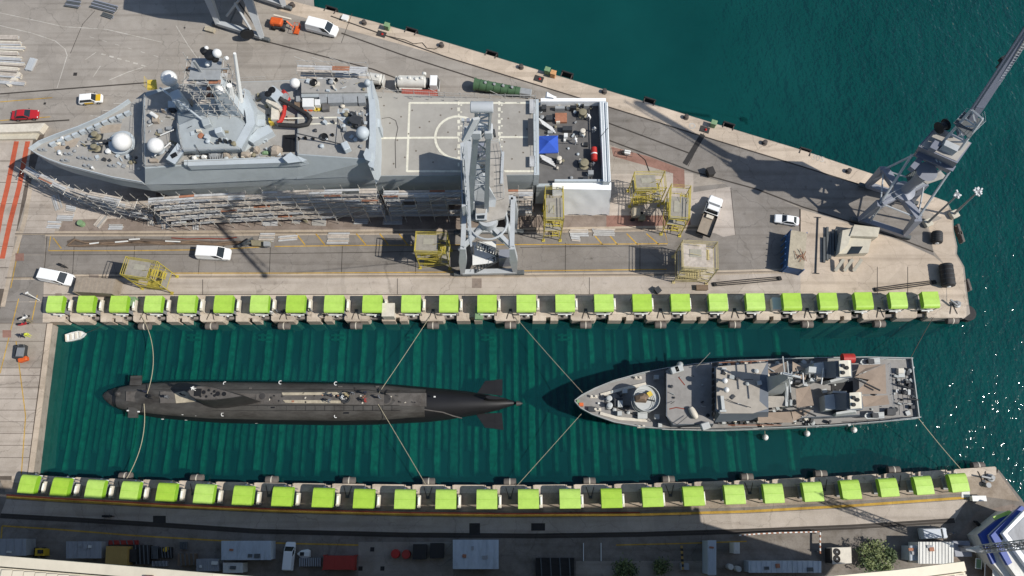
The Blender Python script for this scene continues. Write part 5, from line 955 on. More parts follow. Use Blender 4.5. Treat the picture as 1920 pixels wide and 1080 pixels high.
for u0, u1 in ((1345, 1400), (1400, 1440)):
    mk('orange_buoyancy_rail', MB().tube([W(u0, 680 - (u0 - 1345) * .04, ZM + 2.6), W(u1, 678 - (u0 - 1345) * .04, ZM + 2.6)], .06, 5), 'plank_rust', mh); mk('orange_buoyancy_rail', MB().tube([W(u0 + 20, 797, ZM + 1.4), W(u1 + 25, 797, ZM + 1.4)], .06, 5), 'plank_rust', mh)
for k in range(12): mk('side_gear', MB().box(W(1350 + k * 8, 683 + (k % 3), ZM + 2.2), (.5, .4, .8), k * .5), ('mh_light', 'dark_steel', 'cream', 'plank_rust')[k % 4], mh)
for k in range(16): mk('side_gear', MB().box(W(1356 + k * 11, 793 - (k % 3) * 1.5 - k * .3, ZM + 1.2), (.5, .4, .8), k * .5), ('mh_light', 'dark_steel', 'cream', 'dark_steel')[k % 4], mh)
for k in range(5): mk('deck_seam', MB().path([(1672 + k * 8, 690), (1678 + k * 9, 778)], ZM + .05, .07), 'dark_steel', mh)
for uv in ([(1601, 708), (1650, 732)], [(1682, 720), (1712, 730)], [(1705, 748), (1722, 750)], [(1525, 765), (1500, 766)], [(1490, 763), (1530, 780)]): mk('strut', MB().tube([W(u, v, 7.4 if u < 1660 else ZM + .6) for u, v in uv], .14, 6), 'hatch_dark', mh)
r2 = random.Random(11)
def fittings(par, n, poly, z, zz=(.15, .7), mats=('mh_light', 'dark_steel', 'cream', 'hatch_dark', 'mh_hull'), sz_=(.15, .7)):
    u0, v0, u1, v1 = poly
    for _ in range(n):
        u, v = r2.uniform(u0, u1), r2.uniform(v0, v1); h = r2.uniform(*zz); m = r2.choice(mats)
        if r2.random() < .35: mk('deck_fitting', MB().lathe(W(u, v, z), [(h * .5, 0), (h * .45, h * .7), (h * .6, h * .8), (h * .2, h)], 8), m, par)
        elif r2.random() < .3: mk('pipe', MB().tube([W(u, v, z + h * .6), W(u + r2.uniform(-10, 10), v + r2.uniform(-5, 5), z + h)], .05, 4), m, par)
        else: mk('deck_fitting', MB().box(W(u, v, z + h / 2), (r2.uniform(*sz_), r2.uniform(*sz_), h), r2.uniform(0, 3)), m, par)
for n, q_, z_ in ((14, (1130, 735, 1185, 775), ZM), (10, (1255, 700, 1330, 790), Y1), (10, (1350, 690, 1430, 770), Y2), (26, (1420, 686, 1520, 722), Y1 + 1.2), (18, (1420, 745, 1530, 782), Y1 + .8), (14, (1610, 684, 1660, 770), ZM), (26, (1670, 684, 1712, 776), ZM), (22, (1345, 788, 1600, 799), ZM + .2), (22, (1345, 678, 1600, 686), ZM + .4), (10, (1540, 700, 1600, 760), Y1 + .5)): fittings(mh, n, q_, z_)
FO = ('hull_light', 'deck_box', 'olive', 'dark_steel', 'cream', 'hull_light')
for n, q_, z_ in ((26, (110, 252, 215, 305), ZD + .05), (10, (215, 290, 262, 322), ZD + .05), (26, (278, 195, 335, 300), Z1), (22, (455, 170, 520, 300), Z1), (22, (565, 210, 690, 290), Z3), (16, (640, 200, 690, 240), Z3), (14, (570, 152, 685, 172), Z3 + 1.3), (26, (350, 288, 540, 300), Z1), (26, (1014, 200, 1120, 335), ZA), (14, (1020, 196, 1120, 206), ZA), (12, (345, 245, 440, 278), Z2)): fittings(ship, n, q_, z_, mats=FO)
for k in range(34): mk('tie_down', MB().lathe(W(720 + (k * 67) % 275, 198 + (k * 41) % 120, ZD + .03), [(.14, 0), (.14, .02)], 8), 'stain_mark' if 'stain_mark' in MATS else mat('stain_mark', 0x6f675c, .8, .2, 2), flight)
mk('deck_cable', MB().tube([W(u, v, ZD + .08) for u, v in ((716, 222), (730, 220), (742, 226), (746, 240), (741, 265), (742, 315))], .035, 4), 'tar', flight)
for i, (u, v) in enumerate(((1435, 820), (1513, 813), (1601, 806))):
    f = thing('ship_fender', f'white round fender hanging from the minehunter side, {ORD[i]} counted from its bow', 'fender', W(u, v, -1.4), 'white ball fenders on the minehunter'); mk('ball', MB().ball(W(u, v, -1.4), .48, 12), 'radome', f); mk('lanyard', MB().tube([W(u, v, -1), W(u - 1, v - 12, ZM)], .04, 4), 'rope', f)
rope((966, 594, .2), (1092, 736, 3.0), .4, 'mooring rope from the far quay to the minehunter bow', .045); rope((1090, 776, 3.0), (968, 912, .2), .4, 'mooring rope from the minehunter bow to the near quay', .045)
rope((1750, 595, .2), (1706, 674, 3.2), .2, 'mooring rope from the far quay to the minehunter stern', .05, m='chain'); rope((1722, 784, 3.2), (1802, 880, .2), .2, 'mooring rope from the minehunter stern to the near quay', .05)
# white dinghy
dg = thing('dinghy', 'small white open dinghy tied in the basin corner', 'boat', W(141, 630, ZW))
cz, a_, L = along(123, 634, 160, 625, ZW + .4)
def dl(x, y, zz): return cz + Matrix.Rotation(a_, 3, 'Z') @ Vector((x, y, zz - .4))
sec = lambda t, hw, z0: [dl(t, -hw, .45), dl(t, -hw * .95, -.1 + z0), dl(t, -hw * .5, -.35 + z0), dl(t, hw * .5, -.35 + z0), dl(t, hw * .95, -.1 + z0), dl(t, hw, .45), dl(t, hw * .84, .45), dl(t, hw * .8, .1), dl(t, -hw * .8, .1), dl(t, -hw * .84, .45)]
mk('hull', MB().loft([sec(-L / 2, .62, 0), sec(-L * .2, .72, 0), sec(L * .15, .7, 0), sec(L * .35, .48, .1), sec(L * .5, .08, .3)]), 'white_paint', dg)
for t in (-.25, .0, .22): mk('thwart', MB().box(dl(L * t, 0, .32), (.28, 1.15, .06), a_), 'cream', dg)
mk('transom_board', MB().box(dl(-L / 2 + .05, 0, .3), (.08, 1.2, .5), a_), 'cream', dg)
rope((160, 625, -1.5), (205, 604, -.3), .2, 'thin line from the dinghy bow to the far quay', .03, m='chain')
# ------------------------------------------------------------------ harbour cranes
mat('crane_grey', 0xb9bdbf, .5, .07, .6, grime=.2); mat('crane_dark', 0x8c909a, .5, .08, .6, grime=.2); mat('crane_deck', 0xaaa59d, .75, .12, 1, grime=.35); mat('crane_slate', 0x7c808d, .5, .08, .8, grime=.1); mat('glass_dark', 0x2c3338, .15, .1, 2, spec=.6); mat('stain_dark', 0x5b5f60, .7, .2, 2)
def lattice(mb, a0, a1, b0, b1, n, r):
    """two chords a0-a1 and b0-b1 with a zigzag between"""
    a0, a1, b0, b1 = map(Vector, (a0, a1, b0, b1)); mb.tube([a0, a1], r * 1.5, 5).tube([b0, b1], r * 1.5, 5)
    for i in range(n):
        t, s = i / n, (i + 1) / n
        p, q_ = (a0.lerp(a1, t), b0.lerp(b1, s)) if i % 2 == 0 else (b0.lerp(b1, t), a0.lerp(a1, s))
        mb.tube([p, q_], r, 4); mb.tube([a0.lerp(a1, s), b0.lerp(b1, s)], r, 4)
    return mb
def stair_flight(a, b, wd, par, m, name='stair_flight', n=9, rail_h=.9):
    a, b = Vector(a), Vector(b); d = b - a; h = Vector((d.x, d.y, 0)).normalized(); s = Vector((-h.y, h.x, 0)) * wd / 2
    mb = MB().beam(a + s, b + s, .06, .2).beam(a - s, b - s, .06, .2)
    for i in range(n):
        p = a + d * ((i + .5) / n); mb.box(p, (.24, wd, .04), math.atan2(h.y, h.x))
    if rail_h:
        for q_ in (s, -s): mb.tube([a + q_ + Vector((0, 0, rail_h)), b + q_ + Vector((0, 0, rail_h))], .035, 4)
    return mk(name, mb, m, par)
def ladder(a, b, wd, par, m, n):
    a, b = Vector(a), Vector(b); d, x, y = MB()._fr(a, b); mb = MB().tube([a + x * wd / 2, b + x * wd / 2], .05, 4).tube([a - x * wd / 2, b - x * wd / 2], .05, 4)
    for i in range(n): mb.tube([a.lerp(b, (i + .5) / n) - x * wd / 2, a.lerp(b, (i + .5) / n) + x * wd / 2], .04, 4)
    return mk('ladder', mb, m, par)
# crane straddling the ship: portal, slewing machinery, steep boom, hanging front jib
ca = thing('portal_crane', 'pale grey portal crane reaching over the patrol ship flight deck', 'crane', W(915, 475, 0))
feet = [W(868, 515), W(966, 513), W(868, 438), W(966, 436)]
tops = [W(868, 463, 11), W(960, 463, 11), W(872, 374, 11), W(962, 372, 11)]
for i, (f, t) in enumerate(zip(feet, tops)):
    lg = mk('leg', MB().beam(f + Vector((0, 0, .9)), f.lerp(t, .55) + Vector((0, 0, .3)), .6, .7, 1.25, 1.0).beam(f.lerp(t, .55) + Vector((0, 0, .3)), t, 1.25, 1.0, .8, .8), 'crane_grey', ca)
    mk('bogie', MB().box(f + Vector((0, 0, .45)), (3.0, .7, .7), 0, .1), 'stain_dark', lg)
    for s in (-1.0, -.35, .35, 1.0): mk('wheel', MB().lathe(f + Vector((s, -.25, .32)), [(.3, 0), (.3, .5)], 12, (0, 1, 0)), 'dark_steel', lg)
for a, b in ((0, 1), (2, 3)): mk('sill_beam', MB().beam(feet[a] + Vector((0, 0, 1.2)), feet[b] + Vector((0, 0, 1.2)), .8, .7), 'crane_grey', ca)
for a, b in ((2, 3), (0, 2), (1, 3)): mk('portal_beam', MB().beam(tops[a], tops[b], .7, .8), 'crane_grey', ca)
for a, b in ((0, 3), (1, 2)): mk('portal_brace', MB().beam(tops[a] - Vector((0, 0, .1)), tops[b] - Vector((0, 0, .1)), .6, .6), 'crane_grey', ca)
mk('portal_strut', MB().tube([W(905, 420, 12), W(962, 466, 7)], .38, 8), 'crane_grey', ca); mk('portal_strut', MB().tube([W(945, 385, 12), W(960, 460, 6)], .3, 8), 'crane_grey', ca); mk('portal_strut', MB().tube([W(905, 420, 12), W(862, 468, 7)], .38, 8), 'crane_grey', ca)
mk('lower_platform', MB().px([(886, 454), (930, 452), (930, 492), (886, 497)], 4.2, 4.0), 'white_paint', ca); mk('power_house', MB().px([(935, 468), (960, 467), (960, 482), (935, 484)], 4.4, .02), 'crane_dark', ca)
stair_flight(W(892, 458, 8), W(935, 476, 5), .9, ca, 'stain_dark'); stair_flight(W(935, 484, 5), W(888, 508, 1.4), .9, ca, 'stain_dark')
cc = (tops[0] + tops[1] + tops[2] + tops[3]) / 4
mk('slewing_ring', MB().tube([cc + Vector((2.9 * math.cos(a), 2.9 * math.sin(a), .5)) for a in [math.pi * 2 * k / 32 for k in range(33)]], .16, 6), 'crane_grey', ca); mk('turntable', MB().lathe(cc + Vector((0, 0, .3)), [(1.5, 0), (1.5, 1.8)], 20), 'crane_grey', ca)
mk('slewing_deck', MB().px([(868, 330), (880, 300), (935, 298), (950, 330), (955, 380), (945, 408), (912, 416), (876, 410), (866, 380)], 13.4, 12.8), 'crane_deck', ca)
mh_ = mk('machine_house', MB().pxf([(868, 300), (886, 298), (890, 400), (868, 405)], 13.4, [(863, 268), (884, 262), (890, 380), (866, 388)], 19.5), 'crane_grey', ca)
mk('house_stripe', MB().px([(866, 300), (872, 299), (874, 380), (868, 382)], 19.7, 19.4), 'stain_dark', mh_)
wk_ = mk('rear_walkway', MB().px([(912, 272), (936, 268), (942, 300), (944, 372), (918, 380), (914, 330)], 15.6, 15.3), 'crane_deck', ca)
for k in range(7): mk('walkway_joint', MB().px([(914, 284 + k * 13), (942, 282 + k * 13), (942, 283.4 + k * 13), (914, 285.4 + k * 13)], 15.63, 15.5), 'stain_dark', wk_)
railing([(912, 272), (936, 268), (942, 300), (945, 372)], 15.6, 1.1, ca, 'crane_grey'); railing([(925, 380), (945, 372)], 13.4, 1.1, ca, 'crane_grey')
mk('side_girder', MB().beam(W(943, 285, 15.6), W(940, 345, 15.6), .4, .3), 'crane_grey', ca)
mk('back_plate', MB().loft([[W(u, v, zz) + Vector((dx, 0, 0)) for u, v, zz in ((889, 296, 25), (897, 318, 23), (912, 352, 19.5), (926, 374, 16.5), (924, 388, 15.5), (888, 384, 15.5), (887, 330, 20))] for dx in (-.35, .35)]), 'crane_grey', ca)
cab = mk('operator_cab', MB().pxf([(892, 396), (914, 395), (913, 414), (893, 414)], 13.2, [(891, 384), (914, 383), (912, 412), (892, 412)], 15.8), 'crane_grey', ca); mk('cab_window', MB().px([(894, 404), (909, 403), (908, 410), (895, 410)], 15.86, 15.7), 'glass_dark', cab); mk('cab_roof', MB().px([(892, 386), (912, 385), (910, 399), (893, 400)], 15.9, 15.7), 'crane_deck', cab)
for (u, v, a, b, h, m) in ((905, 300, 16, 16, 17.5, 'stain_dark'), (903, 330, 14, 12, 16.5, 'crane_grey'), (908, 288, 18, 10, 18.0, 'crane_dark'), (904, 350, 10, 10, 16, 'hatch_dark'), (900, 272, 20, 8, 20, 'crane_dark'), (922, 330, 8, 40, 15.8, 'crane_deck')):
    mk('machinery', MB().px([(u - a / 2, v - b / 2), (u + a / 2, v - b / 2), (u + a / 2, v + b / 2), (u - a / 2, v + b / 2)], h, 13.4), m, ca)
# boom: twin box chords rising steeply, lattice head, sheave drum
bm_ = mk('boom', MB().beam(W(880, 395, 14), W(893, 246, 47), .95, 1.3, .6, .8).beam(W(912, 392, 14), W(916, 246, 47), .7, 1.0, .5, .7), 'crane_grey', ca)
lb = MB(); lattice(lb, W(884, 360, 21), W(893, 246, 47), W(913, 356, 21), W(916, 246, 47), 7, .1); mk('boom_lattice', lb, 'crane_grey', bm_)
lh = MB(); lattice(lh, W(893, 247, 47), W(893, 204, 54), W(917, 247, 47), W(920, 204, 54), 4, .12); mk('boom_head', lh, 'crane_grey', bm_)
mk('head_block', MB().box(W(893, 246, 47), (1.1, 1.3, 1.4), 0, .1).box(W(916, 246, 47), (.9, 1.2, 1.4), 0, .1), 'crane_grey', bm_)
mk('sheave_drum', MB().lathe(W(882, 201, 54), [(.5, 0), (.56, .06), (.56, 2.15), (.5, 2.2)], 16, (1, 0, 0)), 'crane_grey', bm_)
for k in range(14): mk('head_machinery', MB().box(W(868 + (k * 17) % 58, 226 + (k * 11) % 44, 44 + k % 3 + k * .07), (.3 + .1 * (k % 3), .35, .4), k * .4), ('crane_grey', 'crane_dark', 'crane_grey')[k % 3], bm_)
railing([(868, 262), (870, 236), (905, 230)], 44, .9, bm_, 'crane_grey'); mk('head_platform', MB().px([(868, 262), (871, 236), (884, 236), (882, 262)], 44, 43.9), 'crane_grey', bm_); mk('sheave', MB().lathe(W(925, 250, 46), [(.45, 0), (.45, .2)], 14, (1, .2, 0)), 'dark_steel', bm_)
jb = mk('front_jib', MB().beam(W(893, 222, 53), W(872, 262, 50), .3, .8).beam(W(872, 258, 50), W(884, 466, 39), .32, .75, .2, .4), 'crane_grey', ca)
lj = MB(); lattice(lj, W(872, 262, 49.5), W(884, 466, 39), W(866, 275, 48), W(880, 452, 38), 10, .05); mk('jib_lattice', lj, 'crane_grey', jb)
mk('jib_sheave', MB().lathe(W(884, 468, 39), [(.5, 0), (.5, .25)], 14, (1, 0, .1)), 'dark_steel', jb)
for u in (877, 881): mk('hoist_cable', MB().tube([W(u + 3, 468, 38.8), W(u + 8, 478, 12)], .03, 4), 'dark_steel', ca)
for a, b in (((890, 330, 24), (893, 250, 46)), ((888, 300, 25), (900, 210, 53)), ((900, 300, 24), (915, 250, 46))): mk('tie_bar', MB().tube([W(*a), W(*b)], .09, 5), 'crane_grey', ca)
# crane at the quay tip, boom swung out over the harbour
cb = thing('portal_crane', 'slate grey portal crane at the quay tip, boom over open water', 'crane', W(1655, 397, 0))
fb = [W(1622, 352), W(1608, 416), W(1690, 444), W(1704, 380)]; tb = [W(1657, 318, 7), W(1651, 381, 7), W(1721, 409, 7), W(1733, 343, 7)]
for i, (f, t) in enumerate(zip(fb, tb)):
    lg = mk('leg', MB().beam(f + Vector((0, 0, .9)), t, .75, .75, 1.15, 1.15), 'crane_dark', cb); mk('bogie', MB().box(f + Vector((0, 0, .45)), (2.6, .7, .7), R(-18), .1), 'stain_dark', lg)
for a, b in ((0, 3), (1, 2)): mk('sill_beam', MB().beam(fb[a] + Vector((0, 0, 1.1)), fb[b] + Vector((0, 0, 1.1)), .9, .8), 'crane_dark', cb)
for a, b in ((0, 2), (1, 3)): mk('portal_girder', MB().beam(tb[a] + Vector((0, 0, .0 if a else .02)), tb[b] + Vector((0, 0, .0 if a else .02)), 1.2, 1.0), 'crane_dark', cb)
for a, b in ((0, 1), (1, 2), (2, 3), (3, 0)): mk('portal_tie', MB().tube([tb[a], tb[b]], .14, 6), 'crane_grey', cb)
mk('slewing_column', MB().lathe(sum(tb, Vector()) / 4 + Vector((0, 0, .4)), [(1.7, 0), (1.7, .6), (.8, 1.0), (.7, 3.4), (1.0, 6.6), (1.6, 7.4)], 20), 'crane_dark', cb)
hz0, hz1 = 14.5, 21.0
hb = mk('machine_house', MB().pxf([(1712, 292), (1740, 262), (1800, 292), (1778, 326)], hz0, [(1722, 274), (1756, 236), (1822, 268), (1795, 306)], hz1), 'crane_slate', cb)
mk('house_roof', MB().px([(1726, 273), (1757, 239), (1820, 268), (1794, 302)], hz1 + .08, hz1 - .2), 'crane_deck', hb); mk('roof_unit', MB().px([(1774, 262), (1800, 274), (1795, 284), (1770, 272)], hz1 + 1.4, hz1), 'crane_grey', hb); mk('roof_unit', MB().px([(1752, 262), (1766, 268), (1756, 282), (1744, 276)], hz1 + .8, hz1), 'crane_slate', hb)
mk('house_front', MB().px([(1722, 282), (1792, 312), (1786, 322), (1716, 292)], 18.0, 18.1), 'crane_slate', hb)
for k in range(2): mk('house_emblem', MB().tube([W(1748 + k * 6, 292 + k * 3, 18.1), W(1754 + k * 6, 297 + k * 3, 18.1), W(1758 + k * 6, 304 + k * 2, 18.1)], .12, 4), 'crane_grey', hb)
for a, b in ((tb[0], (1745, 275, 15)), (tb[1], (1710, 290, 15)), (tb[2], (1780, 322, 15)), (tb[3], (1795, 292, 15))): mk('column_stay', MB().tube([a, W(*b)], .2, 6), 'crane_grey', cb)
stair_flight(W(1655, 378, 7.3), W(1730, 340, 8), .9, cb, 'crane_grey', n=16); stair_flight(W(1700, 335, 8.5), W(1725, 318, 11.5), .9, cb, 'stain_dark'); stair_flight(W(1630, 415, 1), W(1652, 384, 7), .8, cb, 'crane_grey')
mk('lower_deck', MB().px([(1718, 330), (1762, 318), (1775, 332), (1738, 345)], 10.4, 10.2), 'crane_deck', cb)
fr = mk('a_frame', lattice(MB(), W(1768, 266, 21.2), W(1822, 205, 28), W(1800, 280, 21.2), W(1842, 222, 28), 4, .14), 'crane_grey', cb)
bb = mk('boom', MB().beam(W(1800, 250, 22), W(1836, 198, 28), .9, 1.0, 1.1, 1.0).beam(W(1836, 198, 28), W(1990, -35, 45), 1.1, 1.0, .7, .7), 'crane_slate', cb)
ladder(W(1846, 196, 28.6), W(1996, -30, 45.3), .42, bb, 'crane_grey', 46); mk('boom_walkway', MB().beam(W(1842, 200, 28.2), W(1992, -28, 45), .5, .08), 'crane_deck', bb)
mk('tie_bar', MB().tube([W(1822, 205, 28), W(1985, -45, 46)], .13, 5), 'crane_slate', bb); mk('front_jib', MB().beam(W(1990, -35, 45), W(2105, 30, 40), .5, .7), 'crane_slate', bb)
railing([(1788, 230), (1806, 210), (1822, 216)], 25.4, 1, bb, 'crane_grey'); railing([(1815, 258), (1840, 234), (1838, 216)], 25.4, 1, bb, 'crane_grey'); mk('boom_platform', MB().px([(1788, 230), (1808, 209), (1846, 226), (1818, 260)], 25.4, 25.3), 'stain_dark', bb)
mk('cable_drum', MB().lathe(W(1760, 240, 22), [(.9, 0), (.9, .1), (.6, .12), (.6, 1.2), (.9, 1.22), (.9, 1.3)], 14, (.8, .4, 0)), 'hatch_dark', cb)
mk('hook_block', MB().tube([W(1868, 128, 26), W(1882, 112, 27)], .18, 6).box(W(1880, 112, 27), (.7, .7, .8), .5), 'hatch_dark', cb); mk('hook_cable', MB().tube([W(1880, 112, 27), W(1990, -60, 44)], .03, 4), 'dark_steel', cb)
mk('counter_boom', MB().beam(W(1745, 275, 17), W(1708, 318, 18.1), .8, .8), 'crane_slate', cb)
# crane whose foot shows at the top edge
cc_ = thing('portal_crane', 'pale grey portal crane cut by the top edge, beside the boom lift', 'crane', W(455, 20, 0))
fcx = [W(413, 50), W(494, 75), W(455, -10), W(535, 16)]; tcx = [W(372, -55, 11), W(452, -38, 11), W(420, -120, 11), W(495, -100, 11)]
for f, t in zip(fcx, tcx):
    lg = mk('leg', MB().beam(f + Vector((0, 0, .9)), t, .8, .9, 1.7, 1.5), 'crane_grey', cc_); mk('bogie', MB().box(f + Vector((0, 0, .45)), (2.8, .7, .7), R(-16), .1), 'stain_dark', lg)
for a, b in ((0, 1), (2, 3)): mk('sill_beam', MB().beam(fcx[a] + Vector((0, 0, 1.1)), fcx[b] + Vector((0, 0, 1.1)), .9, .8), 'crane_grey', cc_)
for a, b in ((0, 3), (1, 2), (0, 1), (2, 3)): mk('portal_beam', MB().beam(tcx[a] + Vector((0, 0, a * .05)), tcx[b] + Vector((0, 0, a * .05)), 1.1, 1.1), 'crane_grey', cc_)
for a, b in (((440, 5, 7), (470, 55, 3)), ((452, -5, 8), (425, 30, 2))): mk('brace', MB().tube([W(*a), W(*b)], .22, 6), 'crane_grey', cc_)
mk('machine_house', MB().px([(330, -190), (520, -170), (500, -60), (320, -80)], 19, 11.6), 'crane_grey', cc_); mk('cable_reel', MB().lathe(W(463, 62, 2), [(1.2, 0), (1.2, .12), (.4, .14), (.4, .3), (1.2, .32), (1.2, .44)], 18, (.3, -1, 0)), 'hatch_dark', cc_)
ladder(W(432, 40, .3), W(448, 5, 5), .5, cc_, 'stain_dark', 10)
# lattice crane jib reaching in at the lower corner
cd_ = thing('lattice_crane', 'steel lattice crane jib reaching in above the blue and white building', 'crane', W(2010, 1030, 0))
lt = MB(); p0, p1 = W(1838, 1030, 4.5), W(2030, 1009, 25); s1, s2 = Vector((0, .55, 0)), Vector((0, -.55, 0)); s3 = Vector((0, 0, 1.1))
lattice(lt, p0 + s1, p1 + s1, p0 + s2, p1 + s2, 16, .06); lattice(lt, p0 + s3, p1 + s3, p0 + s2, p1 + s2, 16, .05); lattice(lt, p0 + s3, p1 + s3, p0 + s1, p1 + s1, 16, .05)
jl = mk('jib', lt, 'crane_grey', cd_); mk('jib_nose', MB().loft([[p0 + s1, p0 + s2, p0 + s3], [p0 + Vector((-2.2, .1, .2)), p0 + Vector((-2.2, -.1, .2)), p0 + Vector((-2.2, 0, .35))]]), 'crane_grey', jl)
for v in (1030, 1026): mk('pendant_cable', MB().tube([W(1790, 1022 + (v - 1026) * .5, .3), W(1838, v, 5), W(2030, 1005, 26)], .05, 4), 'dark_steel', cd_)
mk('foot_frame', MB().beam(p0 + Vector((-.5, 0, .1)), Vector((p0.x - .5, p0.y, .05)), .8), 'crane_dark', cd_); mk('slew_base', MB().box((p0.x - .5, p0.y, .5), (2.6, 2.2, .9), 0, .1), 'crane_dark', cd_)
# ------------------------------------------------------------------ stair towers
mat('stair_yellow', 0xbfae4c, .6, .2, 2, grime=.45); mat('stair_deck', 0x9a958a, .8, .15, 2, grime=.3); mat('stair_beige', 0xc2b382, .6, .15, 2, grime=.3); mat('grate', 0xa39f90, .75, .12, 2)
def stair_tower(u, v, ang, wx, wy, h, n, label, m='stair_yellow', dm='stair_deck'):
    c = W(u, v); t = thing('stair_tower', label, 'stairs', c, 'mobile stair towers on the quay'); M3 = Matrix.Rotation(ang, 3, 'Z'); L = lambda x, y, z: c + M3 @ Vector((x, y, z))
    for sx in (-1, 1):
        for sy in (-1, 1):
            mk('post', MB().beam(L(sx * wx / 2, sy * wy / 2, .02), L(sx * wx / 2, sy * wy / 2, h + 1.1), .12), m, t)
            mk('foot', MB().box(L(sx * wx / 2, sy * wy / 2, .06), (.5, .5, .1), ang), m, t)
    for k in range(n):
        z0, z1 = h * k / n, h * (k + 1) / n; s = 1 if k % 2 == 0 else -1
        stair_flight(L(-s * wx * .38, -wy * .22 * s, z0 + .05), L(s * wx * .30, -wy * .22 * s, z1), wy * .36, t, m, n=10, rail_h=.9)
        if k < n - 1: mk('landing', MB().box(L(s * wx * .38, 0, z1), (wx * .24, wy * .95, .06), ang), dm, t)
        for sy in (-1, 1): mk('side_rail', MB().beam(L(-wx / 2, sy * wy / 2, z1 - .02), L(wx / 2, sy * wy / 2, z1 - .02), .08).beam(L(-wx / 2, sy * wy / 2, z1 - .55), L(wx / 2, sy * wy / 2, z1 - .55), .05), m, t)
        for sx in (-1, 1): mk('end_rail', MB().beam(L(sx * wx / 2, -wy / 2, z1), L(sx * wx / 2, wy / 2, z1), .08), m, t)
        mk('brace', MB().tube([L(-wx / 2 * s, -wy / 2, z0), L(wx / 2 * s, -wy / 2, z1)], .045, 4), m, t)
    pf = mk('top_platform', MB().box(L(-wx * .14, 0, h), (wx * .7, wy * .96, .07), ang), dm, t)
    mk('top_rail', MB().tube([L(-wx / 2, -wy / 2, h + 1.1), L(wx / 2, -wy / 2, h + 1.1), L(wx / 2, wy / 2, h + 1.1), L(-wx / 2, wy / 2, h + 1.1), L(-wx / 2, -wy / 2, h + 1.1)], .06, 5), m, t)
    mk('mid_rail', MB().tube([L(-wx / 2, -wy / 2, h + .55), L(wx / 2, -wy / 2, h + .55), L(wx / 2, wy / 2, h + .55), L(-wx / 2, wy / 2, h + .55), L(-wx / 2, -wy / 2, h + .55)], .05, 5), m, t)
    mk('hatch_panel', MB().box(L(-wx * .1, wy * .12, h + .06), (wx * .34, wy * .3, .05), ang), 'grate', t)
    return t
stair_tower(300, 530, R(-9), 5.0, 2.9, 6.4, 3, 'yellow stair tower between the parked white van and the white panel van')
stair_tower(817, 486, R(-2), 4.9, 3.2, 7.0, 3, 'yellow stair tower in the shade beside the portal crane leg')
stair_tower(1034, 423, R(90), 5.4, 2.8, 8.6, 4, 'tall narrow yellow stair tower beside the white sheeting')
stair_tower(1206, 372, R(2), 4.9, 2.9, 6.2, 3, 'low yellow stair tower with solid deck behind the ship stern')
stair_tower(1258, 412, R(84), 5.6, 3.1, 6.6, 3, 'yellow stair tower beside the parked pickup truck')
stair_tower(1293, 507, R(-3), 5.4, 4.4, 6.6, 4, 'beige rusted stair tower standing alone on the roadway', 'stair_beige', 'plank_wood')
# ------------------------------------------------------------------ scaffolding along the ship
def scaffold_run(path, ztop, levels, label, inner=.55, outer=1.75, seed=1, drop=0.0, top_rail=True):
    """path: ground points along the hull foot, outward side = toward -y"""
    rr = random.Random(seed); sc_ = thing('scaffolding', label, 'scaffolding', path[0], 'scaffolding around the patrol ship')
    seg = []
    for a, b in zip(path, path[1:]):
        k = max(1, round((b - a).length / 2.5)); seg += [a.lerp(b, i / k) for i in range(k)]
    seg.append(path[-1]); n = len(seg)
    nrm = []
    for i in range(n):
        d = seg[min(i + 1, n - 1)] - seg[max(i - 1, 0)]; d.z = 0; d.normalize(); nrm.append(Vector((d.y, -d.x, 0)))
    pm = ['plank_wood', 'plank_metal', 'plank_metal', 'plank_wood'] * 6 + ['plank_rust']
    hs = [ztop(i / (n - 1)) if callable(ztop) else ztop for i in range(n)]
    for i in range(n):
        for o in (inner, outer): mk('standard', MB().tube([seg[i] + nrm[i] * o, seg[i] + nrm[i] * (o - drop) + Vector((0, 0, hs[i] + .9 + rr.uniform(0, .5)))], .05, 5), 'scaffold', sc_)
        for z in levels:
            if z <= hs[i] + .2: mk('transom', MB().tube([seg[i] + nrm[i] * (inner - .25) + Vector((0, 0, z - .1)), seg[i] + nrm[i] * (outer + rr.uniform(.1, .5)) + Vector((0, 0, z - .1))], .04, 4), 'scaffold', sc_)
    for z in levels:
        for i in range(n - 1):
            if z > max(hs[i], hs[i + 1]) + .2: continue
            if rr.random() < .015 and z < 8: continue
            a0, a1, b0, b1 = [seg[j] + nrm[j] * o + Vector((0, 0, z)) for j, o in ((i, inner + .05), (i, outer - .1), (i + 1, outer - .1), (i + 1, inner + .05))]
            for s in range(3):
                if rr.random() < .02: continue
                q0, q1 = s / 3 + .03, (s + 1) / 3 - .03
                A, B, C, D = a0.lerp(a1, q0), a0.lerp(a1, q1), b1.lerp(b0, q1), b1.lerp(b0, q0); e = Vector((0, 0, .05 + rr.uniform(0, .03)))
                mk('plank', MB().loft([[A, B, C, D], [A + e, B + e, C + e, D + e]]), rr.choice(pm), sc_)
            mk('guard_rail', MB().tube([seg[i] + nrm[i] * outer + Vector((0, 0, z + 1)), seg[i + 1] + nrm[i + 1] * outer + Vector((0, 0, z + 1))], .04, 4), 'scaffold', sc_)
            if rr.random() < .5: mk('brace', MB().tube([seg[i] + nrm[i] * (outer + .05) + Vector((0, 0, z)), seg[i + 1] + nrm[i + 1] * (outer + .05) + Vector((0, 0, z + 2))], .035, 4), 'scaffold', sc_)
    return sc_
k12 = 1 - ZD / CAMH
def foot(u, v): return 960 + (u - 960) * k12, 992 + (v - 992) * k12
g1 = [W(*foot(u, v)) for u, v in ((262, 349), (350, 342), (480, 336), (600, 332), (700, 330))]; g2 = [W(*foot(u, v)) for u, v in ((712, 330), (860, 329), (1000, 328))]
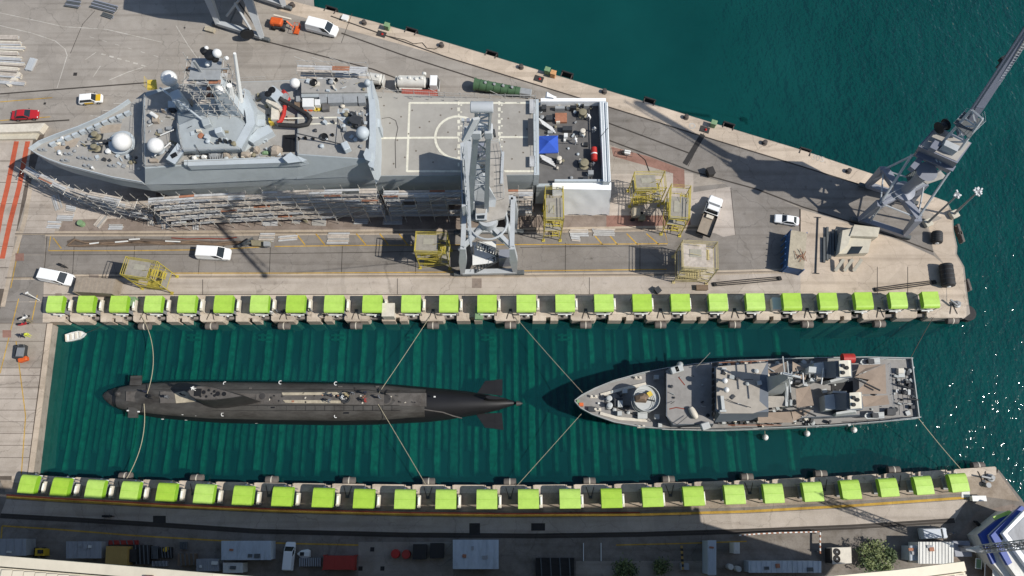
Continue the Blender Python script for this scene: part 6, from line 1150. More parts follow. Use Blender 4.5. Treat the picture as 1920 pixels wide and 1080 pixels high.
scaffold_run(g1, 10.6, (2.2, 4.3, 6.4, 8.5, 10.6), 'deep scaffolding along the near side of the ship amidships', outer=2.0, seed=2)
scaffold_run(g2, 9.8, (2.2, 4.2, 6.2, 8.2, 9.8), 'shaded scaffolding along the ship side below the flight deck', outer=1.9, seed=5)
gb = [W(78, 328), W(118, 352), W(165, 374), W(215, 392), (g1[0] + W(262, 402)) / 2]
scaffold_run(gb, lambda t: 4.5 + 4.5 * t, (1.8, 3.8, 5.8, 7.6), 'low scaffolding under the near side of the ship bow', inner=.2, outer=1.4, seed=9)
gf = [W(268, 215, 0), W(215, 235), W(160, 262), W(112, 285)]
scaffold_run([W(*foot(u, v)) for u, v in ((240, 188), (195, 216), (150, 237))], 11.5, (9.8, 11.5), 'light scaffolding on the far side of the ship bow', inner=.1, outer=1.3, seed=4)
scaffold_run([W(*foot(u, v)) for u, v in ((1004, 184), (860, 180), (712, 173))], 11.6, (9.6, 11.6), 'scaffolding gantry along the far side of the flight deck', inner=.3, outer=1.4, seed=6)
scaffold_run([W(*foot(u, v)) for u, v in ((690, 150), (560, 146))], 15.5, (13.5, 15.5), 'tall scaffolding on the far side of the ship hangar', inner=.2, outer=1.6, seed=8)
# loose scaffold tubes and boards leaning and lying by the ship
def stack(u, v, du, dv, n, gap, wd, m, label, z=0.0, th=.06, layers=2):
    c = W(u, v, z); t = thing('board_stack', label, 'boards', c, 'stacked scaffold boards and tubes'); a, b = W(u - du / 2, v - dv / 2, z), W(u + du / 2, v + dv / 2, z); d = (b - a).normalized(); s = Vector((-d.y, d.x, 0)) * gap
    for l in range(layers):
        for k in range(n):
            o = s * (k - (n - 1) / 2) + Vector((0, 0, .05 + l * (th + .02))) + d * rnd.uniform(-.15, .15); mk('board', MB().beam(a + o, b + o + Vector((0, 0, rnd.uniform(0, .02))), wd, th), rnd.choice(m) if isinstance(m, tuple) else m, t)
    return t
st_ = ('plank_metal', 'plank_wood', 'scaffold')
for u, v, du, dv, n, lab in [(108, 380, 8, 26, 4, 'stack of pale boards lying on the slabs under the bow'), (133, 393, 18, 3, 4, 'grey boards stacked beside the bow scaffolding'), (122, 408, 30, 1, 4, 'long grey boards on the brown bed near the bow'), (190, 415, -16, 20, 4, 'pale boards lying slanted on the brown bed'), (218, 426, 26, 0, 3, 'flat grey boards at the rail under the bow'), (102, 422, 24, 1, 4, 'bundle of grey tubes at the end of the brown bed'),
                                (282, 410, 2, 26, 3, 'upright boards leaning at the bow shoulder'), (298, 408, 8, 24, 3, 'second leaning boards beside the bow shoulder'), (310, 415, 3, 28, 4, 'pale boards leaning beside the brown bed'), (330, 410, 8, 18, 2, 'short boards leaning next to the green drum'), (367, 417, 1, 28, 3, 'narrow grey boards leaning alone under the ship'),
                                (507, 417, 28, 0, 4, 'grey metal box of boards in the sun under the ship side'), (557, 413, 14, 2, 4, 'small crate of boards under the ship side'), (598, 417, 26, 1, 4, 'larger crate of pale boards under the ship side'), (678, 414, 26, 0, 4, 'crate of boards at the shade edge under the ship'), (736, 413, 34, 0, 5, 'bluish pipes stacked in the shade under the ship'),
                                (540, 447, 34, -3, 3, 'white tubes stacked on the hatched yellow area'), (634, 447, 40, 0, 6, 'two grey board stacks on the hatched yellow area'), (500, 446, 28, 0, 5, 'grey panel stack at the end of the brown debris'), (1085, 437, 34, 0, 4, 'row of grey crates beside the yellow stair tower'), (1132, 436, 40, 1, 4, 'row of rusty grey crates ending at the hatched area'), (1080, 448, 16, 2, 3, 'small crates below the grey crate row')]:
    stack(u, v, du, dv, n, .34, .28, st_, lab)
for u, v, du, dv, n, lab in [(138, 8, 25, 4, 6, 'bundle of dark poles at the top edge'), (196, 14, 44, 12, 6, 'large bundle of grey poles near the top edge'), (203, 31, 18, 6, 3, 'small bundle of grey poles below the large bundle')]: stack(u, v, du, dv, n, .3, .22, ('stain_dark', 'crane_dark'), lab, 0, .2, 2)
for i, (v, lab) in enumerate([(72, 'topmost'), (83, 'second'), (92, 'third'), (101, 'fourth'), (111, 'fifth'), (121, 'sixth'), (131, 'seventh'), (143, 'eighth'), (156, 'lowest')]): stack(12 + (i % 3) * 6, v, 46, 1 + i * .4, 3, .3, .26, ('plank_wood', 'plank_metal', 'cream'), f'{lab} stack of pale timber in the yard beyond the curved white line', 0, .2, 2)
stack(60, 122, 10, -22, 4, .3, .26, ('plank_metal', 'crane_grey'), 'pale beams standing slanted beside the timber stacks', 0, .25, 2); stack(28, 150, 22, -22, 3, .3, .3, 'cream', 'long cream beams at the corner of the timber yard', 0, .2)
def drum(u, v, m, label, r=.35, h=.85, name='drum', cat='drum'):
    c = W(u, v); t = thing(name, label, cat, c); mk('body', MB().lathe(c, [(r, .02), (r, h * .33), (r * 1.05, h * .34), (r, h * .36), (r, h * .66), (r * 1.05, h * .67), (r, h * .69), (r, h)], 14), m, t); mk('lid', MB().lathe(c + Vector((0, 0, h)), [(r * .92, 0), (r * .92, .02), (.06, .03)], 14), m, t)
drum(155, 421, 'box_green', 'green drum on the brown bed near the bow', .5, .9); drum(345, 417, 'box_green', 'green drum beside the leaning boards', .5, .9); drum(574, 414, 'olive', 'olive drum between the two board crates', .4, .9)
simple('red_hose', 'red hose lying along the painted yellow line', 'hose', MB().tube([W(u, v, .1) for u, v in ((322, 446), (350, 448), (390, 447), (420, 448), (444, 445))], .1, 6), 'red_line')
simple('rope_heap', 'brown heap of old rope lying along the yellow line', 'rope', MB().tube([W(u, v, .18) for u, v in ((480, 456), (440, 453), (400, 457), (360, 452), (310, 458), (260, 453), (210, 459), (160, 455), (140, 449), (126, 460), (150, 461), (200, 455), (300, 454), (420, 459), (470, 452))], .16, 6), 'brown_cover')
for i, (u0, v0, u1, v1) in enumerate(((168, 457, 185, 455), (216, 454, 240, 452), (310, 452, 338, 453), (242, 449, 262, 448))): simple('white_pipe', f'short white pipe on the rope heap, {ORD[i]} from its pointed end' if i != 3 else 'short white pipe lying just above the rope heap', 'pipe', MB().tube([W(u0, v0, .4), W(u1, v1, .4)], .12, 6), 'white_paint', 'white pipes on the rope heap')
lf = thing('scissor_trailer', 'beige platform trailer with folded arm at the end of the rope heap', 'trailer', W(480, 457)); mk('bed', MB().px([(470, 450), (508, 452), (506, 462), (472, 460)], .9, .5), 'olive', lf)
for u, v in ((474, 452), (502, 460)): mk('wheel', MB().lathe(W(u, v, .4), [(.4, -.15), (.4, .15)], 12, (0, 1, 0)), 'black_rubber', lf)
mk('arm', MB().beam(W(470, 455, 1.1), W(446, 462, 1.2), .3).beam(W(446, 462, 1.2), W(474, 446, 1.6), .25), 'stain_dark', lf); mk('cabinet', MB().px([(494, 452), (506, 453), (505, 461), (494, 461)], 1.6, .9), 'deck_box', lf)
# ------------------------------------------------------------------ vehicles
mat('car_white', 0xeeefee, .25, .02, 2, spec=.6, k=1.0); mat('car_red', 0xb52a30, .25, .05, 2, spec=.6); mat('car_yellow', 0xe0b72e, .3, .05, 2, spec=.6); mat('tyre', 0x1e1e1f, .8, .1, 2); mat('alloy', 0x9a9c9e, .4, .1, 2, metal=.5); mat('lamp_glass', 0xdfe4e6, .15, .02, 2); mat('tail_red', 0x8d2320, .3, .05, 2); mat('car_silver', 0xc3c9cf, .25, .03, 2, spec=.6); mat('machine_orange', 0xd5602c, .45, .12, 2, grime=.15); mat('truck_bed', 0x9b8f80, .8, .15, 2, grime=.4); mat('tank_white', 0xd6d5ce, .4, .08, 1.5, grime=.3); mat('army_green', 0x4c6a4c, .6, .15, 1.5, grime=.25); mat('container_red', 0xa85a4c, .6, .1, 1.5, grime=.3); mat('container_blue', 0x3c679c, .55, .12, 1.5, grime=.3)
def panel(mb, q_, inset=.1, off=.02):
    a, b, c, d = [Vector(p) for p in q_]; n = (b - a).cross(d - a).normalized(); m = (a + b + c + d) / 4
    f = lambda p: p + (m - p) * inset + n * off
    mb.loft([[f(a) - n * off * .9, f(b) - n * off * .9, f(c) - n * off * .9, f(d) - n * off * .9], [f(a), f(b), f(c), f(d)]]); return mb
def car(kind, paint, label, cat, hood=None):
    t = thing({'sedan': 'parked_car', 'van': 'parked_van', 'pickup': 'pickup_truck', 'mpv': 'parked_car'}[kind], label, cat); hood = hood or paint
    S = {'sedan': dict(L=4.5, st=[(2.25, .66, .34, .62), (2.12, .80, .26, .78), (1.0, .87, .26, .93), (-1.55, .87, .26, .98), (-2.12, .82, .28, .95), (-2.25, .7, .36, .72)], g=(1.0, .22, -1.0, -1.75, 1.42, .82, .62), wb=(1.4, -1.3)),
         'mpv': dict(L=4.3, st=[(2.15, .7, .34, .7), (2.0, .82, .26, .88), (1.05, .88, .26, 1.02), (-1.9, .88, .26, 1.05), (-2.15, .82, .34, .95)], g=(1.1, .45, -1.7, -2.08, 1.62, .84, .66), wb=(1.32, -1.3)),
         'van': dict(L=5.0, st=[(2.5, .72, .36, .8), (2.35, .88, .28, 1.0), (1.65, .94, .28, 1.16), (-2.35, .95, .28, 1.2), (-2.5, .92, .34, 1.15)], g=(1.7, .85, -2.32, -2.47, 1.95, .92, .80), wb=(1.6, -1.55)),
         'pickup': dict(L=6.0, st=[(3.0, .78, .4, .9), (2.85, .92, .34, 1.08), (1.75, .98, .34, 1.2), (.2, .98, .34, 1.2), (.1, .97, .34, 1.0)], g=(1.85, 1.1, .45, .28, 1.95, .92, .78), wb=(2.0, -1.7))}[kind]
    rg = [[(x, s * w * f, z) for s, f, z in ((-1, .92, z0), (-1, 1, z0 + .18), (-1, 1, zt - .12), (-1, .88, zt), (1, .88, zt), (1, 1, zt - .12), (1, 1, z0 + .18), (1, .92, z0))] for x, w, z0, zt in S['st']]
    mk('body', MB().loft(rg), paint, t)
    x0, x1, x2, x3, zh, wb_, wt = S['g']; zb_ = S['st'][2][3] - .04
    B = [(x0, -wb_, zb_), (x0, wb_, zb_), (x3, wb_, zb_), (x3, -wb_, zb_)]; T = [(x1, -wt, zh), (x1, wt, zh), (x2, wt, zh), (x2, -wt, zh)]
    cabin = mk('cabin', MB().frus(B, T), paint, t)
    mk('roof', MB().box(((x1 + x2) / 2, 0, zh + .01), (x1 - x2 - .1, 2 * wt - .1, .05), 0, .02), paint, cabin)
    mk('windscreen', panel(MB(), (B[0], B[1], T[1], T[0]), .1), 'glass_dark', t)
    if kind != 'van': mk('rear_window', panel(MB(), (B[2], B[3], T[3], T[2]), .14), 'glass_dark', t)
    for a, b, c, d in ((B[3], B[0], T[0], T[3]), (B[1], B[2], T[2], T[1])):
        if kind == 'van':
            f = lambda p, q_, s: Vector(p).lerp(Vector(q_), s)
            if a == B[3]: mk('side_window', panel(MB(), (f(a, b, .70), b, c, f(d, c, .70)), .14), 'glass_dark', t)
            else: mk('side_window', panel(MB(), (a, f(a, b, .30), f(d, c, .30), d), .14), 'glass_dark', t)
        else: mk('side_window', panel(MB(), (a, b, c, d), .12), 'glass_dark', t)
    if hood != paint:
        mk('bonnet', MB().box((S['st'][1][0] - .5, 0, S['st'][2][3] - .03), (.95, 1.45, .06), 0, .02), hood, t)
        for s in (-1, 1): mk('door', MB().box((-.3, s * .885, .68), (1.7, .03, .5)), hood, t)
    for s in (-1, 1):
        mk('headlight', MB().box((S['st'][1][0] - .02, s * .62, S['st'][1][3] - .12), (.28, .3, .14), 0, .04), 'lamp_glass', t); mk('tail_light', MB().box((S['st'][-1][0] + .05, s * .7, .8), (.1, .22, .25)), 'tail_red', t); mk('mirror', MB().box((x0 - .25, s * 1.0, zb_ + .12), (.12, .2, .14), 0, .03), 'cloth_black', t)
        for x in S['wb']:
            wh = mk('wheel', MB().lathe((x, s * .8 - .11, .33), [(.2, 0), (.33, .02), (.33, .2), (.2, .22)], 16, (0, 1, 0)), 'tyre', t); mk('hub', MB().lathe((x, s * .8 - .13, .33), [(.19, 0), (.19, .26)], 12, (0, 1, 0)), 'alloy', wh)
    if kind == 'pickup':
        bd = mk('cargo_bed', MB().box((-1.45, 0, .85), (3.1, 1.9, .12)), 'truck_bed', t)
        for d, p in (((3.1, .06, .45), (-1.45, .95, 1.1)), ((3.1, .06, .45), (-1.45, -.95, 1.1)), ((.06, 1.9, .45), (-3.0, 0, 1.1)), ((.06, 1.9, .5), (.08, 0, 1.12))): mk('bed_side', MB().box(p, d), 'cloth_black', bd)
        mk('tool_chest', MB().box((-.25, 0, 1.05), (.5, 1.0, .35), 0, .03), 'cream', bd)
    t['L'] = S['L']; return t
def park(t, u0, v0, u1, v1, z=.8):
    """rear pixel, front pixel"""
    c, a, L = along(u0, v0, u1, v1, z); put(t, (c.x, c.y, .02), a, L / t['L']); del t['L']; return t
park(car('sedan', 'car_red', 'red car parked beside the pale wall near the bow', 'car'), 22, 216, 71, 213)
park(car('mpv', 'car_white', 'white car with yellow bonnet and doors near the ship bow', 'car', 'car_yellow'), 148, 187, 191, 183)
park(car('van', 'car_white', 'white passenger van beside the orange boom lift', 'van'), 577, 46, 632, 60)
park(car('van', 'car_white', 'white panel van on the roadway below the rope heap', 'van'), 371, 474, 432, 477)
park(car('van', 'car_white', 'white van parked before the tan container at the basin corner', 'van'), 78, 515, 136, 526)
park(car('pickup', 'car_white', 'white pickup truck with open tan bed on the pale patch', 'truck'), 1317, 442, 1343, 371)
park(car('sedan', 'car_white', 'white saloon car above the blue container', 'car'), 1499, 415, 1453, 408)
park(car('van', 'car_white', 'white van in the shade between the long shed and the red container', 'van'), 539, 1070, 545, 1016)
park(car('van', 'car_silver', 'silver van near the shed by the blue and white building', 'van'), 1725, 1001, 1776, 999)
def truck(label, u0, v0, u1, v1, cabm, load, cat='truck'):
    t = thing('tank_truck' if load == 'tank' else 'flatbed_truck', label, cat); mk('chassis', MB().box((-.6, 0, .7), (7.0, 1.0, .25)), 'dark_steel', t)
    cb_ = mk('cab', MB().frus([(2.1, -1.1, .55), (3.7, -1.1, .55), (3.7, 1.1, .55), (2.1, 1.1, .55)], [(2.1, -1.05, 2.6), (3.4, -1.05, 2.6), (3.4, 1.05, 2.6), (2.1, 1.05, 2.6)]), cabm, t); mk('windscreen', panel(MB(), ((3.7, -1.1, .9), (3.7, 1.1, .9), (3.4, 1.05, 2.6), (3.4, -1.05, 2.6)), .12), 'glass_dark', cb_); mk('cab_roof', MB().box((2.75, 0, 2.62), (1.2, 1.95, .08), 0, .03), cabm, cb_)
    if load == 'tank':
        tk = mk('tank', MB().lathe((-3.9, 0, 1.85), [(.3, -.15), (.9, 0), (1.05, .15), (1.05, 5.0), (.9, 5.15), (.3, 5.3)], 18, (1, 0, 0)), 'tank_white', t)
        for k, x in enumerate((-3.2, -1.6, -.4, .6)): mk('manway', MB().lathe((x, .2 * (k % 2), 2.85), [(.32, 0), (.32, .2), (.2, .28)], 12), 'tank_white', tk)
        mk('pipe', MB().tube([(-3.6, .75, 2.6), (1.0, .8, 2.6)], .1, 6), 'tank_white', tk); mk('side_locker', MB().box((-1.5, -1.1, 1.1), (4.2, .4, .6)), 'tank_white', t); mk('pump', MB().box((1.55, .1, 1.5), (.7, 1.6, 1.3), 0, .1), 'dark_steel', t); mk('hose_reel', MB().lathe((1.0, .9, 2.7), [(.4, 0), (.4, .5)], 12, (0, 1, 0)), 'tank_white', t); mk('rear_frame', MB().box((-4.2, 0, 1.5), (.25, 1.9, 1.8), 0, .1), 'tank_white', t)
    for x in (2.9, -1.9, -3.1):
        for s in (-1, 1): wh = mk('wheel', MB().lathe((x, s * .95 - .18, .5), [(.3, 0), (.5, .03), (.5, .33), (.3, .36)], 16, (0, 1, 0)), 'tyre', t); mk('hub', MB().lathe((x, s * .95 - .2, .5), [(.25, 0), (.25, .4)], 10, (0, 1, 0)), 'alloy', wh)
    c, a, L = along(u0, v0, u1, v1, 2); put(t, (c.x, c.y, .02), a, L / 8.0); return t
truck('white tank truck with its cab towards the quay tip behind the hangar', 744, 152, 826, 154, 'car_white', 'tank')
truck('white tanker half hidden behind the ship hangar roof', 716, 148, 640, 136, 'tank_white', 'tank')
ct = thing('shipping_container', 'pale red container behind the flight deck beside the tank truck', 'container', W(786, 185))
def container(root, c, a, L, wd, h, m, ribs=16, roofm=None):
    M3 = Matrix.Rotation(a, 3, 'Z'); mk('walls', MB().box(c + Vector((0, 0, h / 2 + .05)), (L - .05, wd - .05, h - .1), a), m, root); mk('roof', MB().box(c + Vector((0, 0, h)), (L, wd, .1), a), roofm or m, root)
    for k in range(ribs): mk('roof_rib', MB().box(c + M3 @ Vector(((k + .5) / ribs * L - L / 2, 0, h + .06)), (L / ribs * .45, wd * .94, .04), a), roofm or m, root)
    for sx in (-1, 1):
        for sy in (-1, 1): mk('corner_post', MB().box(c + M3 @ Vector((sx * L / 2, sy * wd / 2, h / 2)), (.16, .16, h + .14), a), m, root)
c, a, L = along(753, 176, 818, 178, 2.6); container(ct, Vector((c.x, c.y, .02)), a, L, 1.9, 2.6, 'container_red')
bc = thing('shipping_container', 'blue open container filled level with pale rubble', 'container', W(1480, 470)); c, a, L = along(1498, 434, 1492, 503, 2.7); container(bc, Vector((c.x, c.y, .02)), a, L, 2.6, 2.7, 'container_blue', 0, 'canvas')
for k in range(7): mk('bent_bar', MB().tube([W(1490 + k * 3, 470 + (k * 7) % 26, 2.9), W(1496 + (k * 5) % 16, 486 - (k * 5) % 24, 3.1), W(1500 + k * 2, 478 + k * 2, 2.9)], .05, 4), 'plank_rust', bc)
for k in range(6): mk('side_rib', MB().box(W(1469 + k * -.3, 446 + k * 11.5, 1.3), (.12, .12, 2.4)), 'container_blue', bc)
# boom lift
bl = thing('boom_lift', 'orange boom lift parked between the crane foot and white van', 'boom lift', W(525, 42)); c, a, L = along(503, 40, 560, 48, 1.2); M3 = Matrix.Rotation(a, 3, 'Z'); Lb = lambda x, y, z: Vector((c.x, c.y, 0)) + M3 @ Vector((x, y, z))
mk('chassis', MB().box(Lb(-1.0, 0, .6), (2.4, 1.5, .4), a, .05), 'dark_steel', bl); mk('turret', MB().box(Lb(-1.3, .1, 1.3), (2.2, 1.4, 1.0), a, .2), 'machine_orange', bl); mk('counterweight', MB().box(Lb(-2.0, .1, 1.2), (.8, 1.5, .9), a, .15), 'machine_orange', bl)
mk('boom', MB().beam(Lb(-1.8, .9, 2.0), Lb(1.4, .75, 1.7), .28), 'cream', bl); mk('boom', MB().beam(Lb(.6, .3, 1.6), Lb(1.9, -.3, .8), .24), 'machine_orange', bl)
bk = mk('basket', MB().box(Lb(2.4, -.35, .25), (.9, 1.7, .08), a), 'machine_orange', bl)
for x in (-.45, .45):
    for y in (-.85, .85): mk('basket_post', MB().tube([Lb(2.4 + x, -.35 + y, .25), Lb(2.4 + x, -.35 + y, 1.3)], .04, 4), 'machine_orange', bk)
mk('basket_rail', MB().tube([Lb(2.4 + x, -.35 + y, 1.3) for x, y in ((-.45, -.85), (.45, -.85), (.45, .85), (-.45, .85), (-.45, -.85))], .05, 4), 'machine_orange', bk)
for x in (-1.9, -.1):
    for y in (-.85, .85): mk('wheel', MB().lathe(Lb(x, y - .15, .42), [(.25, 0), (.42, .03), (.42, .27), (.25, .3)], 14, M3 @ Vector((0, 1, 0))), 'tyre', bl)
# long green machine behind the flight deck
gm = thing('pipe_machine', 'long dark green cylindrical machine lying behind the flight deck', 'machine', W(940, 165)); p0, p1 = W(892, 158, 1.3), W(975, 172, 1.1)
mk('barrel', MB().tube([p0, p1], 1.0, 16, .8), 'army_green', gm); mk('end_flange', MB().lathe(p0, [(1.15, -.3), (1.15, 0), (.85, .02), (.8, -.28)], 18, (p1 - p0)), 'army_green', gm)
for k in range(4): mk('top_fitting', MB().lathe(p0.lerp(p1, .22 + k * .2) + Vector((0, 0, .85)), [(.25, 0), (.25, .3), (.15, .35)], 10), 'deck_box', gm)
for k in range(6): mk('rib', MB().lathe(p0.lerp(p1, .1 + k * .16), [(1.05 - k * .03, 0), (1.05 - k * .03, .12)], 16, (p1 - p0)), 'army_green', gm)
mk('drive', MB().box(W(985, 174, 1.0), (2.2, 1.2, 1.2), R(-10), .1), 'deck_box', gm); mk('cradle', MB().box(p0.lerp(p1, .5) - Vector((0, 0, 1.0)), (5, 1.2, .4), R(-10)), 'dark_steel', gm)
# small machines
gs = thing('portable_generator', 'small white generator on a black frame on the red paving', 'generator', W(1174, 287)); mk('body', MB().box(W(1176, 286, .55), (1.1, .7, .7), R(-10), .08), 'white_paint', gs); mk('frame', MB().tube([W(1163, 282, .9), W(1186, 286, .9), W(1185, 294, .9), W(1161, 290, .9), W(1163, 282, .9)], .05, 4), 'dark_steel', gs); mk('engine', MB().box(W(1169, 286, .5), (.6, .6, .6), R(-10), .05), 'tar', gs)
tr = thing('tractor', 'small tan tow tractor between the stair towers', 'tractor', W(1192, 402)); mk('cab', MB().box(W(1192, 399, 1.2), (1.4, 1.5, 1.3), 0, .15), 'canvas', tr); mk('bonnet', MB().box(W(1203, 408, .8), (1.2, 1.1, .7), 0, .1), 'olive', tr)
for u, v in ((1186, 398), (1186, 412), (1202, 400), (1203, 413)): mk('wheel', MB().lathe(W(u, v, .4), [(.2, -.14), (.4, -.12), (.4, .12), (.2, .14)], 12, (0, 1, 0)), 'tyre', tr)
fk = thing('forklift', 'black and orange forklift on the strip at the basin end', 'forklift', W(40, 663)); mk('body', MB().box(W(39, 660, .8), (1.6, 2.2, 1.1), R(5), .15), 'dark_steel', fk); mk('counterweight', MB().box(W(44, 674, .7), (1.4, .7, .9), R(20), .12), 'machine_orange', fk); mk('mast', MB().beam(W(34, 648, .1), W(34, 648, 2.2), .15).beam(W(44, 647, .1), W(44, 647, 2.2), .15), 'dark_steel', fk)
mk('guard', MB().box(W(38, 660, 2.0), (1.2, 1.4, .08)), 'grey_steel', fk)
for u, v in ((31, 655), (48, 654), (32, 670), (49, 670)): mk('wheel', MB().lathe(W(u, v, .33), [(.2, -.12), (.33, -.1), (.33, .1), (.2, .12)], 12, (1, 0, 0)), 'tyre', fk)
def scooter(u, v, ang, m, label):
    t = thing('motor_scooter', label, 'scooter', (0, 0, 0), 'scooters on the quay')
    for x in (-.6, .6): mk('wheel', MB().lathe((x, -.06, .26), [(.15, 0), (.26, .02), (.26, .1), (.15, .12)], 12, (0, 1, 0)), 'tyre', t)
    mk('body', MB().loft([[(x, s * w_, zz) for s, zz in ((-1, z0), (-1, z1), (1, z1), (1, z0))] for x, w_, z0, z1 in ((-.75, .12, .4, .75), (-.3, .18, .3, .8), (.1, .15, .25, .45), (.45, .15, .3, .5), (.6, .12, .35, .95))]), m, t); mk('seat', MB().box((-.35, 0, .85), (.7, .28, .1), 0, .04), 'cloth_black', t); mk('handlebar', MB().tube([(.5, -.32, 1.05), (.58, 0, 1.0), (.5, .32, 1.05)], .03, 5), 'dark_steel', t)
    put(t, W(u, v, .02), ang)
scooter(48, 597, .5, 'cloth_white', 'white scooter in front of the first canopy at the basin corner'); scooter(46, 609, .2, 'car_red', 'dark red scooter below the white one at the basin corner'); scooter(121, 500, -.4, 'tar', 'black scooter on the roadway above the parked white van'); scooter(205, 968, 0, 'tar', 'black scooter crossing the shaded roadway'); scooter(1832, 985, -.9, 'tar', 'black scooter in the shade before the blue and white building'); scooter(1780, 1000, .1, 'cloth_grey', 'grey scooter right behind the silver van')
person(62, 605, .03, 1, 'cloth_khaki', 'cloth_khaki', 'worker in khaki by the railing at the basin corner', 'stand', 'hair'); person(47, 632, .03, 2, 'cloth_navy', 'cloth_navy', 'worker in navy on the strip above the forklift', 'stand', 'hair'); person(57, 630, .03, 4, 'hi_vis', 'cloth_navy', 'worker in a yellow vest above the forklift', 'stand', 'helmet_white')
person(1106, 226, ZA + .02, 1, 'cloth_white', 'cloth_white', 'worker in white overalls beside the far capstan on the quarterdeck', 'bend', 'helmet_white'); person(1113, 247, ZA + .02, 3, 'cloth_white', 'cloth_white', 'worker in white overalls at the ship stern rail', 'stand', 'helmet_white'); person(1080, 271, ZA + .02, .4, 'cloth_white', 'cloth_grey', 'worker in white bending on the quarterdeck beside the blue gazebo', 'bend', 'helmet_white'); person(1111, 314, ZA + .02, .4, 'cloth_grey', 'cloth_white', 'worker in grey beside the near capstan on the quarterdeck', 'stand', 'helmet_white')
for u, v, t, lab in ((512, 588, 'cloth_white', 'worker in white under the seventh canopy of the crane-side quay'), (522, 587, 'cloth_grey', 'worker in grey between two canopies on the crane-side quay'), (531, 588, 'cloth_navy', 'worker in navy on the crane-side quay edge'), (585, 584, 'cloth_grey', 'worker with blue-grey top below the eighth canopy'), (609, 592, 'cloth_black', 'worker in black kneeling on the pier edge'), (648, 591, 'cloth_navy', 'worker with tools on the pier below the ninth canopy')): person(u, v, .03, rnd.uniform(0, 6), t, 'cloth_navy', lab, 'bend' if u > 600 else 'stand', 'helmet_white' if u < 530 else 'hair')
# ------------------------------------------------------------------ tan container, kiosk boxes, tip of the quay
tc_ = thing('shipping_container', 'tan container shed between the white van and yellow stair tower', 'container', W(178, 535)); c, a, L = along(141, 533, 214, 537, 2.5); container(tc_, Vector((c.x, c.y, .02)), a, L, 2.5, 2.5, 'truck_bed', 10)
def cube(u, v, w_, d_, h, m, label, name='storage_box', cat='box', ang=0.0):
    c = W(u, v); t = thing(name, label, cat, c); mk('body', MB().box(c + Vector((0, 0, h / 2 + .02)), (w_, d_, h), ang, .04), m, t); mk('lid', MB().box(c + Vector((0, 0, h + .05)), (w_ + .1, d_ + .1, .08), ang), m, t); return t
cube(732, 588, 1.9, 2.1, 2.2, 'cream', 'white kiosk box standing on the pier between two canopies', 'kiosk', 'kiosk'); cube(899, 590, 1.2, 2.0, 1.0, 'box_green', 'pale green locker on the pier near the middle canopy'); cube(254, 569, 1.1, 1.4, 1.3, 'box_green', 'pale green locker between the third and fourth canopy'); cube(1452, 573, 1.4, 1.9, 1.2, 'radome', 'white and blue tank between canopies on the crane-side quay')
cube(1232, 546, .8, .9, .8, 'dark_steel', 'small dark bin on the quay strip below the beige stair tower', ang=.6); cube(1315, 541, 1.8, .8, .6, 'brown_cover', 'rusty junk pile below the beige stair tower'); cube(1330, 326, 1.1, 1.3, 1.2, 'tar', 'dark bin in the shadow of the quay tip crane', ang=.3); cube(395, 58, 1.8, .8, .5, 'canvas', 'heap of pale junk below the cut-off crane foot', ang=-.3)
hp = thing('concrete_frame', 'stepped pale concrete frame with steel piles beside the crane foot', 'concrete frame', W(1600, 470))
mat('pale_concrete', 0xc9c2b0, .85, .12, 1, grime=.3)
mk('upper_step', MB().px([(1602, 421), (1650, 427), (1646, 444), (1594, 442)], 2.2, .02), 'pale_concrete', hp); mk('lower_step', MB().px([(1594, 446), (1634, 448), (1628, 474), (1572, 476)], 1.5, .02), 'pale_concrete', hp); mk('well', MB().px([(1597, 462), (1618, 462), (1610, 475), (1588, 476)], 1.56, 1.3), 'glass_dark', hp); mk('side_ramp', MB().px([(1580, 432), (1600, 428), (1590, 460), (1574, 474)], 2.0, .02), 'pale_concrete', hp)
for k in range(3): mk('prop', MB().beam(W(1566 + k * 17, 508, .3), W(1582 + k * 17, 486, 1.4), .5, .3), 'pale_concrete', hp)
for i, (u, v0, v1) in enumerate(((1545, 445, 492), (1551, 426, 488), (1556, 436, 485), (1561, 438, 480), (1567, 430, 470))): simple('steel_pile', f'dark steel pile lying beside the concrete frame, {ORD[i]} from the thin dark pole', 'pile', MB().beam(W(u, v0, .25), W(u, v1, .25), .35, .4), 'stain_dark', 'steel piles beside the concrete frame')
lp = thing('fallen_lamp_pole', 'thin dark pole lying on the beige paving', 'pole', W(1531, 460)); mk('shaft', MB().tube([W(1534, 408, .15), W(1530, 512, .15)], .09, 6), 'dark_steel', lp); mk('cross_arm', MB().tube([W(1528, 407, .15), W(1539, 408, .15)], .07, 5).tube([W(1525, 512, .15), W(1536, 513, .15)], .07, 5), 'dark_steel', lp)
for i, (u0, v0, u1, v1, lab) in enumerate(((1340, 533, 1462, 522, 'bundle of black lifting slings on the strip below the parked cars'), (1643, 543, 1752, 529, 'bundle of black lifting slings beside the big roller fender'))):
    sg = thing('lifting_slings', lab, 'slings', W(u0, v0))
    for k in range(3): mk('sling', MB().tube([W(u0, v0 + (k - 1) * 3, .12), W((u0 + u1) / 2, (v0 + v1) / 2 + (k - 1) * 3.5, .12), W(u1, v1 + (k - 1) * 3, .12)], .09, 5), 'tar', sg)
    for u, v in ((u0, v0), (u1, v1)): mk('shackle', MB().box(W(u, v, .2), (.6, .7, .3), .3, .1), 'tar', sg)
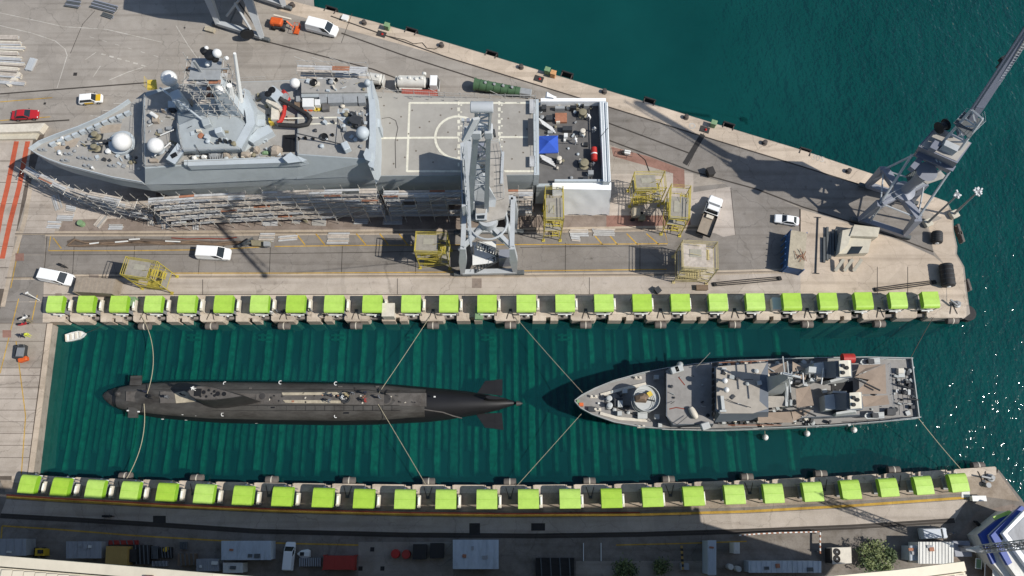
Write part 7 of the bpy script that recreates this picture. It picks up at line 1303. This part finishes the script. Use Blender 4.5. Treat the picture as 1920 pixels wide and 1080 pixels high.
for u, v, L, r, ang, lab in ((1757, 445, 2.1, .85, 80, 'smaller dark roller fender standing on the quay tip'), (1776, 516, 3.9, 1.05, 88, 'large dark roller fender lying on the quay tip')):
    c = W(u, v, r); ax = Vector((math.cos(R(ang)), math.sin(R(ang)), 0)); rf_ = thing('roller_fender', lab, 'fender', Vector((c.x, c.y, 0))); mk('drum', MB().lathe(c - ax * L / 2, [(r * .5, 0), (r * .9, .1), (r, .3), (r, L - .3), (r * .9, L - .1), (r * .5, L)], 20, ax), 'black_rubber', rf_)
    for k in range(5): mk('chain_band', MB().lathe(c - ax * (L / 2 - .4 - k * (L - .8) / 4), [(r * 1.03, -.06), (r * 1.03, .06)], 20, ax), 'dark_steel', rf_)
    mk('end_ring', MB().lathe(c + ax * (-L / 2 - .1), [(.3, 0), (.3, .15)], 12, ax), 'radome', rf_)
def light_mast(u, v, tu, tv, h, label, heads):
    c = W(u, v); m_ = thing('floodlight_mast', label, 'floodlight', c); tp = Vector((c.x, c.y, h)); tp = W(tu, tv, h); mk('pole', MB().tube([c, tp], .22, 8, .12), 'grey_steel', m_); mk('base', MB().box(c + Vector((0, 0, .4)), (1.3, 1.3, .8), .4, .05), 'pale_concrete', m_)
    hd = mk('head_ring', MB().lathe(tp, [(.5, -.05), (.5, .05)], 12), 'grey_steel', m_)
    for k in range(heads):
        a = 2 * math.pi * k / heads; mk('floodlight', MB().box(tp + Vector((math.cos(a) * (.4 + .25 * (k % 2)), math.sin(a) * (.4 + .25 * (k % 3 > 0)), .1 * (k % 2))), (.42, .26, .22), a + .3 * (k % 3), .05), 'radome', hd)
light_mast(1786, 404, 1834, 359, 9.5, 'floodlight mast with a star of pale lamps at the quay tip', 11); light_mast(1737, 420, 1795, 366, 12, 'floodlight mast with a square head beside the quay tip crane', 4)
sp_ = thing('lamp_post', 'white lamp post at the closed end of the far canopy row', 'lamp post', W(74, 563)); mk('pole', MB().tube([W(74, 563), W(50, 549, 3.2)], .08, 6), 'white_paint', sp_); mk('lamp', MB().box(W(50, 549, 3.25), (.5, .25, .12), .5, .04), 'white_paint', sp_)
for i, (u, v) in enumerate(((1795, 432), (1800, 445), (1813, 535))): simple('ladder_fender', f'grey tyre fender frame on the quay tip wall, {ORD[i]} from the floodlights', 'fender', MB().box(W(u + 1, v, -.5), (.5, 2.0, 1.2), .1, .1).tube([W(u - 4, v - 8, .1), W(u + 1, v - 8, -.2)], .06, 4), 'fender_top', 'tyre fenders on the quay tip')
for u, v, r in ((1802, 592, 1.2),): struct('quay_corner_guard', MB().lathe(W(1808, 590, -1.2), [(1.3, 0), (1.3, 1.1), (1.1, 1.12)], 18), 'black_rubber')
mw = thing('quay_crank', 'small grey mooring hook stand on the quay tip corner', 'mooring hook', W(1790, 570)); mk('base', MB().lathe(W(1793, 571, .02), [(.6, 0), (.6, .3), (.35, .4), (.3, .9)], 12), 'grey_steel', mw); mk('arm', MB().beam(W(1782, 562, .9), W(1796, 573, .9), .25), 'grey_steel', mw)
# hydrants, railing gate and wall at the far closed end
wl = thing('boundary_wall', 'white low wall with pale coping beside the orange strips', 'wall', W(30, 245)); mk('coping', MB().px([(-60, 235), (84, 231), (74, 246), (-60, 250)], 1.2, .02), 'cream', wl); mk('inner_step', MB().px([(-60, 251), (73, 247), (66, 260), (-60, 262)], .5, .02), 'pale_concrete', wl)
# ------------------------------------------------------------------ tall hall whose shade covers the near quay
mat('hall_cream', 0xd9cfb9, .6, .07, .5, grime=.15, k=.97); mat('hall_wall', 0xa09c93, .7, .1, .4, grime=.2); mat('shed_blue', 0xbfc8cf, .5, .1, 1.2, grime=.5, streak=(1, .35, 1)); mat('shed_grey', 0x9d9fa2, .55, .12, 1.2, grime=.5, streak=(1, .35, 1)); mat('shed_white', 0xdad9d2, .5, .08, 1.2, grime=.4, streak=(1, .35, 1)); mat('shed_tan', 0xb08f4f, .6, .12, 1, grime=.3); mat('royal_blue', 0x2a4a9c, .45, .08, 1); mat('truck_red', 0xa4392f, .5, .12, 1.5, grime=.2)
EZ = 40.0
shade = [(0, 916), (150, 923), (300, 931), (500, 941), (760, 947), (1000, 949), (1200, 951), (1265, 955)]
eave = [W(u, v, z_) for u, v, z_ in ((-700, 985, 32.8), (-260, 1016, 33.6), (0, 1041, 35), (200, 1057, 35.8), (400, 1074, 37), (560, 1086, 37.2), (760, 1091, 36.2), (960, 1093, 35), (1200, 1091, 33.8), (1400, 1086, 32.4), (1560, 1079, 31), (1680, 1068, 28.8), (1806, 1052, 26.5))]
outl = eave
hall = thing('shipyard_hall', 'tall shipyard hall with ribbed cream roof along the bottom edge', 'building', Vector((0, outl[3].y - 10, 0)))
bk_ = [Vector((p.x, p.y - 30, p.z)) for p in outl]
mk('walls', MB().prism([(p.x, p.y - 9) for p in outl] + [(p.x, p.y) for p in reversed(bk_)], .02, 25.0), 'hall_wall', hall)
rm = MB(); n_ = len(outl)
rf_b = [p + Vector((0, -1.2, -8)) for p in outl]
for i in range(n_ - 1):
    q4 = [outl[i] - Vector((0, 1.2, 0)), outl[i + 1] - Vector((0, 1.2, 0)), bk_[i + 1], bk_[i]]
    mk('roof', MB().frus([p - Vector((0, 0, .6)) for p in q4], q4), 'hall_cream', hall)
for a, b in zip(outl, outl[1:]): mk('eaves_gutter', MB().beam(a - Vector((0, .55, .1)), b - Vector((0, .55, .1)), 1.0, .5), 'hall_cream', hall)
xs_ = outl[0].x
off_ = Vector((TOSUN.x, TOSUN.y, 0)) * (26.0 / TOSUN.z); far_ = W(1560, 1052) + off_
mk('shadow_slab', MB().prism([(p.x, p.y) for p in (W(1804, 1053, 26), W(1812, 1088, 26), far_, far_ - Vector((60, 60, 0)), outl[-1] - Vector((30, 50, 0)))], 25.2, 26.0), 'hall_cream', hall)  # added roof slab, mostly out of view, cut to cast the diagonal shadow edge
def ey(x):
    for a, b in zip(outl, outl[1:]):
        if x <= b.x: return a.y + (b.y - a.y) * (x - a.x) / (b.x - a.x)
    return outl[-1].y
def ez(x):
    for a, b in zip(outl, outl[1:]):
        if x <= b.x: return a.z + (b.z - a.z) * (x - a.x) / (b.x - a.x)
    return outl[-1].z
x = W(-40, 1046, 40).x
while x < outl[-1].x - .5:
    mk('roof_panel', MB().box((x, ey(x) - 1.35 - 9, ez(x) + .12), (1.12, 18, .09)), 'hall_cream', hall); x += 1.22
for k in range(6): mk('roof_vent', MB().box((outl[0].x + 6 + k * 17.5, ey(outl[0].x + 6 + k * 17.5) - .9, ez(outl[0].x + 6 + k * 17.5) + .3), (1.0, .3, .3), 0, .05), 'plank_rust', hall)
def shed(u0, v0, u1, v1, h, m, label, ribs=12, name='shed', cat='shed'):
    c4 = [W(u, v, h) for u, v in ((u0, v0), (u1, v0), (u1, v1), (u0, v1))]; c = sum(c4, Vector()) / 4; t = thing(name, label, cat, Vector((c.x, c.y, 0)))
    mk('walls', MB().prism([(p.x + (c.x - p.x) * .04, p.y + (c.y - p.y) * .04) for p in c4], .02, h - .1), m, t); mk('roof', MB().prism([(p.x, p.y) for p in c4], h - .1, h), m, t)
    for k in range(ribs):
        s = (k + .5) / ribs; a, b = c4[0].lerp(c4[1], s), c4[3].lerp(c4[2], s); mk('roof_rib', MB().beam(a + Vector((0, 0, .03)), b + Vector((0, 0, .03)), .09, .07), m, t)
    rs_ = random.Random(int(u0 * 7 + v0)); M_ = c4[1] - c4[0]; N_ = c4[3] - c4[0]
    for _ in range(rs_.choice((1, 2, 3))):
        mk('roof_patch', MB().box(c4[0] + M_ * rs_.uniform(.15, .85) + N_ * rs_.uniform(.2, .8) + Vector((0, 0, .06)), (rs_.uniform(.3, .9), rs_.uniform(.25, .6), rs_.uniform(.08, .3)), rs_.uniform(-.1, .1)), rs_.choice(('shed_grey', 'stain_dark', 'shed_white', 'plank_rust')), t)
    return t
shed(-40, 1010, 49, 1042, 2.6, 'shed_grey', 'grey container shed at the corner beside the yellow machine', 6); shed(124, 1015, 190, 1047, 2.6, 'shed_grey', 'grey container shed beside the tan truck cover', 8); shed(415, 1014, 508, 1050, 2.8, 'shed_blue', 'long pale blue container shed beside the white van', 13)
shed(368, 1048, 410, 1071, 2.4, 'shed_grey', 'small grey box shed below the long pale shed'); shed(418, 1055, 455, 1074, 2.4, 'shed_white', 'small cream box shed below the long pale shed', 5); shed(849, 1012, 935, 1067, 3.0, 'shed_blue', 'large pale blue cabin with stained roof in the shaded yard', 6)
shed(1404, 1052, 1540, 1074, 3.2, 'shed_blue', 'long pale blue shed against the hall end', 14); shed(1722, 1016, 1788, 1057, 3.2, 'shed_white', 'white ribbed shed behind the silver van', 11); shed(1706, 1023, 1722, 1051, 2.6, 'shed_blue', 'narrow pale blue annex beside the white ribbed shed', 3)
shed(1327, 1013, 1343, 1078, 3.4, 'shed_blue', 'narrow tall pale cabin standing in the shaded yard', 4); shed(1376, 1017, 1387, 1038, 2.4, 'shed_white', 'small white cabin by the fence corner', 3)
tk = thing('tarped_truck', 'truck with tan stained cover among dark machinery', 'truck', W(218, 1040)); mk('cover', MB().px([(199, 1024), (239, 1025), (238, 1060), (197, 1057)], 2.8, .9), 'shed_tan', tk); mk('chassis', MB().px([(198, 1026), (252, 1026), (252, 1056), (198, 1056)], .9, .5), 'dark_steel', tk); mk('cab', MB().px([(241, 1030), (254, 1030), (254, 1054), (241, 1054)], 2.2, .9), 'tar', tk)
for u, v in ((205, 1026), (205, 1056), (245, 1028), (245, 1056)): mk('wheel', MB().lathe(W(u, v, .5), [(.5, -.15), (.5, .15)], 12, (0, 1, 0)), 'tyre', tk)
ym = thing('yellow_machine', 'small yellow machine between the two grey sheds', 'machine', W(74, 1035)); mk('body', MB().px([(66, 1028), (83, 1029), (83, 1042), (65, 1042)], 1.6, .3), 'car_yellow', ym); mk('engine', MB().px([(70, 1031), (78, 1031), (78, 1038), (70, 1038)], 2.0, 1.6), 'tar', ym)
for u in (67, 81): mk('wheel', MB().lathe(W(u, 1036, .3), [(.3, -.7), (.3, .7)], 10, (0, 1, 0)), 'tyre', ym)
rc = thing('shipping_container', 'dark red open skip container beside the white van', 'container', W(635, 1056)); c, a, L = along(606, 1055, 664, 1055, 2.2); container(rc, Vector((c.x, c.y, .02)), a, L, 1.9, 2.2, 'truck_red', 2)
bt = thing('small_boat', 'small white boat hull lying beside the white van', 'boat', W(570, 1038)); c, a, L = along(559, 1037, 581, 1040, .6); mk('hull', MB().loft([[Vector((c.x, c.y, 0)) + Vector((x_, y_ * w_, z_)) for y_, z_ in ((-1, .1), (-1, .7), (-.5, .95), (.5, .95), (1, .7), (1, .1))] for x_, w_ in ((-L / 2, .1), (-L / 4, .5), (L / 4, .65), (L / 2, .45))]), 'white_paint', bt); mk('cockpit', MB().box(Vector((c.x - .2, c.y, .97)), (.6, .5, .06)), 'hatch_dark', bt)
pl = thing('pallet_rack', 'grey slatted rack between the white boat and red container', 'rack', W(580, 1053))
for k in range(10): mk('slat', MB().px([(561 + k * 4.2, 1046), (563.4 + k * 4.2, 1046), (563.4 + k * 4.2, 1062), (561 + k * 4.2, 1062)], 1.0, .7), 'shed_grey', pl)
for v in (1047, 1061): mk('rail', MB().px([(560, v - 1), (602, v - 1), (602, v + 1), (560, v + 1)], .68, .3), 'stain_dark', pl)
drum(743, 1038, 'red_paint', 'bright red drum nearest the shaded roadway joint', .62, 1.2); drum(763, 1039, 'truck_red', 'dark red drum next to the bright red one', .62, 1.2)
for u, v, lab in ((789, 1034, 'dark bin beside the red drums'), (821, 1032, 'larger dark bin next to the pale blue cabin')): cube(u, v, 1.9, 2.0, 1.3, 'tar', lab, 'waste_bin', 'bin')
for i, (u, v) in enumerate(((698, 1030), (676, 1066), (717, 1066))): struct('drain_cover', MB().box(W(u, v, .02), (.6, .6, .02)), 'tar')
for i, (u0, v0, u1, v1, h, m) in enumerate(((250, 1022, 280, 1058, 1.8, 'tar'), (285, 1024, 295, 1048, 1.2, 'stain_dark'), (205, 1013, 256, 1021, 1.2, 'truck_red'), (334, 1038, 366, 1060, 1.6, 'brown_cover'), (286, 1052, 312, 1062, 1.2, 'shed_grey'), (300, 1026, 322, 1046, .9, 'tar'), (338, 1016, 350, 1030, .7, 'stain_dark'), (1005, 1046, 1076, 1080, .9, 'tar'))):
    pr = thing('yard_machine', ['dark winch machine right of the tan truck', 'thin steel frame among the dark machinery', 'dark red steel section above the tan truck', 'brown engine block near the small grey shed', 'grey pipe crate below the dark machinery', 'black tank among the shaded machinery', 'small steel stand on the shaded roadway edge', 'long black railed ramp in the shaded yard'][i], 'machinery', W((u0 + u1) / 2, (v0 + v1) / 2))
    mk('block', MB().px([(u0, v0), (u1, v0), (u1, v1), (u0, v1)], h * .6, .02), m, pr)
    for k in range(4): mk('bar', MB().tube([W(u0 + (u1 - u0) * (k + .5) / 4, v0, h), W(u0 + (u1 - u0) * (k + .5) / 4 + 2, v1, h)], .09, 5), 'stain_dark', pr)
    for u in (u0, u1): mk('side_bar', MB().beam(W(u, v0, h), W(u, v1, h), .12), m, pr)
drum(315, 1030, 'car_yellow', 'small yellow drum among the dark machinery', .35, .9); drum(1365, 1062, 'shed_white', 'pale gas tank near the small white cabin', .4, 1.6, 'gas_tank', 'tank'); drum(1380, 1066, 'shed_white', 'second pale gas tank beside the long shed', .4, 1.5, 'gas_tank', 'tank')
for i, u in enumerate((1094, 1127)): simple('white_post_line', f'white painted parking divider bar, {("nearer to", "farther from")[i]} the black ramp', 'divider', MB().beam(W(u, 1018, .08), W(u, 1052, .08), .12, .1), 'white_paint', 'white dividers in the shaded yard')
sp2 = thing('striped_barrier', 'black and yellow striped barrier bar in the shaded yard', 'barrier', W(1279, 1045))
for k in range(9): mk('segment', MB().beam(W(1278 + k * .25, 1023 + k * 5, .9), W(1278.25 + k * .25, 1028 + k * 5, .9), .3), ('shed_tan', 'tar')[k % 2], sp2)
mk('post', MB().box(W(1283, 1062, .5), (1.2, .9, .98)), 'shed_grey', sp2)
fn = thing('fence', 'red and white striped fence around the yard corner', 'fence', W(1460, 1002)); pts = [(1386, 1004), (1420, 1001), (1460, 999), (1500, 998), (1536, 997)]
for a, b in zip(pts, pts[1:]):
    for k in range(8):
        p, q_ = (a[0] + (b[0] - a[0]) * k / 8, a[1] + (b[1] - a[1]) * k / 8), (a[0] + (b[0] - a[0]) * (k + 1) / 8, a[1] + (b[1] - a[1]) * (k + 1) / 8); mk('rail', MB().beam(W(*p, 1.0), W(*q_, 1.0), .16, .2), ('white_paint', 'plank_rust')[k % 2], fn)
for k in range(8): mk('rail', MB().beam(W(1537.5, 998 + k * 5, 1.0), W(1538, 1003 + k * 5, 1.0), .16, .2), ('white_paint', 'plank_rust')[k % 2], fn)
for u, v in ((1386, 1004), (1460, 999), (1536, 997), (1538, 1038), (1525, 1000), (1528, 1034)): mk('post', MB().tube([W(u, v), W(u, v) + Vector((0, 0, 1.1))], .05, 5), 'stain_dark', fn)
ac = thing('cooling_unit', 'white cooling unit with two black fans on a pale cabinet', 'cooling unit', W(1576, 1040)); mk('cabinet', MB().px([(1560, 1027), (1596, 1026), (1597, 1056), (1561, 1058)], 2.2, .02), 'cream', ac); mk('side', MB().px([(1557, 1029), (1561, 1029), (1562, 1056), (1558, 1056)], 2.1, .05), 'tar', ac)
for v in (1035, 1048): f_ = mk('fan', MB().lathe(W(1569, v, 2.2), [(.5, 0), (.5, .08), (.42, .1), (.4, .02)], 18), 'tar', ac); mk('hub', MB().lathe(W(1569, v, 2.22), [(.12, 0), (.12, .08)], 8), 'grey_steel', f_)
# leafy shrubs
mat('leaf_dark', 0x4a5a35, .6, .35, 3); mat('leaf_light', 0x76804f, .6, .3, 3); mat('bark', 0x5e4d3c, .9, .2, 3)
def bush(u, v, r, h, n, label, name='shrub', cat='shrub'):
    c = W(u, v); t = thing(name, label, cat, c); rr = random.Random(int(u))
    tm = MB()
    for k in range(6):
        a = 2 * math.pi * k / 6; tm.tube([c, c + Vector((math.cos(a) * r * .3, math.sin(a) * r * .3, h * .5)), c + Vector((math.cos(a) * r * .7, math.sin(a) * r * .7, h * .85))], .07, 5, .02)
    mk('trunk', tm, 'bark', t)
    for nm, m in (('crown', 'leaf_dark'), ('crown', 'leaf_light')):
        mb = MB(); cl = [(rr.uniform(0, 6.28), rr.random() ** .5 * r, rr.uniform(.35, 1) * h, rr.uniform(.25, .5)) for _ in range(16)]
        for _ in range(n):
            a, q_, z_, s_ = rr.choice(cl); p = c + Vector((math.cos(a) * q_, math.sin(a) * q_ * .72, z_)) + Vector((rr.gauss(0, s_), rr.gauss(0, s_), rr.gauss(0, s_ * .7)))
            if p.z < .1: continue
            d = Vector((rr.gauss(0, 1), rr.gauss(0, 1), rr.gauss(0, .6))).normalized() * rr.uniform(.14, .26); e = d.cross(Vector((rr.gauss(0, .4), rr.gauss(0, .4), 1))).normalized() * .09
            mb.add([p - d, p + e, p + d, p - e], [(0, 1, 2, 3)])
        mk(nm, mb, m, t, fix=False)
bush(1634, 1043, 2.7, 2.2, 1100, 'leafy green shrub between the cooling unit and silver van'); bush(1172, 1066, 1.3, 1.1, 380, 'dark shrub in the shaded yard beside the white dividers'); bush(1240, 1062, .9, .9, 200, 'small dark shrub by the striped barrier')
cube(1648, 1056, 1.6, 1.1, .9, 'plank_wood', 'slatted wooden crate in front of the leafy shrub')
# blue and white building at the corner
bw_ = thing('corner_building', 'blue and white building with stepped roof at the lower corner', 'building', W(1900, 1010))
mk('lower_block', MB().px([(1838, 1003), (1893, 958), (2000, 985), (2000, 1110), (1900, 1100), (1862, 1057)], 3.4, .02), 'shed_white', bw_)
mk('blue_band', MB().px([(1837, 1002), (1893, 957), (1900, 962), (1850, 1004), (1868, 1054), (1862, 1058)], 3.55, 3.0), 'royal_blue', bw_)
mk('upper_block', MB().px([(1860, 1003), (1910, 955), (2010, 990), (2010, 1120), (1930, 1115), (1890, 1060)], 4.6, 3.4), 'shed_white', bw_); mk('upper_band', MB().px([(1858, 1004), (1916, 948), (1922, 953), (1872, 1003), (1898, 1055), (1890, 1060)], 4.75, 4.2), 'royal_blue', bw_)
mk('parapet', MB().px([(1880, 1000), (1920, 958), (2020, 990), (2020, 1130), (1960, 1110)], 5.4, 4.6), 'tarp_white', bw_); mk('roof', MB().px([(1890, 1000), (1924, 966), (2020, 996), (2020, 1120), (1964, 1096)], 5.45, 5.2), 'shed_grey', bw_)
mk('green_canopy', MB().px([(1862, 969), (1893, 957), (1898, 962), (1866, 975)], 3.6, 3.4), 'lime', bw_)
for u, v in ((1871, 1003), (1875, 1009)): mk('window', MB().box(W(u, v, 4.4), (.7, .5, .5), R(40)), 'glass_dark', bw_)
for u, v, r in ((1836, 897 - 4, .5),): pass
cube(1830, 935, 2.0, .7, .8, 'white_paint', 'white bench box on the near quay tip'); struct('pale_pad', MB().px([(1803, 921), (1818, 920), (1819, 932), (1803, 933)], .05, .0), 'shed_white'); hk = thing('mooring_hook', 'grey mooring hook stand on the near quay tip', 'mooring hook', W(1850, 900)); mk('base', MB().lathe(W(1856, 896, .02), [(.6, 0), (.6, .3), (.35, .4), (.3, .9)], 12), 'grey_steel', hk); mk('arm', MB().beam(W(1840, 893, .9), W(1858, 897, .9), .25), 'grey_steel', hk)
mk('second_bitt', MB().lathe(W(1849, 910, .02), [(.35, 0), (.3, .6), (.4, .7)], 10), 'grey_steel', hk)
# junk and dinghies at the corner by the building
for u0, v0, u1, v1, h, m, lab in ((1828, 1046, 1842, 1068, 1.0, 'box_green', 'green and white skiff beside the blue and white building'), (1845, 1056, 1885, 1090, 1.6, 'brown_cover', 'brown junk heap at the lower corner'), (1860, 1066, 1885, 1090, 2.4, 'shed_white', 'white box trailer at the lower corner'), (1898, 1062, 1935, 1090, 1.2, 'truck_red', 'dark red engine skid under the lattice crane')):
    t = thing({'box_green': 'skiff', 'brown_cover': 'junk_heap', 'shed_white': 'box_trailer', 'truck_red': 'engine_skid'}[m], lab, {'box_green': 'boat', 'brown_cover': 'junk', 'shed_white': 'trailer', 'truck_red': 'skid'}[m], W((u0 + u1) / 2, (v0 + v1) / 2)); mk('body', MB().pxf([(u0, v0), (u1, v0 + 2), (u1, v1), (u0, v1 - 2)], .02, [(u0 + 2, v0 + 1), (u1 - 1, v0 + 3), (u1 - 2, v1 - 1), (u0 + 1, v1 - 3)], h), m, t); mk('edge', MB().tube([W(u0 + 2, v0 + 1, h), W(u1 - 1, v0 + 3, h), W(u1 - 2, v1 - 1, h), W(u0 + 1, v1 - 3, h), W(u0 + 2, v0 + 1, h)], .08, 5), 'white_paint', t)
